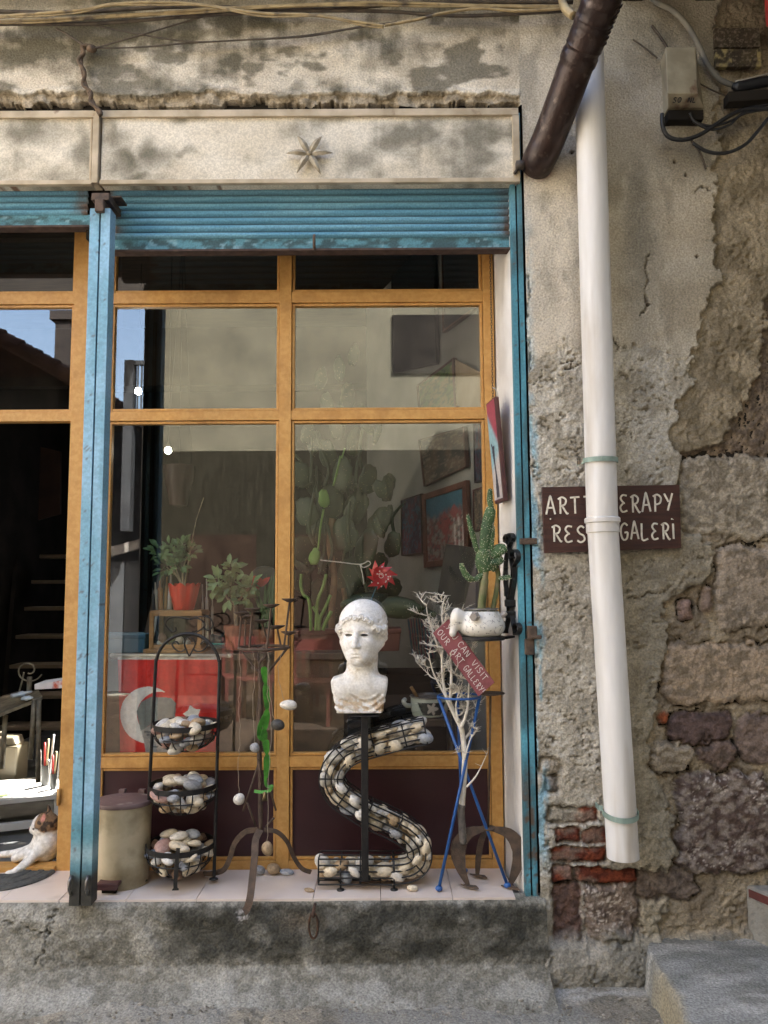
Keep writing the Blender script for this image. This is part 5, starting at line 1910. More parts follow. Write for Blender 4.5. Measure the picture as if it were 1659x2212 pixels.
# ---- iron mooring ring on the step
t = MB()
c_ = P(677, 1690 + 297, -.10)
t.tube([c_ + Vector((.016 * math.cos(a), -.004 * math.sin(a), .046 * math.sin(a) - .02)) for a in np.linspace(0, 2 * math.pi, 25)[:-1]], .0042, 7, closed=True)
t.tube([c_ + Vector((.0, .06, .03)), c_ + Vector((0, -.006, .028)), c_ + Vector((0, -.012, .016)), c_ + Vector((0, .0, .012))], .006, 7)
one(t, 'iron_ring', M('orange_rust', (.09, .045, .025), (.05, .03, .02), scale=40, rough=.95, bump=.4), 'rusty iron link hanging on the face of the grey cement doorstep', 'iron ring', None, True)
# ================================================================== bust
BY = YPOLE + .012
bo = P(777, 1537, BY)
sB = S(BY)
yw = R(-14)


def hd_(p):
    """to the head's own frame: x across, f forward, z up; centre between the eyes' height"""
    x, y, z = p[0] - 6, p[1] - 2, p[2] - 168
    f = -y
    ca, sa = math.cos(yw), math.sin(yw)
    xx, ff = x * ca - f * sa, x * sa + f * ca
    tl = R(3)
    zz, ff = z * math.cos(tl) + ff * math.sin(tl), ff * math.cos(tl) - z * math.sin(tl)
    return xx, ff, zz


def bustfn(x, y, z):
    X, Fd, Zh = hd_((x, y, z))
    p = (X, Fd, Zh)
    ax_ = np.abs(X)
    q = (ax_, Fd, Zh)
    # face
    d = sell(p, (0, -6, 18), (44, 56, 48))
    d = smin(d, sell(p, (0, 10, -16), (37, 42, 54)), 14)
    d = smin(d, sell(p, (0, 30, -50), (19, 18, 14)), 16)
    d = smin(d, scap(q, (10, 40, -48), (36, 2, -22), 13, 14), 14)          # jaw
    d = smin(d, sell(q, (19, 36, -22), (14, 13, 16)), 12)                   # cheeks
    d = smin(d, scap(q, (5, 47.5, 9), (30, 35, 6), 4.6, 4.2), 6)            # brow
    d = smax(d, -sell(q, (17.5, 51, -2.5), (10.5, 8.5, 6.5)), 4)            # sockets
    d = smin(d, sell(q, (17, 39.5, -3), (10, 9, 7.5)), 1.5)                 # lids
    d = smin(d, scap(q, (9.5, 47, .6), (25, 44, .4), 1.5, 1.2), 1.2)
    d = smin(d, scap(q, (10, 46.5, -6.2), (24, 43.5, -6.0), 1.2, 1), 1.2)
    d = smax(d, -sell(q, (17.2, 46, -2.7), (7.6, 9, 2.5)), .5)            # hollow eyes
    n = scap(p, (0, 47, 12), (0, 60.5, -24), 4.4, 5.6)
    n = smin(n, sell(q, (5.6, 53.5, -25), (4.2, 6.5, 4.2)), 3)
    d = smin(d, n, 4.5)
    d = smax(d, -sell(q, (3.4, 57, -30), (2.2, 4, 2)), 1)
    d = smin(d, sell(p, (0, 47, -38), (13, 7, 6)), 6)
    up_ = smin(sell(q, (4.5, 52.5, -39.2), (6.5, 4.2, 2.9)), sell(q, (9, 49.5, -40), (5, 3.5, 2.2)), 2)
    d = smin(d, up_, 1.6)
    d = smin(d, sell(p, (0, 51.5, -45.2), (9.5, 5, 3.6)), 1.8)
    d = smax(d, -scap(q, (0, 57.5, -41.9), (13, 50.5, -42.2), 1.0, .8), .8)
    d = smax(d, -sell(p, (0, 55, -50.5), (9, 4, 2.6)), 3)
    d = smin(d, sell(p, (0, 43, -58), (12, 11, 9)), 6)
    # ear hint
    d = smin(d, sell(q, (43, -2, -12), (5, 9, 14)), 4)
    # hair: cap of waves, thick locks over the temples
    ang = np.arctan2(X, Fd)
    hl = 31 - 26 * ss(.30, 1.05, np.abs(ang)) - 4 * ss(.12, 0, np.abs(ang))
    wav = 1.5 * np.sin(ang * 18 + Zh * .12 + 2.5 * np.sin(Zh * .12)) + 1.3 * np.sin(Zh * .6 + 3 * np.sin(ang * 7)) + 1.0 * np.sin(ang * 36 + Zh * .4)
    cap_ = sell(p, (0, -9, 19), (51, 61, 49)) - wav * ss(95, 30, Zh + 40)
    cap_ = smax(cap_, (hl - Zh) * .8, 4)
    d = smin(d, cap_, 2)
    d = smax(d, -(np.maximum(np.abs(X) - .9, 0) + np.maximum(28 - Zh, 0) + np.maximum(-Fd - 20, 0) + np.maximum(66 - np.hypot(Zh - 8, Fd), 0) - .7), .8)
    for k in range(-7, 8):
        a = k * .205
        zz = 33 - 27 * float(ss(.30, 1.05, abs(a))) + (2.5 if k % 2 else -1)
        rr_ = 6.6 if abs(k) < 5 else 9.5
        cx_, cf = 49 * math.sin(a), -3 + 52 * math.cos(a)
        c1 = sell(p, (cx_, cf, zz), (rr_, rr_ * .9, rr_ * .85))
        d = smin(d, c1 - 1.5 * np.sin(np.hypot(X - cx_, Zh - zz) * 1.25 + np.arctan2(Zh - zz, X - cx_) * 1.0), 2)
    for k in range(5):
        d = smin(d, sell(q, (45.5 - k, 2 - k * 5, -2 - (k % 3) * 6), (9, 11, 9)) - 1.4 * np.sin(Zh * .95 + Fd * .8), 2)
    d = smin(d, sell(p, (0, -52, -14), (30, 20, 20)), 14)                   # knot at the nape
    # neck and chest
    P_ = (x, y, z)
    d = smin(d, scap(P_, (4, 4, 60), (6, 8, 124), 34.5, 31.5), 9)
    d = smin(d, scap(P_, (14, -20, 66), (26, 2, 112), 5, 8), 14)
    hw_ = 47 + 12 * np.clip(z / 62, 0, 1)
    top = 80 - .08 * np.abs(x) - 5 * ss(30, 58, np.abs(x))
    qx, qy, qz = np.abs(x) - hw_ + 5, np.abs(y - 6) - 32 + 8, np.maximum(-z, z - top) + 6
    bx = np.hypot(np.hypot(np.maximum(qx, 0), np.maximum(qy, 0)), np.where(z > 30, np.maximum(qz, 0), 0)) + np.minimum(np.maximum(np.maximum(qx, qy), qz), 0) - 6
    bx = smin(bx, sell((np.abs(x), y, z), (26, -18, 50), (26, 12, 18)), 12)
    fold = 2.6 * np.sin(z * .42 - .012 * (x - 10) ** 2 * .25 + 2 * np.sin(x * .09)) + 1.4 * np.sin(x * .35 + z * .6)
    bx = bx - fold * ss(44, 30, z + 4 * np.sin(x * .12)) * ss(-2, 6, z) * .55
    d = smin(d, bx, 16)
    return np.maximum(d, -z)


V, Q = snet(bustfn, (-64, -72, -4), (68, 78, 246), 1.25)
cc = mix((.84, .825, .80), (.75, .725, .68), ss(.4, .7, fbm(V[:, 0] / 14, V[:, 2] / 14, 101)))
hairm = ss(40, 60, np.abs(V[:, 0] - 6) + np.maximum(0, V[:, 2] - 195) * .4) * ss(150, 165, V[:, 2])
cc = mix(cc, (.52, .44, .33), ss(.45, .62, fbm(V[:, 0] / 6, V[:, 2] / 6, 102)) * hairm * .55)
cc = mix(cc, (.52, .37, .21), ss(.45, .65, fbm(V[:, 0] / 10 + V[:, 1] / 20, V[:, 2] / 7, 103)) * ss(46, 20, V[:, 2]) * .7)
cc = mix(cc, (.33, .20, .08), ss(22, 40, V[:, 0]) * ss(40, 15, V[:, 2]) * ss(.4, .6, fbm(V[:, 0] / 6, V[:, 2] / 12, 104)) * .8)
cc = mix(cc, (.56, .47, .35), ss(.5, .7, fbm(V[:, 0] / 9, V[:, 2] / 9, 105)) * ss(40, 0, np.abs(V[:, 2] - 100)) * .5)
xh, fh, zh = hd_(V.T)
cc = mix(cc, (.05, .045, .04), ss(1.12, .95, np.sqrt(((np.abs(xh) - 17.2) / 7.6) ** 2 + ((zh + 2.7) / 2.6) ** 2 + ((fh - 46) / 8.5) ** 2)) * (fh > 30) * .9)  # shade inside the hollow eyes painted dark
bu = npmesh('bust', V * sB + np.array(bo), Q, M('aged_plaster', (.88, .88, .88), (1.06, 1.06, 1.06), scale=120, rough=.8, bump=.15, bscale=260, attr=True, spec=.25), None, cc, True, origin=tuple(bo))
tag(bu, 'white plaster bust of a classical youth on a black pole', 'bust')

# ================================================================== cat and mat
CY = .33
cto = P(75, 1884, CY)
cto.z = ZT - .010
sC = S(CY) * .90


def catfn(x, y, z):
    p = (x, y, z)
    d = sell(p, (20, 6, 46), (32, 30, 40))
    d = smin(d, sell(p, (75, 40, 42), (60, 36, 40)), 18)
    d = smin(d, sell(p, (30, -2, 58), (26, 27, 30)), 10)
    d = smin(d, scap(p, (24, 0, 62), (24, 2, 88), 23, 19), 10)
    hx = sell(p, (22, 0, 94), (31, 29, 28))
    hx = smin(hx, scap(p, (4, -1, 88), (-5, -2, 84), 13, 9.5), 7)
    hx = smin(hx, sell(p, (-12, -2, 87), (4, 4, 3)), 3)
    hx = smin(hx, sell(p, (8, -15, 86), (10, 7, 8)), 8)
    for s_ in (-1, 1):
        tipx, ty = (26, -15) if s_ < 0 else (19, 13)
        e = scap(p, (29, ty * .8, 102), (tipx, ty * 1.25, 128 if s_ < 0 else 136), 10.5, 1.0)
        e = np.maximum(e, -sell(p, (tipx - 6, ty * 1.15 - 8, 113), (8, 7, 13)))
        hx = smin(hx, e, 3)
    d = smin(d, hx, 7)
    a = smin(scap(p, (18, -14, 44), (-4, -42, 20), 15, 10), scap(p, (-4, -42, 20), (-22, -58, 8), 10, 7.5), 4)
    a = smin(a, sell(p, (-27, -61, 7), (13, 10, 7.5)), 4)
    for k in range(3):
        a = smin(a, sell(p, (-34 + k * 2, -67 + k * 6, 5), (5, 3.6, 5)), 1.2)
    d = smin(d, a, 9)
    b2 = smin(scap(p, (10, -10, 46), (-36, -4, 33), 14, 9.5), scap(p, (-36, -4, 33), (-84, -2, 28), 9, 7), 5)
    b2 = smin(b2, scap(p, (-10, -22, 36), (-36, -20, 27), 11, 10), 6)
    d = smin(d, b2, 8)
    fur = .5 * np.sin(x * .9 + z * 1.3) * np.sin(y * .8 + z * .5)
    return np.maximum(d + fur, -z + .5)


V, Q = snet(catfn, (-96, -80, -2), (140, 84, 142), 1.5)
x_, y_, z_ = V.T
cc = mix((.82, .80, .76), (.72, .69, .64), ss(.4, .7, fbm(x_ / 8, z_ / 8, 111)))
nz_ = fbm(x_ / 12, z_ / 12 + y_ / 20, 112)
hd2 = ss(88, 94, z_ + 10 * (nz_ - .5) + np.clip(x_, -10, 30) * .35 - 4)
tab = mix((.27, .17, .095), (.07, .05, .038), ss(.42, .58, fbm(x_ / 5, z_ / 7, 113)))
cc = mix(cc, tab, hd2 * ss(2, 10, x_ + 4 * (nz_ - .5)))
cc = mix(cc, (.05, .04, .035), ss(5, 2, np.hypot((x_ - 4), (z_ - 92) * 1.6)) * (np.abs(y_) > 8))
cc = mix(cc, (.50, .22, .18), ss(10, 6, np.hypot((x_ - 24) * 1.5, (z_ - 116) * .9)) * (y_ < -8) * (y_ > -26))
cc = mix(cc, (.5, .25, .22), ss(4.5, 2.5, np.hypot(x_ + 15, z_ - 88)))
cc = mix(cc, (.16, .10, .06), ss(60, 80, x_) * ss(.45, .6, nz_))
c_o = npmesh('cat', V * sC + np.array(cto), Q, M('cat_fur', (.82, .82, .82), (1.12, 1.12, 1.12), scale=60, rough=.9, bump=.25, bscale=240, attr=True, spec=.15), None, cc, True, origin=tuple(cto))
tag(c_o, 'white cat with a brown tabby head lying across the shop threshold', 'cat')
t = MB()
mc = P(10, 1880, .225)
n_ = 40
rings = []
for k, (q, hh) in enumerate(((1, .004), (.97, .010), (.9, .010), (.88, .006), (.78, .006), (.76, .010), (.66, .010), (.64, .006), (.52, .006), (.5, .010), (.36, .010), (.34, .006), (.15, .006))):
    rings.append([Vector((mc.x + .20 * q * math.cos(a), .238 - .205 * q * math.sin(a), ZT + hh + .002)) for a in np.linspace(0, math.pi, n_)])
vs = [p for r in rings for p in r]
fs = [(i * n_ + k, i * n_ + k + 1, (i + 1) * n_ + k + 1, (i + 1) * n_ + k) for i in range(len(rings) - 1) for k in range(n_ - 1)]
o0 = len(vs)
vs += [Vector((p.x, p.y, ZT + .001)) for p in rings[0]]
fs += [(k, o0 + k, o0 + k + 1, k + 1) for k in range(n_ - 1)]
t.add(vs, fs)
one(t, 'door_mat', M('grey_rubber_mat', (.05, .052, .05), (.085, .088, .082), scale=60, rough=.85, bump=.5, bscale=120), 'half-round ribbed grey rubber mat under the cat\'s paw', 'door mat')

# ================================================================== inside the shop
def onwall(u, v, out=.0):
    p0 = Vector((WX, WY + .032, 0)) + WN * out
    d = fw + rt * ((u - U0) / F) + up * ((V0 - v) / F)
    return CAM + d * ((p0 - CAM).dot(WN) / d.dot(WN))


def picfn(kind):
    def fn(A, B):
        a1, a2 = fbm(A * 6, B * 6, 121 + kind), fbm(A * 16, B * 22, 131 + kind)
        if kind == 0:
            c = mix((.03, .03, .035), (.015, .013, .015), a1)
        elif kind == 1:
            c = mix((.10, .16, .05), (.20, .17, .07), ss(.4, .6, a1))
            c = mix(c, (.05, .08, .03), ss(.5, .62, a2))
        elif kind == 2:
            c = mix((.12, .085, .06), (.05, .045, .04), ss(.35, .65, a1))
            c = mix(c, (.25, .20, .15), ss(.58, .7, a2) * .7)
        elif kind == 3:
            c = mix((.20, .06, .055), (.22, .18, .155), ss(.42, .6, a2))
            c = mix(c, (.04, .12, .17), ss(.62, .8, B + (a1 - .5) * .3))
            c = mix(c, (.24, .045, .04), ((np.abs(A - .5) + np.abs(B - .55) * .9 < .18) | (np.abs(A - .75) + np.abs(B - .7) < .12)).astype(float) * .8)
            c = mix(c, (.55, .52, .5), ((A > .68) & (B < .6) & (np.sin(A * 60) > -.2)).astype(float) * .6)
            c = mix(c, (.06, .05, .05), ss(.56, .66, fbm(A * 22, B * 18, 140)) * (B < .62) * .8)
        elif kind == 4:
            c = mix((.03, .02, .05), (.09, .03, .05), ss(.4, .6, a1))
            c = mix(c, (.04, .09, .13), ss(.5, .65, a2))
        else:
            c = mix((.03, .10, .14), (.16, .05, .09), ss(-.3, .3, np.sin(A * 40 + a1 * 6)))
            c = mix(c, (.30, .25, .15), ss(.8, .95, np.sin(A * 63 + 1)))
        return c
    return fn


def painting(q, kind, lb, frame=.012, fcol=(.07, .03, .018), out=.03, thick=.022, name='painting', fd=.012):
    """framed canvas on the slanting wall; q = corners bottom-left, bottom-right, top-right, top-left"""
    q = [onwall(a, c, out) for a, c in q]
    r = thing(name, lb, 'painting', (q[0] + q[1]) / 2, 'paintings on the slanting side wall')
    if frame:
        t = MB()
        ctr = sum(q, Vector()) / 4
        qi = [p + (ctr - p).normalized() * frame * 2.2 for p in q]
        for i in range(4):
            j = (i + 1) % 4
            t.hexa([q[i], q[j], qi[j], qi[i]], -WN * thick)
        t.build('frame', M('frame_' + str(kind), fcol, tuple(x * 1.6 for x in fcol), scale=14, rough=.5), r, bevel=.002)
    else:
        qi = q
    nx, nz = 40, 40
    A, B = np.meshgrid(np.linspace(0, 1, nx), np.linspace(0, 1, nz))
    k = [np.array(p - WN * (thick * .35)) for p in qi]
    V = ((1 - A) * (1 - B))[..., None] * k[0] + (A * (1 - B))[..., None] * k[1] + (A * B)[..., None] * k[2] + ((1 - A) * B)[..., None] * k[3]
    bk = V.reshape(-1, 3) - np.array(WN) * .006
    f = grid(range(nx), range(nz))
    cc = picfn(kind)(A, B).reshape(-1, 3)
    npmesh('canvas', np.concatenate([V.reshape(-1, 3), bk]), np.concatenate([f, f[:, ::-1] + nx * nz]), m_vc, r, np.concatenate([cc, cc]))
    return r


painting([(848, 806), (941, 786), (935, 500), (843, 520)], 0, 'tall nearly black painting hanging highest on the slanting wall', .004, (.02, .018, .018))
painting([(955, 719), (1036, 660), (1036, 500), (952, 520)], 0, 'dark painting cut by the top of the window at the end of the wall', .008, (.06, .03, .02))
painting([(905, 912), (984, 882), (979, 772), (899, 832)], 1, 'green landscape painting beside a ragged pale board', .010, (.08, .04, .03))
painting([(914, 1051), (1006, 1008), (1001, 921), (903, 950)], 2, 'brown painting in a dark frame above the red village picture', .007, (.06, .025, .018))
painting([(915, 1227), (1012, 1217), (1006, 1037), (910, 1069)], 3, 'colourful village painting in a broad reddish brown frame', .024, (.085, .03, .02))
painting([(866, 1201), (911, 1195), (908, 1066), (865, 1080)], 4, 'dark violet painting hanging next to the village picture', .004, (.03, .02, .02))
painting([(1024, 1044), (1046, 1036), (1044, 900), (1021, 912)], 4, 'dark blue-green painting at the window end of the wall', .004, (.03, .025, .03))
painting([(1021, 1150), (1048, 1141), (1046, 1049), (1020, 1058)], 2, 'small brown framed painting beside the ochre window stile', .004, (.06, .02, .02))
painting([(886, 1412), (938, 1424), (932, 1330), (877, 1338)], 5, 'striped dark abstract painting low on the slanting wall', 0, (.03, .02, .02), .05)
q = [(985, 876), (1040, 880), (1040, 806), (982, 776)]
qq = [onwall(a, c, .05) for a, c in q]
t = MB()
pts = [qq[0], qq[1], qq[2], qq[3]]
saw = [qq[3].lerp(qq[0], k / 20) + (qq[1] - qq[0]).normalized() * (.006 * (k % 2)) for k in range(1, 20)]
poly = [qq[0], qq[1], qq[2], qq[3]] + saw
n_ = len(poly)
t.add(poly + [p - WN * .01 for p in poly], [tuple(range(n_)), tuple(reversed(range(n_, 2 * n_)))] + [(i, n_ + i, n_ + (i + 1) % n_, (i + 1) % n_) for i in range(n_)])
one(t, 'ragged_board', M('pale_board', (.33, .26, .18), (.26, .19, .12), scale=9, rough=.8), 'pale brown board with a saw-toothed edge overlapping the green landscape', 'board')
qq = [onwall(947, 1306, .16), onwall(1034, 1318, .16), onwall(1034, 1184, .10), onwall(969, 1175, .10)]
t = MB()
t.hexa(qq, WN * .015)
one(t, 'leaning_board', M('dark_board', (.035, .030, .026), (.055, .045, .035), scale=8, rough=.7), 'dark board leaning behind the teapot cactus', 'board', None, False, .002)

# ---- counter inside the window
zc = P(400, 1412, .36).z
xa, xb = P(180, 1500, .36).x, P(742, 1500, .36).x
ct_ = thing('counter', 'low brown display counter behind the lower window panes', 'counter', ((xa + xb) / 2, .55, FZ))
t = MB()
t.box(xa, xb, .36, .74, zc - .03, zc)
t.build('top', M('counter_top', (.14, .10, .065), (.09, .065, .045), scale=7, rough=.6), ct_, bevel=.004)
t = MB()
t.box(xa, xb, .375, .385, FZ, zc - .03)
t.box(xa, xa + .01, .385, .73, FZ, zc - .03)
t.box(xb - .01, xb, .385, .73, FZ, zc - .03)
t.build('front_panel', M('brown_hessian', (.16, .115, .07), (.11, .08, .05), scale=16, rough=.95, bump=.2, bscale=220), ct_)

m_terr = M('terracotta', (.30, .115, .065), (.24, .085, .05), scale=12, rough=.8)


def pot(uc, vt, vb_, w0, w1, y, mat, name, lb, cat='flower pot', rim=True):
    b_ = P(uc, vb_, y)
    s_ = S(y)
    H = P(uc, vt, y).z - b_.z
    t = MB()
    r0, r1 = w1 * s_, w0 * s_
    pr = [(r0, 0), (r0 + (r1 - r0) * .8, H * .8)]
    pr += [(r1 * 1.02, H * .8), (r1 * 1.04, H), (r1 * .9, H), (r1 * .85, H * .9), (0, H * .88)] if rim else [(r1, H), (r1 * .93, H), (r1 * .88, H * .9), (0, H * .88)]
    t.lathe(pr, b_, 32)
    return one(t, name, mat, lb, cat, None, True, 0, 35), b_, H


def foliage(t, ctr, rad, nl, L, W, flat=.7):
    for k in range(nl):
        d = Vector((random.gauss(0, 1), random.gauss(0, .8), random.gauss(.25, .8))).normalized()
        b_ = ctr + Vector((d.x * rad[0], d.y * rad[1], d.z * rad[2])) * random.uniform(.3, .95)
        l_ = L * random.uniform(.6, 1.1)
        dd = (d + Vector((random.uniform(-.4, .4), random.uniform(-.4, .4), random.uniform(-.3, .5)))).normalized()
        t.leaf(b_, b_ + dd * l_, W * random.uniform(.7, 1.1), Vector((random.uniform(-.5, .5), -1, random.uniform(.2, 1))))


m_lf = M('leaf_green', (.055, .13, .04), (.11, .20, .07), scale=9, rough=.5)
m_lf2 = M('leaf_pale', (.10, .19, .075), (.17, .27, .11), scale=9, rough=.5)
m_stem = M('plant_stem', (.20, .16, .10), (.30, .26, .18), scale=20, rough=.8)
# blue box
t = MB()
t.box(P(196, 1390, .43).x, P(314, 1390, .43).x, .42, .56, zc, P(250, 1371, .43).z)
t.box(P(196, 1390, .43).x + .003, P(314, 1390, .43).x + .003, .417, .563, P(250, 1379, .43).z, P(250, 1371, .43).z + .002)
one(t, 'blue_box', M('faded_blue_card', (.075, .20, .28), (.055, .16, .23), scale=6, rough=.7), 'faded blue lidded box on the counter by the blue post', 'box', None, False, .003)
# wooden display case
y0_ = .40
bx = thing('display_case', 'light wooden glass-fronted case of trinkets on the counter', 'display case', (P(378, 1400, y0_).x, y0_ + .08, zc))
m_pine = M('pine_wood', (.36, .205, .08), (.28, .15, .055), scale=6, rough=.5, stretch=(1, 1, 6))
x0, x1 = P(322, 1370, y0_).x, P(435, 1370, y0_).x
zz0, zz1 = zc + .018, P(378, 1322, y0_).z
t = MB()
t.box(x0 - .018, x1 + .012, y0_ - .02, y0_ + .17, zc, zc + .017)
for (p, q, r, s_) in ((x0, x0 + .018, zz0, zz1), (x1 - .018, x1, zz0, zz1)):
    t.box(p, q, y0_, y0_ + .015, r, s_)
    t.box(p, q, y0_ + .14, y0_ + .155, r, s_)
for (r, s_) in ((zz0, zz0 + .018), (zz1 - .018, zz1)):
    t.box(x0 + .0185, x1 - .0185, y0_ + .0005, y0_ + .0145, r, s_)
    t.box(x0 + .0185, x1 - .0185, y0_ + .1405, y0_ + .1545, r, s_)
    for p in (x0, x1 - .018):
        t.box(p + .001, p + .017, y0_ + .0155, y0_ + .1395, r, s_)
t.box(x0 + .002, x1 - .002, y0_ + .001, y0_ + .15, zz1 + .0005, zz1 + .006)
t.build('case_frame', m_pine, bx, bevel=.0015)
t = MB()
t.box(x0 + .018, x1 - .018, y0_ + .006, y0_ + .008, zz0 + .018, zz1 - .018)
t.build('front_glass', m_pane, bx)
for (a, c, r, mm, lb) in ((350, 1378, .020, PM['pink'], 'heap of pink trinkets in a small dish inside the case'), (346, 1399, .017, M('white_china', (.7, .7, .68), rough=.3), 'small white china pot inside the wooden case'),
                          (358, 1398, .011, M('turquoise_glaze', (.05, .35, .38), rough=.3), 'tiny turquoise pot beside the white china pot'), (371, 1380, .016, M('olive_glaze', (.22, .27, .12), rough=.4), 'olive green egg inside the wooden case'),
                          (388, 1384, .020, M('cream_glaze', (.55, .46, .40), rough=.35), 'cream china figurine inside the wooden case'), (404, 1392, .018, PM['grey'], 'grey polished stone inside the wooden case')):
    t = MB()
    p = P(a, c, y0_ + .07)
    p.z = max(p.z, zz0 + r)
    t.ell(p, (r, r * .8, r), None, 14)
    t.lathe([(r * .5, -r), (r * .7, -r * .9), (r * .3, -r * .5)], p, 14)
    t.lathe([(r * .45, r * .7), (r * .3, r * 1.15), (0, r * 1.2)], p, 12)
    one(t, 'trinket', mm, lb, 'trinket', None, True)
# red scalloped pot and its plant
yp_ = .46
b_ = P(397, 1320, yp_)
b_.z = zz1 + .007
H, r1 = 54 * S(yp_), 33 * S(yp_)
n_ = 48
vs, fs = [], []
prof = [(.62, 0), (.66, .03), (.80, .45), (.95, .85), (1.0, 1)]
for i, (r, z) in enumerate(prof + [(.93, .97), (.80, .8), (0.02, .8)]):
    for k in range(n_):
        a = 2 * math.pi * k / n_
        sc_ = 1 + (.06 * math.cos(8 * a) if 1 < i < 7 else 0)
        zz_ = z + (.07 * math.cos(8 * a) if i in (4, 5) else 0)
        vs.append(b_ + Vector((r * r1 * sc_ * math.cos(a), r * r1 * sc_ * math.sin(a), zz_ * H)))
m_ = len(prof) + 3
fs = [(i * n_ + k, i * n_ + (k + 1) % n_, (i + 1) * n_ + (k + 1) % n_, (i + 1) * n_ + k) for i in range(m_ - 1) for k in range(n_)] + [tuple(reversed(range(n_)))]
t = MB()
t.add(vs, fs)
one(t, 'red_pot', M('shiny_red_plastic', (.62, .035, .015), (.55, .03, .012), scale=4, rough=.3), 'bright red scalloped flower pot standing on the wooden case', 'flower pot', None, True, 0, 40)
pl_ = thing('potted_plant', 'bushy green plant growing from the bright red pot', 'plant', b_ + Vector((0, 0, H * .82)))
t = MB()
top_ = b_ + Vector((0, 0, H * .8))
for (a, c, r) in ((345, 1195, .05), (372, 1200, .06), (408, 1195, .045), (360, 1225, .05), (385, 1222, .04), (395, 1180, .03)):
    foliage(t, P(a, c, yp_ + random.uniform(-.02, .05)), (r, r, r), 34, .042, .020)
t.build('leaf', m_lf, pl_, True)
tag(bpy.data.objects['leaf'], kind='stuff')
t = MB()
for (a, c) in ((345, 1195), (372, 1200), (408, 1195), (360, 1225), (418, 1152)):
    t.tube(spl([top_, top_.lerp(P(a, c, yp_), .5) + Vector((random.uniform(-.02, .02), 0, 0)), P(a, c, yp_)], 5), [.004] * 6 + [.003] * 5, 6)
t.tube(PP([(418, 1152), (425, 1120), (440, 1075)], yp_, 5), .002, 5)
t.build('stem', m_stem, pl_, True)
# brushes and tubes behind the pot
for k, (a, c, h_, w_, cl, lb) in enumerate(((347, 1318, 66, .011, (.42, .22, .08), 'orange wooden paint tube upright behind the red pot'), (338, 1318, 60, .008, (.6, .58, .5), 'white tube upright beside the orange one behind the red pot'),
                                            (357, 1318, 72, .007, (.5, .3, .12), 'tall thin orange brush handle behind the red pot'), (366, 1316, 75, .010, (.65, .63, .6), 'white bottle showing beside the red pot'),
                                            (440, 1322, 60, .006, (.5, .48, .42), 'pale palette knife standing right of the red pot'), (449, 1322, 72, .008, (.62, .6, .55), 'tall pale brush standing right of the red pot'),
                                            (333, 1320, 50, .007, (.05, .05, .05), 'black tube upright left of the red pot'), (460, 1320, 45, .006, (.38, .36, .33), 'short grey brush farthest right of the red pot'))):
    t = MB()
    y_ = .52 + .01 * (k % 3)
    p = P(a, c, y_)
    q_ = P(a + random.uniform(-4, 4), c - h_, y_)
    p.z = zz1 + .008 if a > 320 and a < 440 else zc + .002
    t.tube([p, p.lerp(q_, .7), p.lerp(q_, .75), q_], [w_, w_, w_ * .5, w_ * .35], 10)
    one(t, 'artist_tool', M('tool_%d' % k, cl, tuple(x * .8 for x in cl), scale=20, rough=.5), lb, 'paintbrush', 'paint tubes and brushes behind the red pot', True, 0, 40)
# plank leaning left of the case
t = MB()
t.hexa([P(303, 1398, .50), P(318, 1400, .50), P(356, 1240, .56), P(342, 1240, .56)], (0, .012, 0))
o = one(t, 'easel_strut', M('dark_strut', (.07, .05, .035), (.04, .03, .025), scale=10, rough=.6), 'dark wooden strut leaning between the blue box and the case', 'strut', None, False, .002)
t = MB()
t.hexa([P(324, 1400, .49), P(328, 1400, .49), P(349, 1280, .545), P(343, 1280, .545)], (0, .008, 0))
one(t, 'metal_ruler', M('steel_rule', (.45, .45, .43), (.35, .35, .33), scale=20, rough=.4, metal=.6), 'pale metal ruler leaning against the dark strut', 'ruler')
# terracotta pots
y_ = .44
pot(511, 1350, 1403, 27, 22, y_, m_terr, 'terracotta_pot', 'terracotta pot with a thick-stemmed leafy plant, left of the mullion')
o2, b2, H2 = pot(577, 1360, 1403, 30, 23, y_ + .05, m_terr, 'terracotta_pot', 'terracotta pot half hidden by the ochre mullion')
pl_ = thing('potted_plant', 'pale green succulent on a thick bare stem in the terracotta pot', 'plant', P(511, 1352, y_))
t = MB()
for (a, c, r) in ((505, 1262, .045), (478, 1250, .035), (535, 1275, .04), (498, 1228, .03), (525, 1295, .035), (490, 1285, .035), (470, 1270, .025), (545, 1262, .02)):
    foliage(t, P(a, c, y_), (r, r, r), 20, .05, .026)
t.build('leaf', m_lf2, pl_, True)
t = MB()
t.tube(PP([(511, 1356), (510, 1330), (508, 1305), (505, 1270)], y_, 5), [.011] * 10 + [.006] * 6, 9)
t.tube(PP([(508, 1305), (525, 1285), (538, 1270)], y_, 5), .005, 7)
t.tube(PP([(508, 1308), (490, 1290), (478, 1262)], y_, 5), .005, 7)
t.build('stem', m_stem, pl_, True)
pl_ = thing('potted_plant', 'thin drooping green plant in the pot behind the mullion', 'plant', P(577, 1362, y_ + .05))
t = MB()
for k in range(14):
    c_ = P(577 + random.uniform(-20, 15), 1355, y_ + .05)
    e_ = P(577 + random.uniform(-40, 30), 1355 - random.uniform(40, 130), y_ + .05)
    t.leaf(c_, e_, .014, (random.uniform(-.4, .4), -1, .2))
t.build('leaf', m_lf, pl_, True)
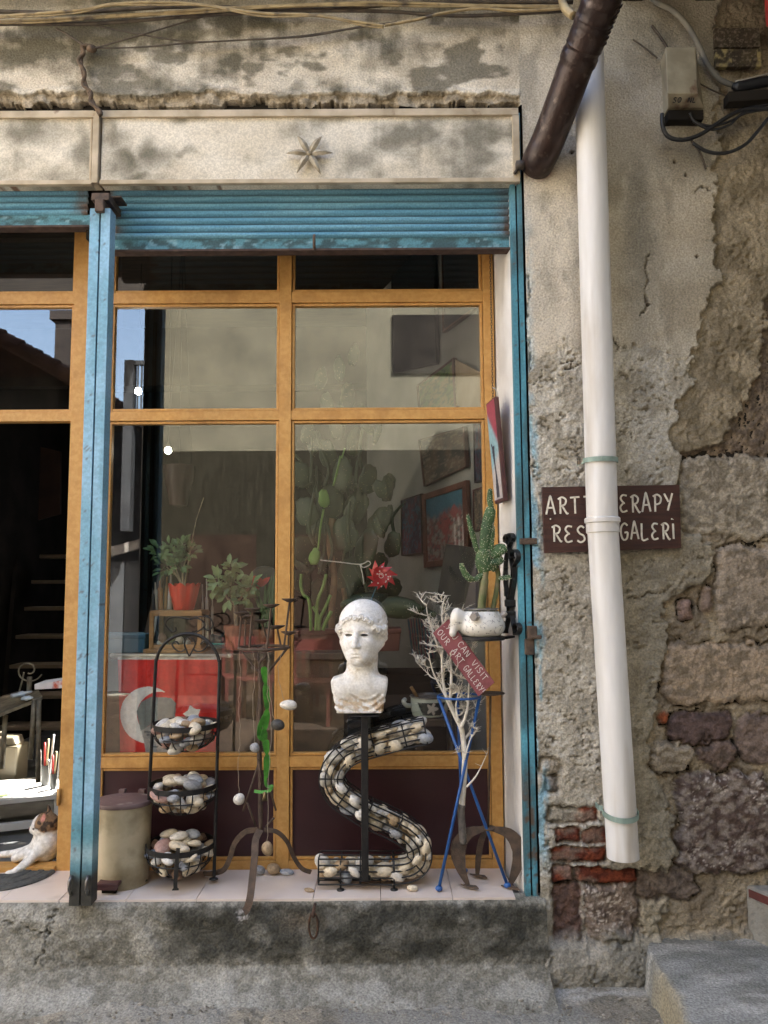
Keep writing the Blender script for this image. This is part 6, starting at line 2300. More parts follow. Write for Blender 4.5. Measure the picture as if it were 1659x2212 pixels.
# red flower, plate, books
t = MB()
for (a, c, e, g_, w_) in ((562, 1268, 540, 1244, .05), (562, 1268, 545, 1266, .045), (562, 1268, 582, 1246, .028), (562, 1268, 556, 1245, .04)):
    t.leaf(P(a, c, .50), P(e, g_, .49), w_, (0, -1, .3))
one(t, 'red_flower', M('red_petal', (.50, .05, .035), (.38, .04, .03), scale=10, rough=.6), 'red paper flower in front of a dark round plate', 'flower', None, True)
t = MB()
pc_ = P(572, 1262, .56)
rp_ = 38 * S(.56)
t.tube([pc_ + Vector((rp_ * math.cos(a), .0, rp_ * math.sin(a))) for a in np.linspace(0, 2 * math.pi, 41)[:-1]], .003, 6, closed=True)
t.sweep([pc_, pc_ + Vector((0, .006, 0))], lambda i: [(rp_ * math.cos(a), rp_ * math.sin(a)) for a in np.linspace(0, 2 * math.pi, 41)[:-1]])
one(t, 'round_plate', M('smoky_plate', (.05, .045, .04), (.07, .065, .055), scale=6, rough=.4), 'dark round plate with a pale rim standing behind the red flower', 'plate')
for k, (v1, v0, cl, lb) in enumerate(((1401, 1393, (.02, .10, .10), 'dark teal book at the bottom of the small stack by the terracotta pot'), (1392.5, 1389, (.10, .45, .40), 'thin bright turquoise book in the middle of the small stack'), (1388.5, 1371, (.02, .045, .05), 'thick blackish green book on top of the small stack'))):
    t = MB()
    xx0, xx1 = P(457, 1390, .45).x, P(488, 1390, .45).x
    t.box(xx0 - .004 * k, xx1 - .004 * k, .44, .56, P(470, v1, .45).z, P(470, v0, .45).z)
    one(t, 'book', M('book_%d' % k, cl, tuple(x * .7 for x in cl), scale=10, rough=.6), lb, 'book', 'small stack of books', False, .002)
# flag on its rod
t = MB()
yfl = .348
t.tube([P(243, 1416, yfl), P(497, 1417, yfl)], .008, 10)
t.ell(P(243, 1416, yfl), (.012, .010, .010))
t.ell(P(497, 1417, yfl), (.012, .010, .010))
fl_ = thing('flag', 'red flag with white crescent, star and grey portrait hung from a white rod', 'flag', P(362, 1620, yfl))
t.build('rod', M('white_rod', (.60, .56, .46), (.5, .46, .37), scale=20, rough=.5), fl_, True)
nx, nz = 240, 220
A, B = np.meshgrid(np.linspace(0, 1, nx), np.linspace(0, 1, nz))
uf = (255 + 5 * (1 - B)) * (1 - A) + (478 - 8 * (1 - B)) * A
vf = 1640 - B * (1640 - 1417)
Vf = np.array([P(float(a), float(c), yfl) for a, c in zip(uf.ravel(), vf.ravel())])
fold = .003 * np.sin(A * 19 + 1.5 * np.sin(B * 3)) * (1 - .4 * B) + .002 * np.sin(A * 41 + B * 4)
Vf[:, 1] += fold.ravel() - .004
red = mix((.66, .03, .022), (.52, .022, .018), fbm(A * 8, B * 3, 151))
cr = (np.hypot(uf - 321, vf - 1544) < 61) & ~(np.hypot(uf - 346, vf - 1543) < 49)
ang_ = np.arctan2(uf - 416, -(vf - 1543)) + .25
k5 = (ang_ + math.pi / 5) % (2 * math.pi / 5) - math.pi / 5
rs = np.hypot(uf - 416, vf - 1543)
star = rs * np.cos(np.abs(k5) - 0) + rs * np.sin(np.abs(k5)) * 1.376 * 1.0 < 21 * 1.0
pl_hat = [(296, 1536), (306, 1516), (326, 1505), (371, 1507), (381, 1519), (378, 1566), (350, 1566), (331, 1562), (305, 1578)]


def inpoly(x, y, pl):
    r = np.zeros(x.shape, bool)
    for (x0, y0), (x1, y1) in zip(pl, pl[1:] + pl[:1]):
        c = ((y0 > y) != (y1 > y)) & (x < (x1 - x0) * (y - y0) / (y1 - y0 + 1e-9) + x0)
        r ^= c
    return r


hat = inpoly(uf, vf, pl_hat)
face = inpoly(uf, vf, [(306, 1577), (331, 1563), (378, 1566), (382, 1600), (372, 1640), (318, 1640), (312, 1600)])
cc = red
cc = mix(cc, (.76, .74, .72), (cr | star).astype(float))
cc = mix(cc, mix((.17, .19, .185), (.23, .24, .23), fbm(uf / 9, vf / 9, 152)), hat.astype(float))
fc = mix((.42, .40, .38), (.25, .245, .24), ss(.45, .6, fbm(uf / 14, vf / 10, 153)))
fc = mix(fc, (.10, .10, .10), (((np.abs(vf - 1581 - .1 * (uf - 320)) < 2.2) & (np.abs(uf - 322) < 9)) | ((np.abs(vf - 1582) < 2.2) & (np.abs(uf - 352) < 9))
                               | ((np.abs(vf - 1587) < 2.5) & (np.abs(uf - 322) < 5)) | ((np.abs(vf - 1588) < 2.5) & (np.abs(uf - 351) < 5)) | ((np.abs(vf - 1613) < 2.5) & (np.abs(uf - 334) < 8))).astype(float) * .8)
cc = mix(cc, fc, face.astype(float))
cc = mix(cc, (.58, .54, .50), (B > .965).astype(float))
f = grid(range(nx), range(nz))
bk = Vf.copy()
bk[:, 1] += .0015
cc = cc.reshape(-1, 3)
npmesh('cloth', np.concatenate([Vf, bk]), np.concatenate([f, f[:, ::-1] + nx * nz]), M('flag_cloth', (.9, .9, .9), (1.05, 1.05, 1.05), scale=60, rough=.75, attr=True), fl_, np.concatenate([cc, cc]))
# twig lying in front of the panel
t = MB()
t.tube(PP([(205, 1497), (240, 1498), (283, 1499)], .335, 4), [.004, .005, .005, .006, .006, .006, .004, .003, .001], 6)
one(t, 'thin_stick', m_br, 'pale thin stick poking out beside the flag', 'stick', None, True)
# hanging dark planter with bulb above
yh = .85
hp = thing('hanging_planter', 'dark hanging planter in front of the khaki reflection', 'planter', P(385, 1093, yh))
b_ = P(385, 1093, yh)
t = MB()
s_ = S(yh)
t.lathe([(18 * s_, 0), (20 * s_, 6 * s_), (25 * s_, 40 * s_), (31 * s_, 55 * s_), (33 * s_, 88 * s_), (28 * s_, 88 * s_), (0, 80 * s_)], b_, 28)
t.build('pot_body', M('dark_oxblood', (.03, .012, .012), (.045, .018, .016), scale=8, rough=.5), hp, True, auto=40)
t = MB()
for k in (-1, 0, 1):
    t.tube([b_ + Vector((k * 28 * s_, 0, 86 * s_)), Vector((b_.x, b_.y, 3.28))], .0015, 4)
t.build('cord', m_dark, hp)
m_bulb = emis('lit_bulb', (1, .95, .82), 30)
for (a, c, y_, lb) in ((363, 973, 1.0, 'lit bulb hanging just above the dark planter'), (299, 845, 1.25, 'lit bulb hanging higher, near the blue post')):
    lp = thing('light_bulb', lb, 'light bulb', P(a, c, y_))
    p = P(a, c, y_)
    t = MB()
    r = 7 * S(y_)
    t.ell(p, (r, r, r * 1.1), None, 16)
    t.build('glass_bulb', m_bulb, lp, True)
    t = MB()
    t.lathe([(r * .5, r * .9), (r * .5, r * 2), (0, r * 2.2)], p, 12)
    t.tube([p + Vector((0, 0, r * 2)), Vector((p.x, p.y, 3.28))], .002, 5)
    t.build('socket', m_dark, lp)

# ---- long planter and the big prickly pear
pq = [P(636, 1412, .50), P(862, 1406, .52), P(866, 1360, .52), P(636, 1362, .50)]
t = MB()
t.hexa(pq, (0, .16, 0))
t.hexa([P(634, 1372, .49), P(867, 1368, .51), P(867, 1358, .51), P(634, 1361, .49)], (0, .18, 0))
one(t, 'planter_trough', M('brown_plastic_trough', (.14, .045, .03), (.11, .035, .025), scale=7, rough=.55), 'long reddish brown plastic trough behind the bust', 'planter', None, False, .004)
bp = thing('prickly_pear', 'large dark prickly pear filling the right hand window from the trough', 'cactus', P(750, 1365, .58))
t = MB()
m_pear = M('dark_pear_skin', (.020, .038, .015), (.035, .058, .023), scale=8, rough=.5, c3=(.12, .12, .06), scale3=10, lo3=.6, hi3=.75)


AR = []


def pad(t, a, c, L, W, ang, y, tilt=0.0, th=.012):
    d = Vector((math.sin(ang), 0, math.cos(ang)))
    s_ = S(y)
    rot = Matrix.Rotation(tilt, 3, 'Z') @ Matrix.Rotation(ang, 3, 'Y')
    ph_ = random.uniform(0, 6)
    t.ell(P(a, c, y), (W * s_, th, L * s_), rot, 22, None, lambda d_: (1 - .30 * max(0, -d_.z) ** 2) * (1 + .05 * math.sin(5 * math.atan2(d_.x, d_.z) + ph_) + .04 * math.sin(9 * math.atan2(d_.x, d_.z) + ph_ * 2)))
    for k in range(12):
        a_, q_ = random.uniform(0, 6.28), math.sqrt(random.random()) * .85
        AR.append(P(a, c, y) + rot @ Vector((W * s_ * q_ * math.cos(a_), -th * math.sqrt(1 - q_ * q_) - .001, L * s_ * q_ * math.sin(a_))))


for (a, c, L, W, an) in ((705, 1370, 40, 20, 0), (735, 1320, 50, 26, .15), (700, 1290, 44, 26, -.3), (760, 1250, 52, 30, .3), (720, 1215, 46, 30, -.2), (790, 1190, 50, 28, .35), (745, 1160, 46, 30, 0), (690, 1150, 42, 30, -.6),
                         (660, 1110, 40, 26, -.4), (720, 1090, 48, 30, .2), (770, 1100, 46, 26, .35), (820, 1130, 40, 24, .6), (690, 1050, 44, 28, -.7), (740, 1030, 46, 24, .1), (790, 1040, 40, 22, .2), (665, 1190, 38, 30, -.9),
                         (655, 1030, 36, 24, -.3), (650, 1260, 34, 22, -.5), (815, 1230, 40, 22, .5), (850, 1180, 34, 20, .2), (710, 985, 40, 20, -.3), (765, 960, 40, 20, .25), (680, 960, 34, 18, -.2), (730, 925, 36, 18, 0),
                         (660, 940, 30, 16, .2), (705, 880, 34, 16, -.1), (755, 860, 36, 18, .1), (690, 820, 30, 14, .15), (735, 800, 34, 15, -.1), (765, 770, 30, 12, .2), (830, 1060, 34, 18, .1), (840, 1280, 40, 24, .9), (780, 1300, 44, 28, 1.1)):
    pad(t, a + random.uniform(-5, 5), c, L, W, an, random.uniform(.56, .86), random.uniform(-.7, .7))
for k in range(26):
    a_ = random.uniform(645, 850)
    pad(t, a_, random.uniform(880, 1340), random.uniform(22, 40), random.uniform(8, 17), random.uniform(-.9, .9), random.uniform(.54, .9), random.uniform(-1, 1))
for k in range(22):
    a_, c_ = random.uniform(640, 855), random.uniform(1000, 1350)
    pl = [(a_, c_), (a_ + random.uniform(-14, 14), c_ - 40), (a_ + random.uniform(-26, 26), c_ - random.uniform(70, 130))]
    t.tube(PP(pl, random.uniform(.54, .8), 4), [.008, .009, .009, .009, .008, .008, .007, .006, .004], 7)
pad(t, 778, 1303, 62, 20, 1.35, .50, .2, .03)
pad(t, 850, 1312, 66, 24, 1.62, .52, -.2, .03)
pad(t, 905, 1322, 40, 14, 1.75, .55, -.3, .02)
t.build('pad', m_pear, bp, True)
t = MB()
for p_ in AR:
    t.ell(p_, (.0017, .0017, .0017), None, 4)
tag(t.build('areole', M('straw_areole', (.34, .32, .17), rough=.9), bp), kind='stuff')
t = MB()
pad(t, 700, 1080, 24, 13, -.1, .48, .4)
pad(t, 679, 1205, 22, 13, .25, .47, -.3)
for pl, r in (([(699, 1100), (692, 1140), (688, 1180), (680, 1220)], .005), ([(735, 985), (730, 1010), (720, 1050)], .005), ([(745, 968), (738, 990)], .004)):
    t.tube(PP(pl, .48, 5), r, 7)
m_brg = M('fresh_cactus_green', (.13, .26, .05), (.18, .32, .08), scale=12, rough=.5)
t.build('young_pad', m_brg, bp, True)
t = MB()
t.tube(PP([(718, 1380), (716, 1320), (722, 1250), (712, 1180), (718, 1120)], .60, 5), .016, 10)
t.tube(PP([(735, 1375), (748, 1330), (742, 1270)], .62, 5), .012, 9)
t.build('trunk', M('corky_trunk', (.20, .13, .065), (.13, .085, .045), scale=16, rough=.9, bump=.3), bp, True)
cu = thing('column_cactus', 'bright green finger-like cactus stems beside the mullion', 'cactus', P(690, 1362, .47))
for pl in ([(651, 1240), (650, 1265), (656, 1285), (668, 1300), (672, 1362)], [(705, 1240), (697, 1270), (686, 1300), (682, 1362)], [(714, 1285), (704, 1310), (692, 1335), (688, 1362)], [(716, 1320), (704, 1345), (698, 1362)], [(676, 1310), (686, 1330), (690, 1362)]):
    t = MB()
    c_ = PP(pl, .47, 6)
    t.sweep(c_, lambda i: [((.0085 if k % 2 else .0055) * math.cos(a), (.0085 if k % 2 else .0055) * math.sin(a)) for k, a in enumerate(np.linspace(0, 2 * math.pi, 11)[:-1])])
    t.build('stem', m_brg, cu, True)
# pinwheel on a string
pw = thing('pinwheel', 'red foil pinwheel with small white stars tied behind the glass', 'pinwheel', P(823, 1245, .40))
c_ = P(823, 1244, .40)
t = MB()
for k in range(10):
    a = k * 2 * math.pi / 10
    d1 = Vector((math.cos(a), 0, math.sin(a)))
    d2 = Vector((math.cos(a + .75), 0, math.sin(a + .75)))
    L = .062 + .012 * (k % 3 == 0)
    yy_ = Vector((0, -.012 - .004 * (k % 2), 0))
    t.hexa([c_, c_ + d1 * L * .6 + yy_, c_ + d1 * L * .98 + d2 * .004 + yy_ * .2, c_ + d2 * L * .62 + yy_ * .4], (0, .0015, 0))
t.build('vane', M('red_foil', (.62, .03, .03), (.45, .02, .03), scale=14, rough=.28), pw)
t = MB()
for k in range(12):
    a = random.uniform(0, 6.28)
    r = random.uniform(.018, .05)
    cc_ = c_ + Vector((r * math.cos(a), -.018, r * math.sin(a)))
    t.add([cc_ + Vector((math.cos(q) * (.005 if i % 2 else .002), 0, math.sin(q) * (.005 if i % 2 else .002))) for i, q in enumerate(np.linspace(0, 2 * math.pi, 11)[:-1])] + [cc_ + Vector((0, .001, 0))], [tuple(range(10))])
t.tube([c_ + Vector((.006 * math.cos(a) * (1 + a / 8), -.02, .006 * math.sin(a) * (1 + a / 8))) for a in np.linspace(0, 9, 26)], .0012, 5)
t.build('star_print', m_wl, pw)
t = MB()
t.tube([c_ + Vector((0, .004, 0)), P(800, 1300, .44)], .003, 6)
t.build('stick', M('teal_stick', (.03, .12, .16), rough=.5), pw)
t = MB()
t.tube(PP([(692, 1210), (730, 1214), (778, 1219), (795, 1212), (800, 1219), (785, 1226), (778, 1219), (783, 1240), (786, 1262)], .40, 5), .0028, 6)
one(t, 'cord', M('white_cord', (.62, .60, .54), (.5, .48, .42), scale=40, rough=.8), 'white cord knotted beside the red pinwheel', 'cord', None, True)
# black cabinet, stool and enamel pot
t = MB()
xk0, xk1 = P(800, 1500, .66).x, P(975, 1500, .66).x
t.box(xk0, xk1, .66, .95, FZ, P(880, 1457, .66).z)
t.box(xk0 + .02, xk1 - .02, .655, .66, FZ + .06, P(880, 1475, .66).z)
one(t, 'black_cabinet', m_dark, 'black low cabinet behind the enamel cooking pot', 'cabinet', None, False, .004)
t = MB()
xk0, xk1 = P(898, 1560, .42).x, P(985, 1560, .42).x
zs0 = P(925, 1548, .45).z
t.box(xk0, xk1, .38, .58, zs0 - .03, zs0)
for p in (xk0 + .015, xk1 - .015):
    for q in (.40, .56):
        t.box(p - .014, p + .014, q - .014, q + .014, FZ, zs0 - .03)
one(t, 'stool', M('brown_stool', (.09, .055, .035), (.06, .04, .028), scale=8, rough=.6), 'small brown wooden stool under the enamel cooking pot', 'stool', None, False, .003)
ep = thing('enamel_pot', 'white enamel cooking pot with a dark flower band and side handle', 'cooking pot', (P(928, 1545, .47).x, .47, zs0))
o_ = Vector(ep['_o'])
re = 40 * S(.47)
he = 40 * S(.47)
t = MB()
n_ = 56
cols_ = []
prof = [(.80, 0), (.90, .06), (.97, .3), (1, .7), (1, 1), (1.05, 1.02), (1.03, 1.06), (.95, 1.02), (.95, .9), (0.01, .9)]
vs, fs, cl = [], [], []
for i, (r, z) in enumerate(prof):
    for k in range(n_):
        a = 2 * math.pi * k / n_
        vs.append(o_ + Vector((r * re * math.cos(a), r * re * math.sin(a), z * he)))
NZ = 30
vs, cl = [], []
zz_ = list(np.linspace(0, 1, NZ))
for z in zz_:
    r = np.interp(z, [0, .06, .3, .7, 1], [.8, .9, .97, 1, 1])
    for k in range(n_ * 3):
        a = 2 * math.pi * k / (n_ * 3)
        vs.append((o_.x + r * re * math.cos(a), o_.y + r * re * math.sin(a), o_.z + z * he))
        da = (a - 1.5 * math.pi) / .9
        band = abs(da - .1) < .75 + (z - .5) * .5 and .12 < z < .86
        fl2 = band and (math.hypot((da - .1) * 1.2, (z - .5) * 1.3) < .33 + .12 * math.cos(5 * math.atan2(z - .5, da - .1)))
        cl.append((.55, .50, .45) if fl2 else ((.02, .03, .03) if band and (.17 < z < .80) else ((.50, .55, .51) if z > .04 else (.3, .3, .28))))
Vp = np.array(vs)
m3 = n_ * 3
fq = np.array([(i * m3 + k, i * m3 + (k + 1) % m3, (i + 1) * m3 + (k + 1) % m3, (i + 1) * m3 + k) for i in range(NZ - 1) for k in range(m3)])
npmesh('pot_body', Vp, fq, bpy.data.materials['enamel'], ep, np.array(cl))
t = MB()
t.lathe([(re, he * .99), (re * 1.05, he * 1.02), (re * 1.04, he * 1.07), (re * .95, he * 1.03), (re * .94, he * .9), (0, he * .88)], o_, 40)
t.build('rim', bpy.data.materials['worn_rim'], ep, True)
t = MB()
t.tube(spl([o_ + Vector((-re * .98, -.01, he * .55)), o_ + Vector((-re * 1.25, -.03, he * .62)), o_ + Vector((-re * 1.38, -.03, he * .8)), o_ + Vector((-re * 1.30, -.01, he * .88))], 5), .010, 8)
t.build('handle', M('cream_handle', (.50, .50, .44), rough=.4), ep, True)
t = MB()
t.tube([o_ + Vector((-re * .6, .01, he * .9)), P(888, 1484, .46)], .008, 8)
one(t, 'wooden_spoon', m_pine, 'wooden spoon handle sticking out of the enamel pot', 'spoon', None, True)

# ---- things in the dark doorway
ym = .80
mt_ = thing('metal_chair', 'pale wrought-iron chair with a scrolled back in the dark doorway', 'chair', P(50, 1690, ym))
m_pale = M('pale_worn_iron', (.28, .25, .18), (.16, .14, .10), scale=25, rough=.6, metal=.3)
t = MB()
sc_ = [(62 + (4 + 26 * s_) * math.cos(3.6 + 8.6 * s_), 1448 - (4 + 22 * s_) * math.sin(3.6 + 8.6 * s_)) for s_ in np.linspace(.1, 1, 22)]
t.tube(PP(sc_, ym, 3), .004, 6)
t.tube(PP([(64, 1462), (63, 1492)], ym, 3), .012, 6)
t.tube(PP([(40, 1500), (48, 1470), (52, 1452)], ym, 4), .004, 6)
t.build('scrolled_back', m_pale, mt_, True)
t = MB()
sq = [P(-40, 1556, ym - .12), P(92, 1504, ym - .02), P(84, 1490, ym + .2), P(-40, 1512, ym + .2)]
t.hexa(sq, (0, 0, -.018))
t.build('seat', m_pale, mt_, bevel=.003)
for (a, c, e, g_) in ((84, 1512, 82, 1690), (12, 1545, 4, 1660), (74, 1512, 66, 1640)):
    t = MB()
    t.tube([P(a, c, ym - .04), P(e, g_, ym - .04)], .012, 8)
    t.build('leg', m_pale, mt_, True)
t = MB()
t.ell(P(42, 1500, ym - .02), (.05, .05, .012), Matrix.Rotation(R(-12), 3, 'Y'), 20, None, lambda d: 1 + .2 * math.sin(d.x * 7 + d.y * 5))
t.ell(P(58, 1508, ym - .04), (.025, .03, .010), None, 14, None, lambda d: 1 + .2 * math.sin(d.x * 9))
one(t, 'crumpled_plastic', M('white_plastic', (.78, .80, .82), (.55, .68, .80), scale=12, rough=.25), 'crumpled white plastic bag lying on the iron chair', 'bag', None, True)
t = MB()
t.hexa([P(74, 1490, .62), P(150, 1486, .55), P(150, 1468, .55), P(74, 1478, .62)], (.0, .12, .005))
one(t, 'painted_board', M('white_painted_board', (.78, .76, .74), (.62, .60, .62), scale=8, rough=.5, c3=(.5, .1, .06), scale3=9, lo3=.6, hi3=.66), 'white painted board end jutting out beside the door frame', 'board', None, False, .003)
lt = thing('low_table', 'low white sunlit table slanting into the shop doorway', 'table', P(60, 1800, .8))
t = MB()
q = [P(-60, 1752, .62), P(134, 1664, .62), P(134, 1640, .80), P(-60, 1700, .95)]
zt2 = P(134, 1664, .62).z
t = MB()
q = [Vector((P(-90, 1700, .75).x, .74, .36)), Vector((P(146, 1700, .62).x, .80, .36)), Vector((P(146, 1700, .62).x, 1.5, .36)), Vector((P(-90, 1700, .75).x, 1.5, .36))]
d_ = P(128, 1690, .62) - P(0, 1735, .62)
A_, B_ = P(-70, 1752, .70), P(140, 1676, .86)
A_.z = B_.z = .415
dr = (B_ - A_).normalized()
nr = Vector((-dr.y, dr.x, 0))
t.hexa([A_, B_, B_ + nr * .42, A_ + nr * .42], (0, 0, .022))
m_wt = M('white_table_paint', (.74, .73, .70), (.66, .64, .60), scale=9, rough=.4)
t.build('top', m_wt, lt, bevel=.003)
t = MB()
t.hexa([A_ + nr * .02 + Vector((0, 0, -.13)), B_ + nr * .02 + Vector((0, 0, -.13)), B_ + nr * .05 + Vector((0, 0, -.13)), A_ + nr * .05 + Vector((0, 0, -.13))], (0, 0, .035))
t.build('stretcher', m_wt, lt, bevel=.003)
for k in (.05, .95):
    t = MB()
    p_ = A_.lerp(B_, k) + nr * .03
    t.box(p_.x - .018, p_.x + .018, p_.y - .018, p_.y + .018, FZ, .415)
    t.build('leg', m_wt, lt)
t = MB()
t.leaf(A_.lerp(B_, .28) + nr * .06 + Vector((0, 0, .026)), A_.lerp(B_, .52) + nr * .16 + Vector((0, 0, .026)), .06, (0, 0, 1), None, .05)
one(t, 'green_leaf', m_brg, 'green leaf lying on the white sunlit table', 'leaf')
ztab = .438
for (a, y_, r, h_, lb) in ((98, 1.02, .018, .10, 'glass jar with a red brush on the white table, farther from the door frame'), (116, .95, .014, .075, 'dark narrow jar of brushes on the white table beside the door frame')):
    p = P(a, 1660, y_)
    p.z = ztab
    jr = thing('brush_jar', lb, 'jar', p, 'jars of brushes on the white table')
    t = MB()
    t.lathe([(r, 0), (r, h_), (r * .9, h_), (r * .9, .005), (0, .005)], p, 20)
    t.build('jar_wall', M('smoky_jar', (.12, .12, .11), (.08, .08, .075), scale=20, rough=.25), jr, True, auto=40)
    for k in range(4):
        cl = ((.75, .72, .66), (.55, .06, .05), (.7, .55, .3), (.6, .6, .58))[k]
        t = MB()
        e = p + Vector(((k - 1.5) * r * .7, (k % 2) * r * .5, 0))
        t.tube([e + Vector((0, 0, .01)), e + Vector(((k - 1.5) * .006, 0, h_ * 1.6)), e + Vector(((k - 1.5) * .010, 0, h_ * 1.9 + .02 * k))], [.0035, .0045, .006], 8)
        t.build('brush', M('brush_%d' % k, cl, rough=.5), jr, True)
t = MB()
p = P(10, 1690, 1.25)
t.hexa([P(-30, 1690, 1.2), P(34, 1692, 1.2), P(38, 1612, 1.2), P(-30, 1612, 1.2)], (0, .14, 0))
t.hexa([P(-30, 1611, 1.21), P(37, 1611, 1.21), P(30, 1592, 1.23), P(-20, 1592, 1.23)], (0, .10, 0))
t.lathe([(.02, 0), (.022, .03), (0, .03)], P(5, 1592, 1.27), 14)
one(t, 'canister', M('dirty_plastic', (.26, .22, .15), (.2, .17, .11), scale=5, rough=.4), 'dirty translucent plastic canister standing in the doorway', 'canister', None, False, .012)
stt = thing('staircase', 'dark steep wooden stairs at the back of the doorway', 'stairs', P(90, 1500, 2.6))
m_tread = M('worn_tread', (.16, .12, .085), (.11, .085, .06), scale=10, rough=.7)
for k, (a0, a1, c) in enumerate(((85, 138, 1198), (67, 134, 1253), (52, 133, 1311), (33, 128, 1372), (20, 124, 1436), (4, 120, 1502), (-10, 118, 1570))):
    t = MB()
    yk = 2.9 - k * .17
    t.box(P(a0, c, yk).x, P(a1 + 14, c, yk).x, yk, yk + .2, P(90, c + 8, yk).z, P(90, c, yk).z)
    t.build('tread', m_tread, stt, bevel=.003)
t = MB()
for a in (-6, 140):
    t.hexa([P(a, 1640, 2.0), P(a, 1640, 2.1), P(a + 40 if a < 0 else a + 6, 1150, 3.1), P(a + 40 if a < 0 else a + 6, 1150, 3.0)], (.03, 0, 0))
t.build('stringer', m_dark, stt)
for (q, lb) in (([(68, 1010), (130, 1030), (130, 1120), (68, 1100)], 'dark framed picture deep inside the doorway'),):
    qq = [P(a, c, 3.2) for a, c in ((66, 1128), (130, 1110), (130, 975), (66, 960))]
    t = MB()
    t.hexa(qq, (0, .03, 0))
    t.hexa([P(64, 1130, 3.19), P(69, 1130, 3.19), P(69, 958, 3.19), P(64, 958, 3.19)], (0, .04, 0))
    one(t, 'dark_picture', M('dim_picture', (.04, .02, .016), (.06, .03, .02), scale=6, rough=.6), lb, 'picture', None, False, .003)

# ================================================================== the other side of the lane (seen mirrored in the glass)
def OP(u, v, Y):
    p = P(u, v, 2 * (WY + .002) - Y)
    return Vector((p.x, Y, p.z))


oy = -6.6
ob = thing('opposite_house', 'plain khaki rendered house across the lane, mirrored in the shop window', 'house', (1, oy, 0))
xo = OP(352, 800, oy).x
zo = OP(600, 975, oy).z
m_khaki = M('khaki_render', (.15, .139, .096), (.105, .098, .068), scale=1.6, rough=.9, bump=.2, bscale=20)
t = MB()
t.box(xo, 7, oy - 4, oy, 0, 8.5)
t.build('wall', m_khaki, ob)
t = MB()
t.box(xo + .002, 7.03, oy + .003, oy + .05, 0, zo)
t.build('timber_front', M('dark_brown_boards', (.034, .031, .022), (.022, .020, .014), scale=3, rough=.9, stretch=(9, 1, 1), spec=.05), ob)
t = MB()
t.box(OP(316, 800, oy).x, xo - .003, oy - .3, oy + .12, 0, 8.5)
t.build('corner_post', m_dark, ob)
p0, p1 = OP(848, 808, oy), OP(1120, 680, oy)
wn = MB()
wn.box(p0.x, p1.x, oy + .004, oy + .03, p0.z, p1.z)
wo = wn.build('window', m_dark, ob)
for k in range(3):
    d0 = MB()
    xq = OP(480 + 190 * k, 1300, oy).x
    d0.box(xq - .45, xq + .45, oy + .051, oy + .075, 0.02, 2.1)
    for g_ in range(4):
        d0.box(xq - .42 + g_ * .22, xq - .24 + g_ * .22, oy + .076, oy + .09, .3, 1.9)
    d0.build('door', M('red_brown_door_%d' % k, (.040, .026, .018), (.028, .018, .013), scale=3, rough=.8, spec=.1), ob)
t = MB()
t.box(xo - .2, 7.2, oy - 4.2, oy + .5, 8.5, 8.65)
t.build('roof', m_eave, ob)
bal = thing('balcony_rail', 'dark slatted balcony railing at the corner of the khaki house', 'railing', OP(290, 880, oy + .2))
x0, x1 = OP(268, 800, oy + .2).x, OP(316, 800, oy + .2).x
z0, z1 = OP(290, 885, oy + .2).z, OP(290, 777, oy + .2).z
t = MB()
t.box(x0, x0 + .12, oy + .05, oy + .2, z0 - 1.6, z1)
t.box(x0 + .12, x1 + .05, oy + .12, oy + .18, z1 - .06, z1 - .001)
t.box(x0 + .12, x1 + .05, oy + .1, oy + .2, z0 - .12, z0)
for k in range(5):
    xx = x0 + .16 + k * .05
    t.box(xx, xx + .018, oy + .14, oy + .16, z0, z1 - .06)
t.build('slats', M('dark_grey_steel', (.06, .065, .07), (.04, .042, .046), scale=6, rough=.5), bal)
# tiled house at the left
hy = -7.6
hs = thing('tiled_house', 'low dark stone house with a red tiled roof across the lane', 'house', (-8, hy, 0))
xe, ze = OP(128, 800, hy).x, OP(128, 800, hy).z
t = MB()
t.box(xe - 9, xe, hy - 6, hy, 0, ze - .1)
t.build('wall', M('dark_stone', (.085, .075, .06), (.05, .045, .038), scale=2.5, rough=.95, bump=.4, bscale=8), hs)
t = MB()
rx, rz = xe - 4.5, ze + 2.5
nn = 18
for k in range(nn):
    a0 = Vector((xe + .35, 0, ze - .25)).lerp(Vector((rx, 0, rz)), k / nn)
    a1 = Vector((xe + .35, 0, ze - .25)).lerp(Vector((rx, 0, rz)), (k + 1.25) / nn)
    for j in range(26):
        yy = hy + .25 - j * .24
        t.tube([Vector((a0.x, yy, a0.z + .06)), Vector((a1.x, yy, a1.z + .02))], [.12, .10], 8)
t.hexa([(xe + .35, hy + .3, ze - .3), (xe + .35, hy - 6.1, ze - .3), (rx, hy - 6.1, rz - .05), (rx, hy + .3, rz - .05)], (0, 0, .05))
t.hexa([(rx, hy + .3, rz - .05), (rx, hy - 6.1, rz - .05), (rx - 4.8, hy - 6.1, ze - .3), (rx - 4.8, hy + .3, ze - .3)], (0, 0, .05))
t.add([(xe, hy - .02, ze - .1), (rx, hy - .02, rz), (rx - 4.5, hy - .02, ze - .1)], [(0, 1, 2)])
rf_ = t.build('roof', M('old_roof_tile', (.15, .075, .05), (.09, .05, .038), scale=8, rough=.9), hs, True, auto=40)
t = MB()
cy = hy - 1.2
c0_, c1_ = OP(116, 800, cy), OP(152, 672, cy)
t.box(c0_.x, c1_.x, cy - .5, cy, 3, c1_.z - .15)
t.box(c0_.x - .08, c1_.x + .05, cy - .55, cy + .05, c1_.z - .15, c1_.z)
t.build('chimney', M('sooty_brick', (.045, .036, .032), (.03, .026, .024), scale=6, rough=.95), hs)
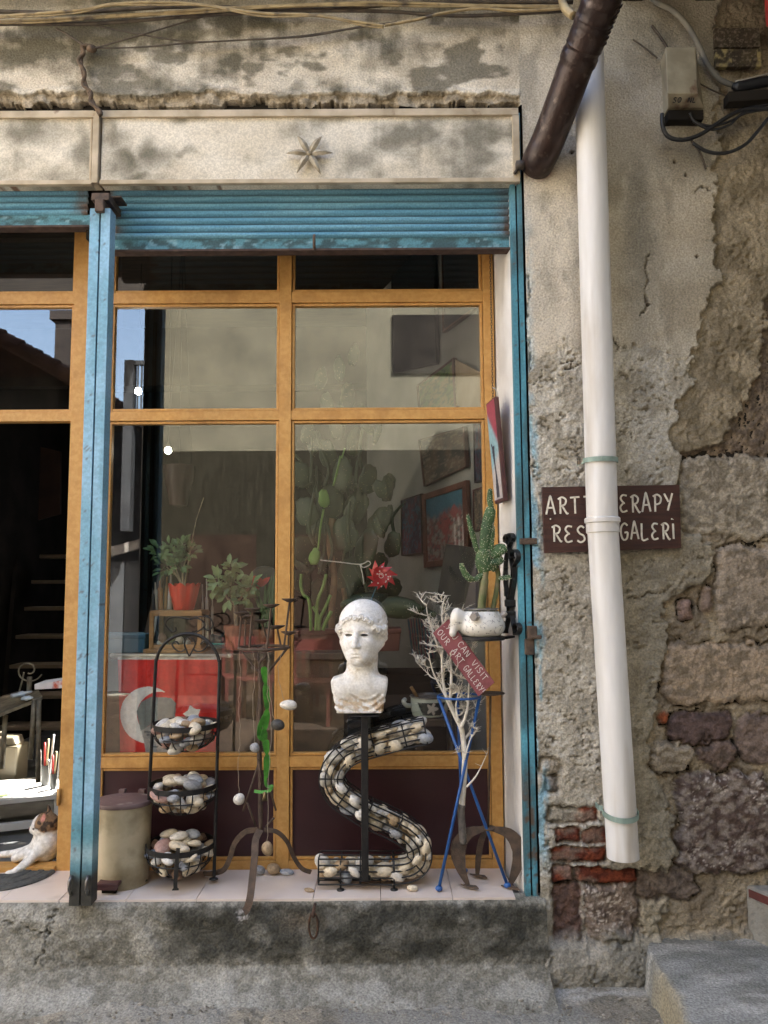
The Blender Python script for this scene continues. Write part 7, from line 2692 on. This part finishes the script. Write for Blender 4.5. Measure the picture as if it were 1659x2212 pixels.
# dark awning added over the far side to darken the left pane's reflection
aw = MB()
za_ = OP(100, 664, -5.6).z
a_x0, a_x1 = -11, OP(318, 700, -5.6).x
aw.sweep([Vector((a_x0 + (a_x1 - a_x0) * k / 12, -5.6, za_ + .03 * math.sin(k * 1.3))) for k in range(13)], lambda i: [(0, 0), (0, .03), (1.7, .9), (1.7, .87)], nrm=Vector((0, -.2, 1)))
tag(aw.build('awning', M('dark_canvas', (.02, .018, .016), (.03, .026, .022), scale=3, rough=.9, spec=.1)), 'dark canvas awning added across the lane to darken the window reflection', 'awning')
# small roof and gate in the gap
gy = -6.9
gt = thing('yard_gate', 'dark grey boarded yard gate across the lane, mirrored beside the post', 'gate', OP(270, 1400, gy))
t = MB()
g0, g1 = OP(130, 1300, gy).x, OP(318, 1300, gy).x
zg = OP(270, 1212, gy).z
k = g0
while k < g1 - .1:
    t.box(k + .01, min(k + .42, g1), gy - .04, gy, 0.03, zg)
    k += .43
t.build('boards', M('grey_gate_paint', (.11, .115, .12), (.085, .09, .095), scale=2, rough=.6), gt)
t = MB()
t.hexa([OP(120, 1235, gy + .1), OP(318, 1180, gy + .1), OP(318, 1160, gy + .1), OP(120, 1212, gy + .1)], (0, -.1, 0))
t.build('beam', M('pale_beam', (.42, .38, .33), (.33, .3, .26), scale=3, rough=.7), gt)
bw = MB()
bw.box(g0 - .1, g1 + .05, gy - 1.2, gy - 1.0, 0, OP(270, 930, gy - 1).z)
tag(bw.build('yard_wall', M('dark_yard_wall', (.05, .05, .052), (.035, .035, .038), scale=2, rough=.9)), 'dark yard wall rising behind the grey boarded gate', 'wall')
# red cafe chairs and table
chy = -4.5
m_rw = M('red_brown_wood', (.085, .022, .017), (.06, .017, .013), scale=8, rough=.6, spec=.2)
# unseen, added for light: sunlit bounce house at left, dark blocking wing at right
m_lime = M('limewash', (.66, .61, .52), (.58, .53, .45), scale=1.5, rough=.9, bump=.15, bscale=15)
for (nm, x0, x1, y0, y1, h_, mm, lb) in (('fill_house', -9.5, -4.3, -4.2, -1.0, 6.0, m_lime, 'unseen limewashed house added left of the lane to bounce sunlight'),
                                         ('shade_wing', 2.7, 7.0, -4.2, -.1, 6.5, M('dark_rubble', (.14, .12, .10), (.09, .08, .065), scale=3, rough=.95, bump=.4, bscale=10), 'unseen dark rubble wing added on the right to cut the light')):
    hh_ = thing(nm, lb, 'house', ((x0 + x1) / 2, (y0 + y1) / 2, 0))
    t = MB()
    t.box(x0, x1, y0, y1, -.02, h_)
    t.build('wall', mm, hh_)
    t = MB()
    t.box(x0 - .3, x1 + (.12 if x0 < 0 else .3), y0 - .2, y1 + .05, h_ + .002, h_ + .15)
    t.build('roof', bpy.data.materials['old_roof_tile'], hh_)
    xf = x1 if x0 < 0 else x0
    sg = 1 if x0 < 0 else -1
    for k in range(2):
        t = MB()
        yw_ = y0 + .8 + k * 1.5
        xs_ = sorted((xf + sg * .004, xf + sg * .03))
        t.box(xs_[0], xs_[1], yw_, yw_ + .8, 3.4, 4.6)
        t.build('window', m_dark, hh_)
first = None
for i, (uc, rz_, lb) in enumerate(((672, 0, 'red-brown wooden cafe chair mirrored behind the bust'), (560, .4, 'red-brown wooden cafe chair mirrored behind the mullion'), (505, -.3, 'red-brown wooden cafe chair mirrored beside the terracotta pot'))):
    x = OP(uc, 1450, chy).x
    if first is None:
        ch = thing('cafe_chair', lb, 'chair', (0, 0, 0), 'cafe chairs across the lane')
        t = MB()
        t.box(-.21, .21, -.2, .2, .43, .46)
        t.build('seat', m_rw, ch, bevel=.006)
        t = MB()
        t.sweep(spl([(-.21, .19, .80), (0, .22, .80), (.21, .19, .80)], 6), lambda i: [(-.012, -.06), (.012, -.06), (.012, .06), (-.012, .06)], nrm=Vector((0, 1, 0)))
        for k in (-.1, 0, .1):
            t.box(k - .015, k + .015, .19, .205, .46, .75)
        t.build('backrest', m_rw, ch)
        for a in (-.19, .19):
            for c in (-.18, .19):
                t = MB()
                t.box(a - .018, a + .018, c - .018, c + .018, .0, .43 if c < 0 else .80)
                t.build('leg', m_rw, ch)
        first = ch
        parts = [o for o in bpy.data.objects if o.parent == ch]
        ch.location, ch.rotation_euler = (x, chy, 0), (0, 0, math.pi + rz_)
    else:
        c2 = first.copy()
        col.objects.link(c2)
        c2.location, c2.rotation_euler = (x, chy - .25 * i, 0), (0, 0, math.pi + rz_)
        c2['label'] = lb
        for p in parts:
            d = p.copy()
            col.objects.link(d)
            d.parent = c2
ctb = thing('cafe_table', 'red-brown cafe table standing among the mirrored chairs', 'table', (OP(610, 1450, -5.2).x, -5.2, 0))
o_ = Vector(ctb['_o'])
t = MB()
t.box(o_.x - .4, o_.x + .4, -5.6, -4.8, .72, .75)
t.build('top', m_rw, ctb, bevel=.005)
for a in (-.36, .36):
    for c in (-.36, .36):
        t = MB()
        t.box(o_.x + a - .02, o_.x + a + .02, o_.y + c - .02, o_.y + c + .02, 0, .72)
        t.build('leg', m_rw, ctb)

for o in bpy.data.objects:
    if '_o' in o:
        del o['_o']
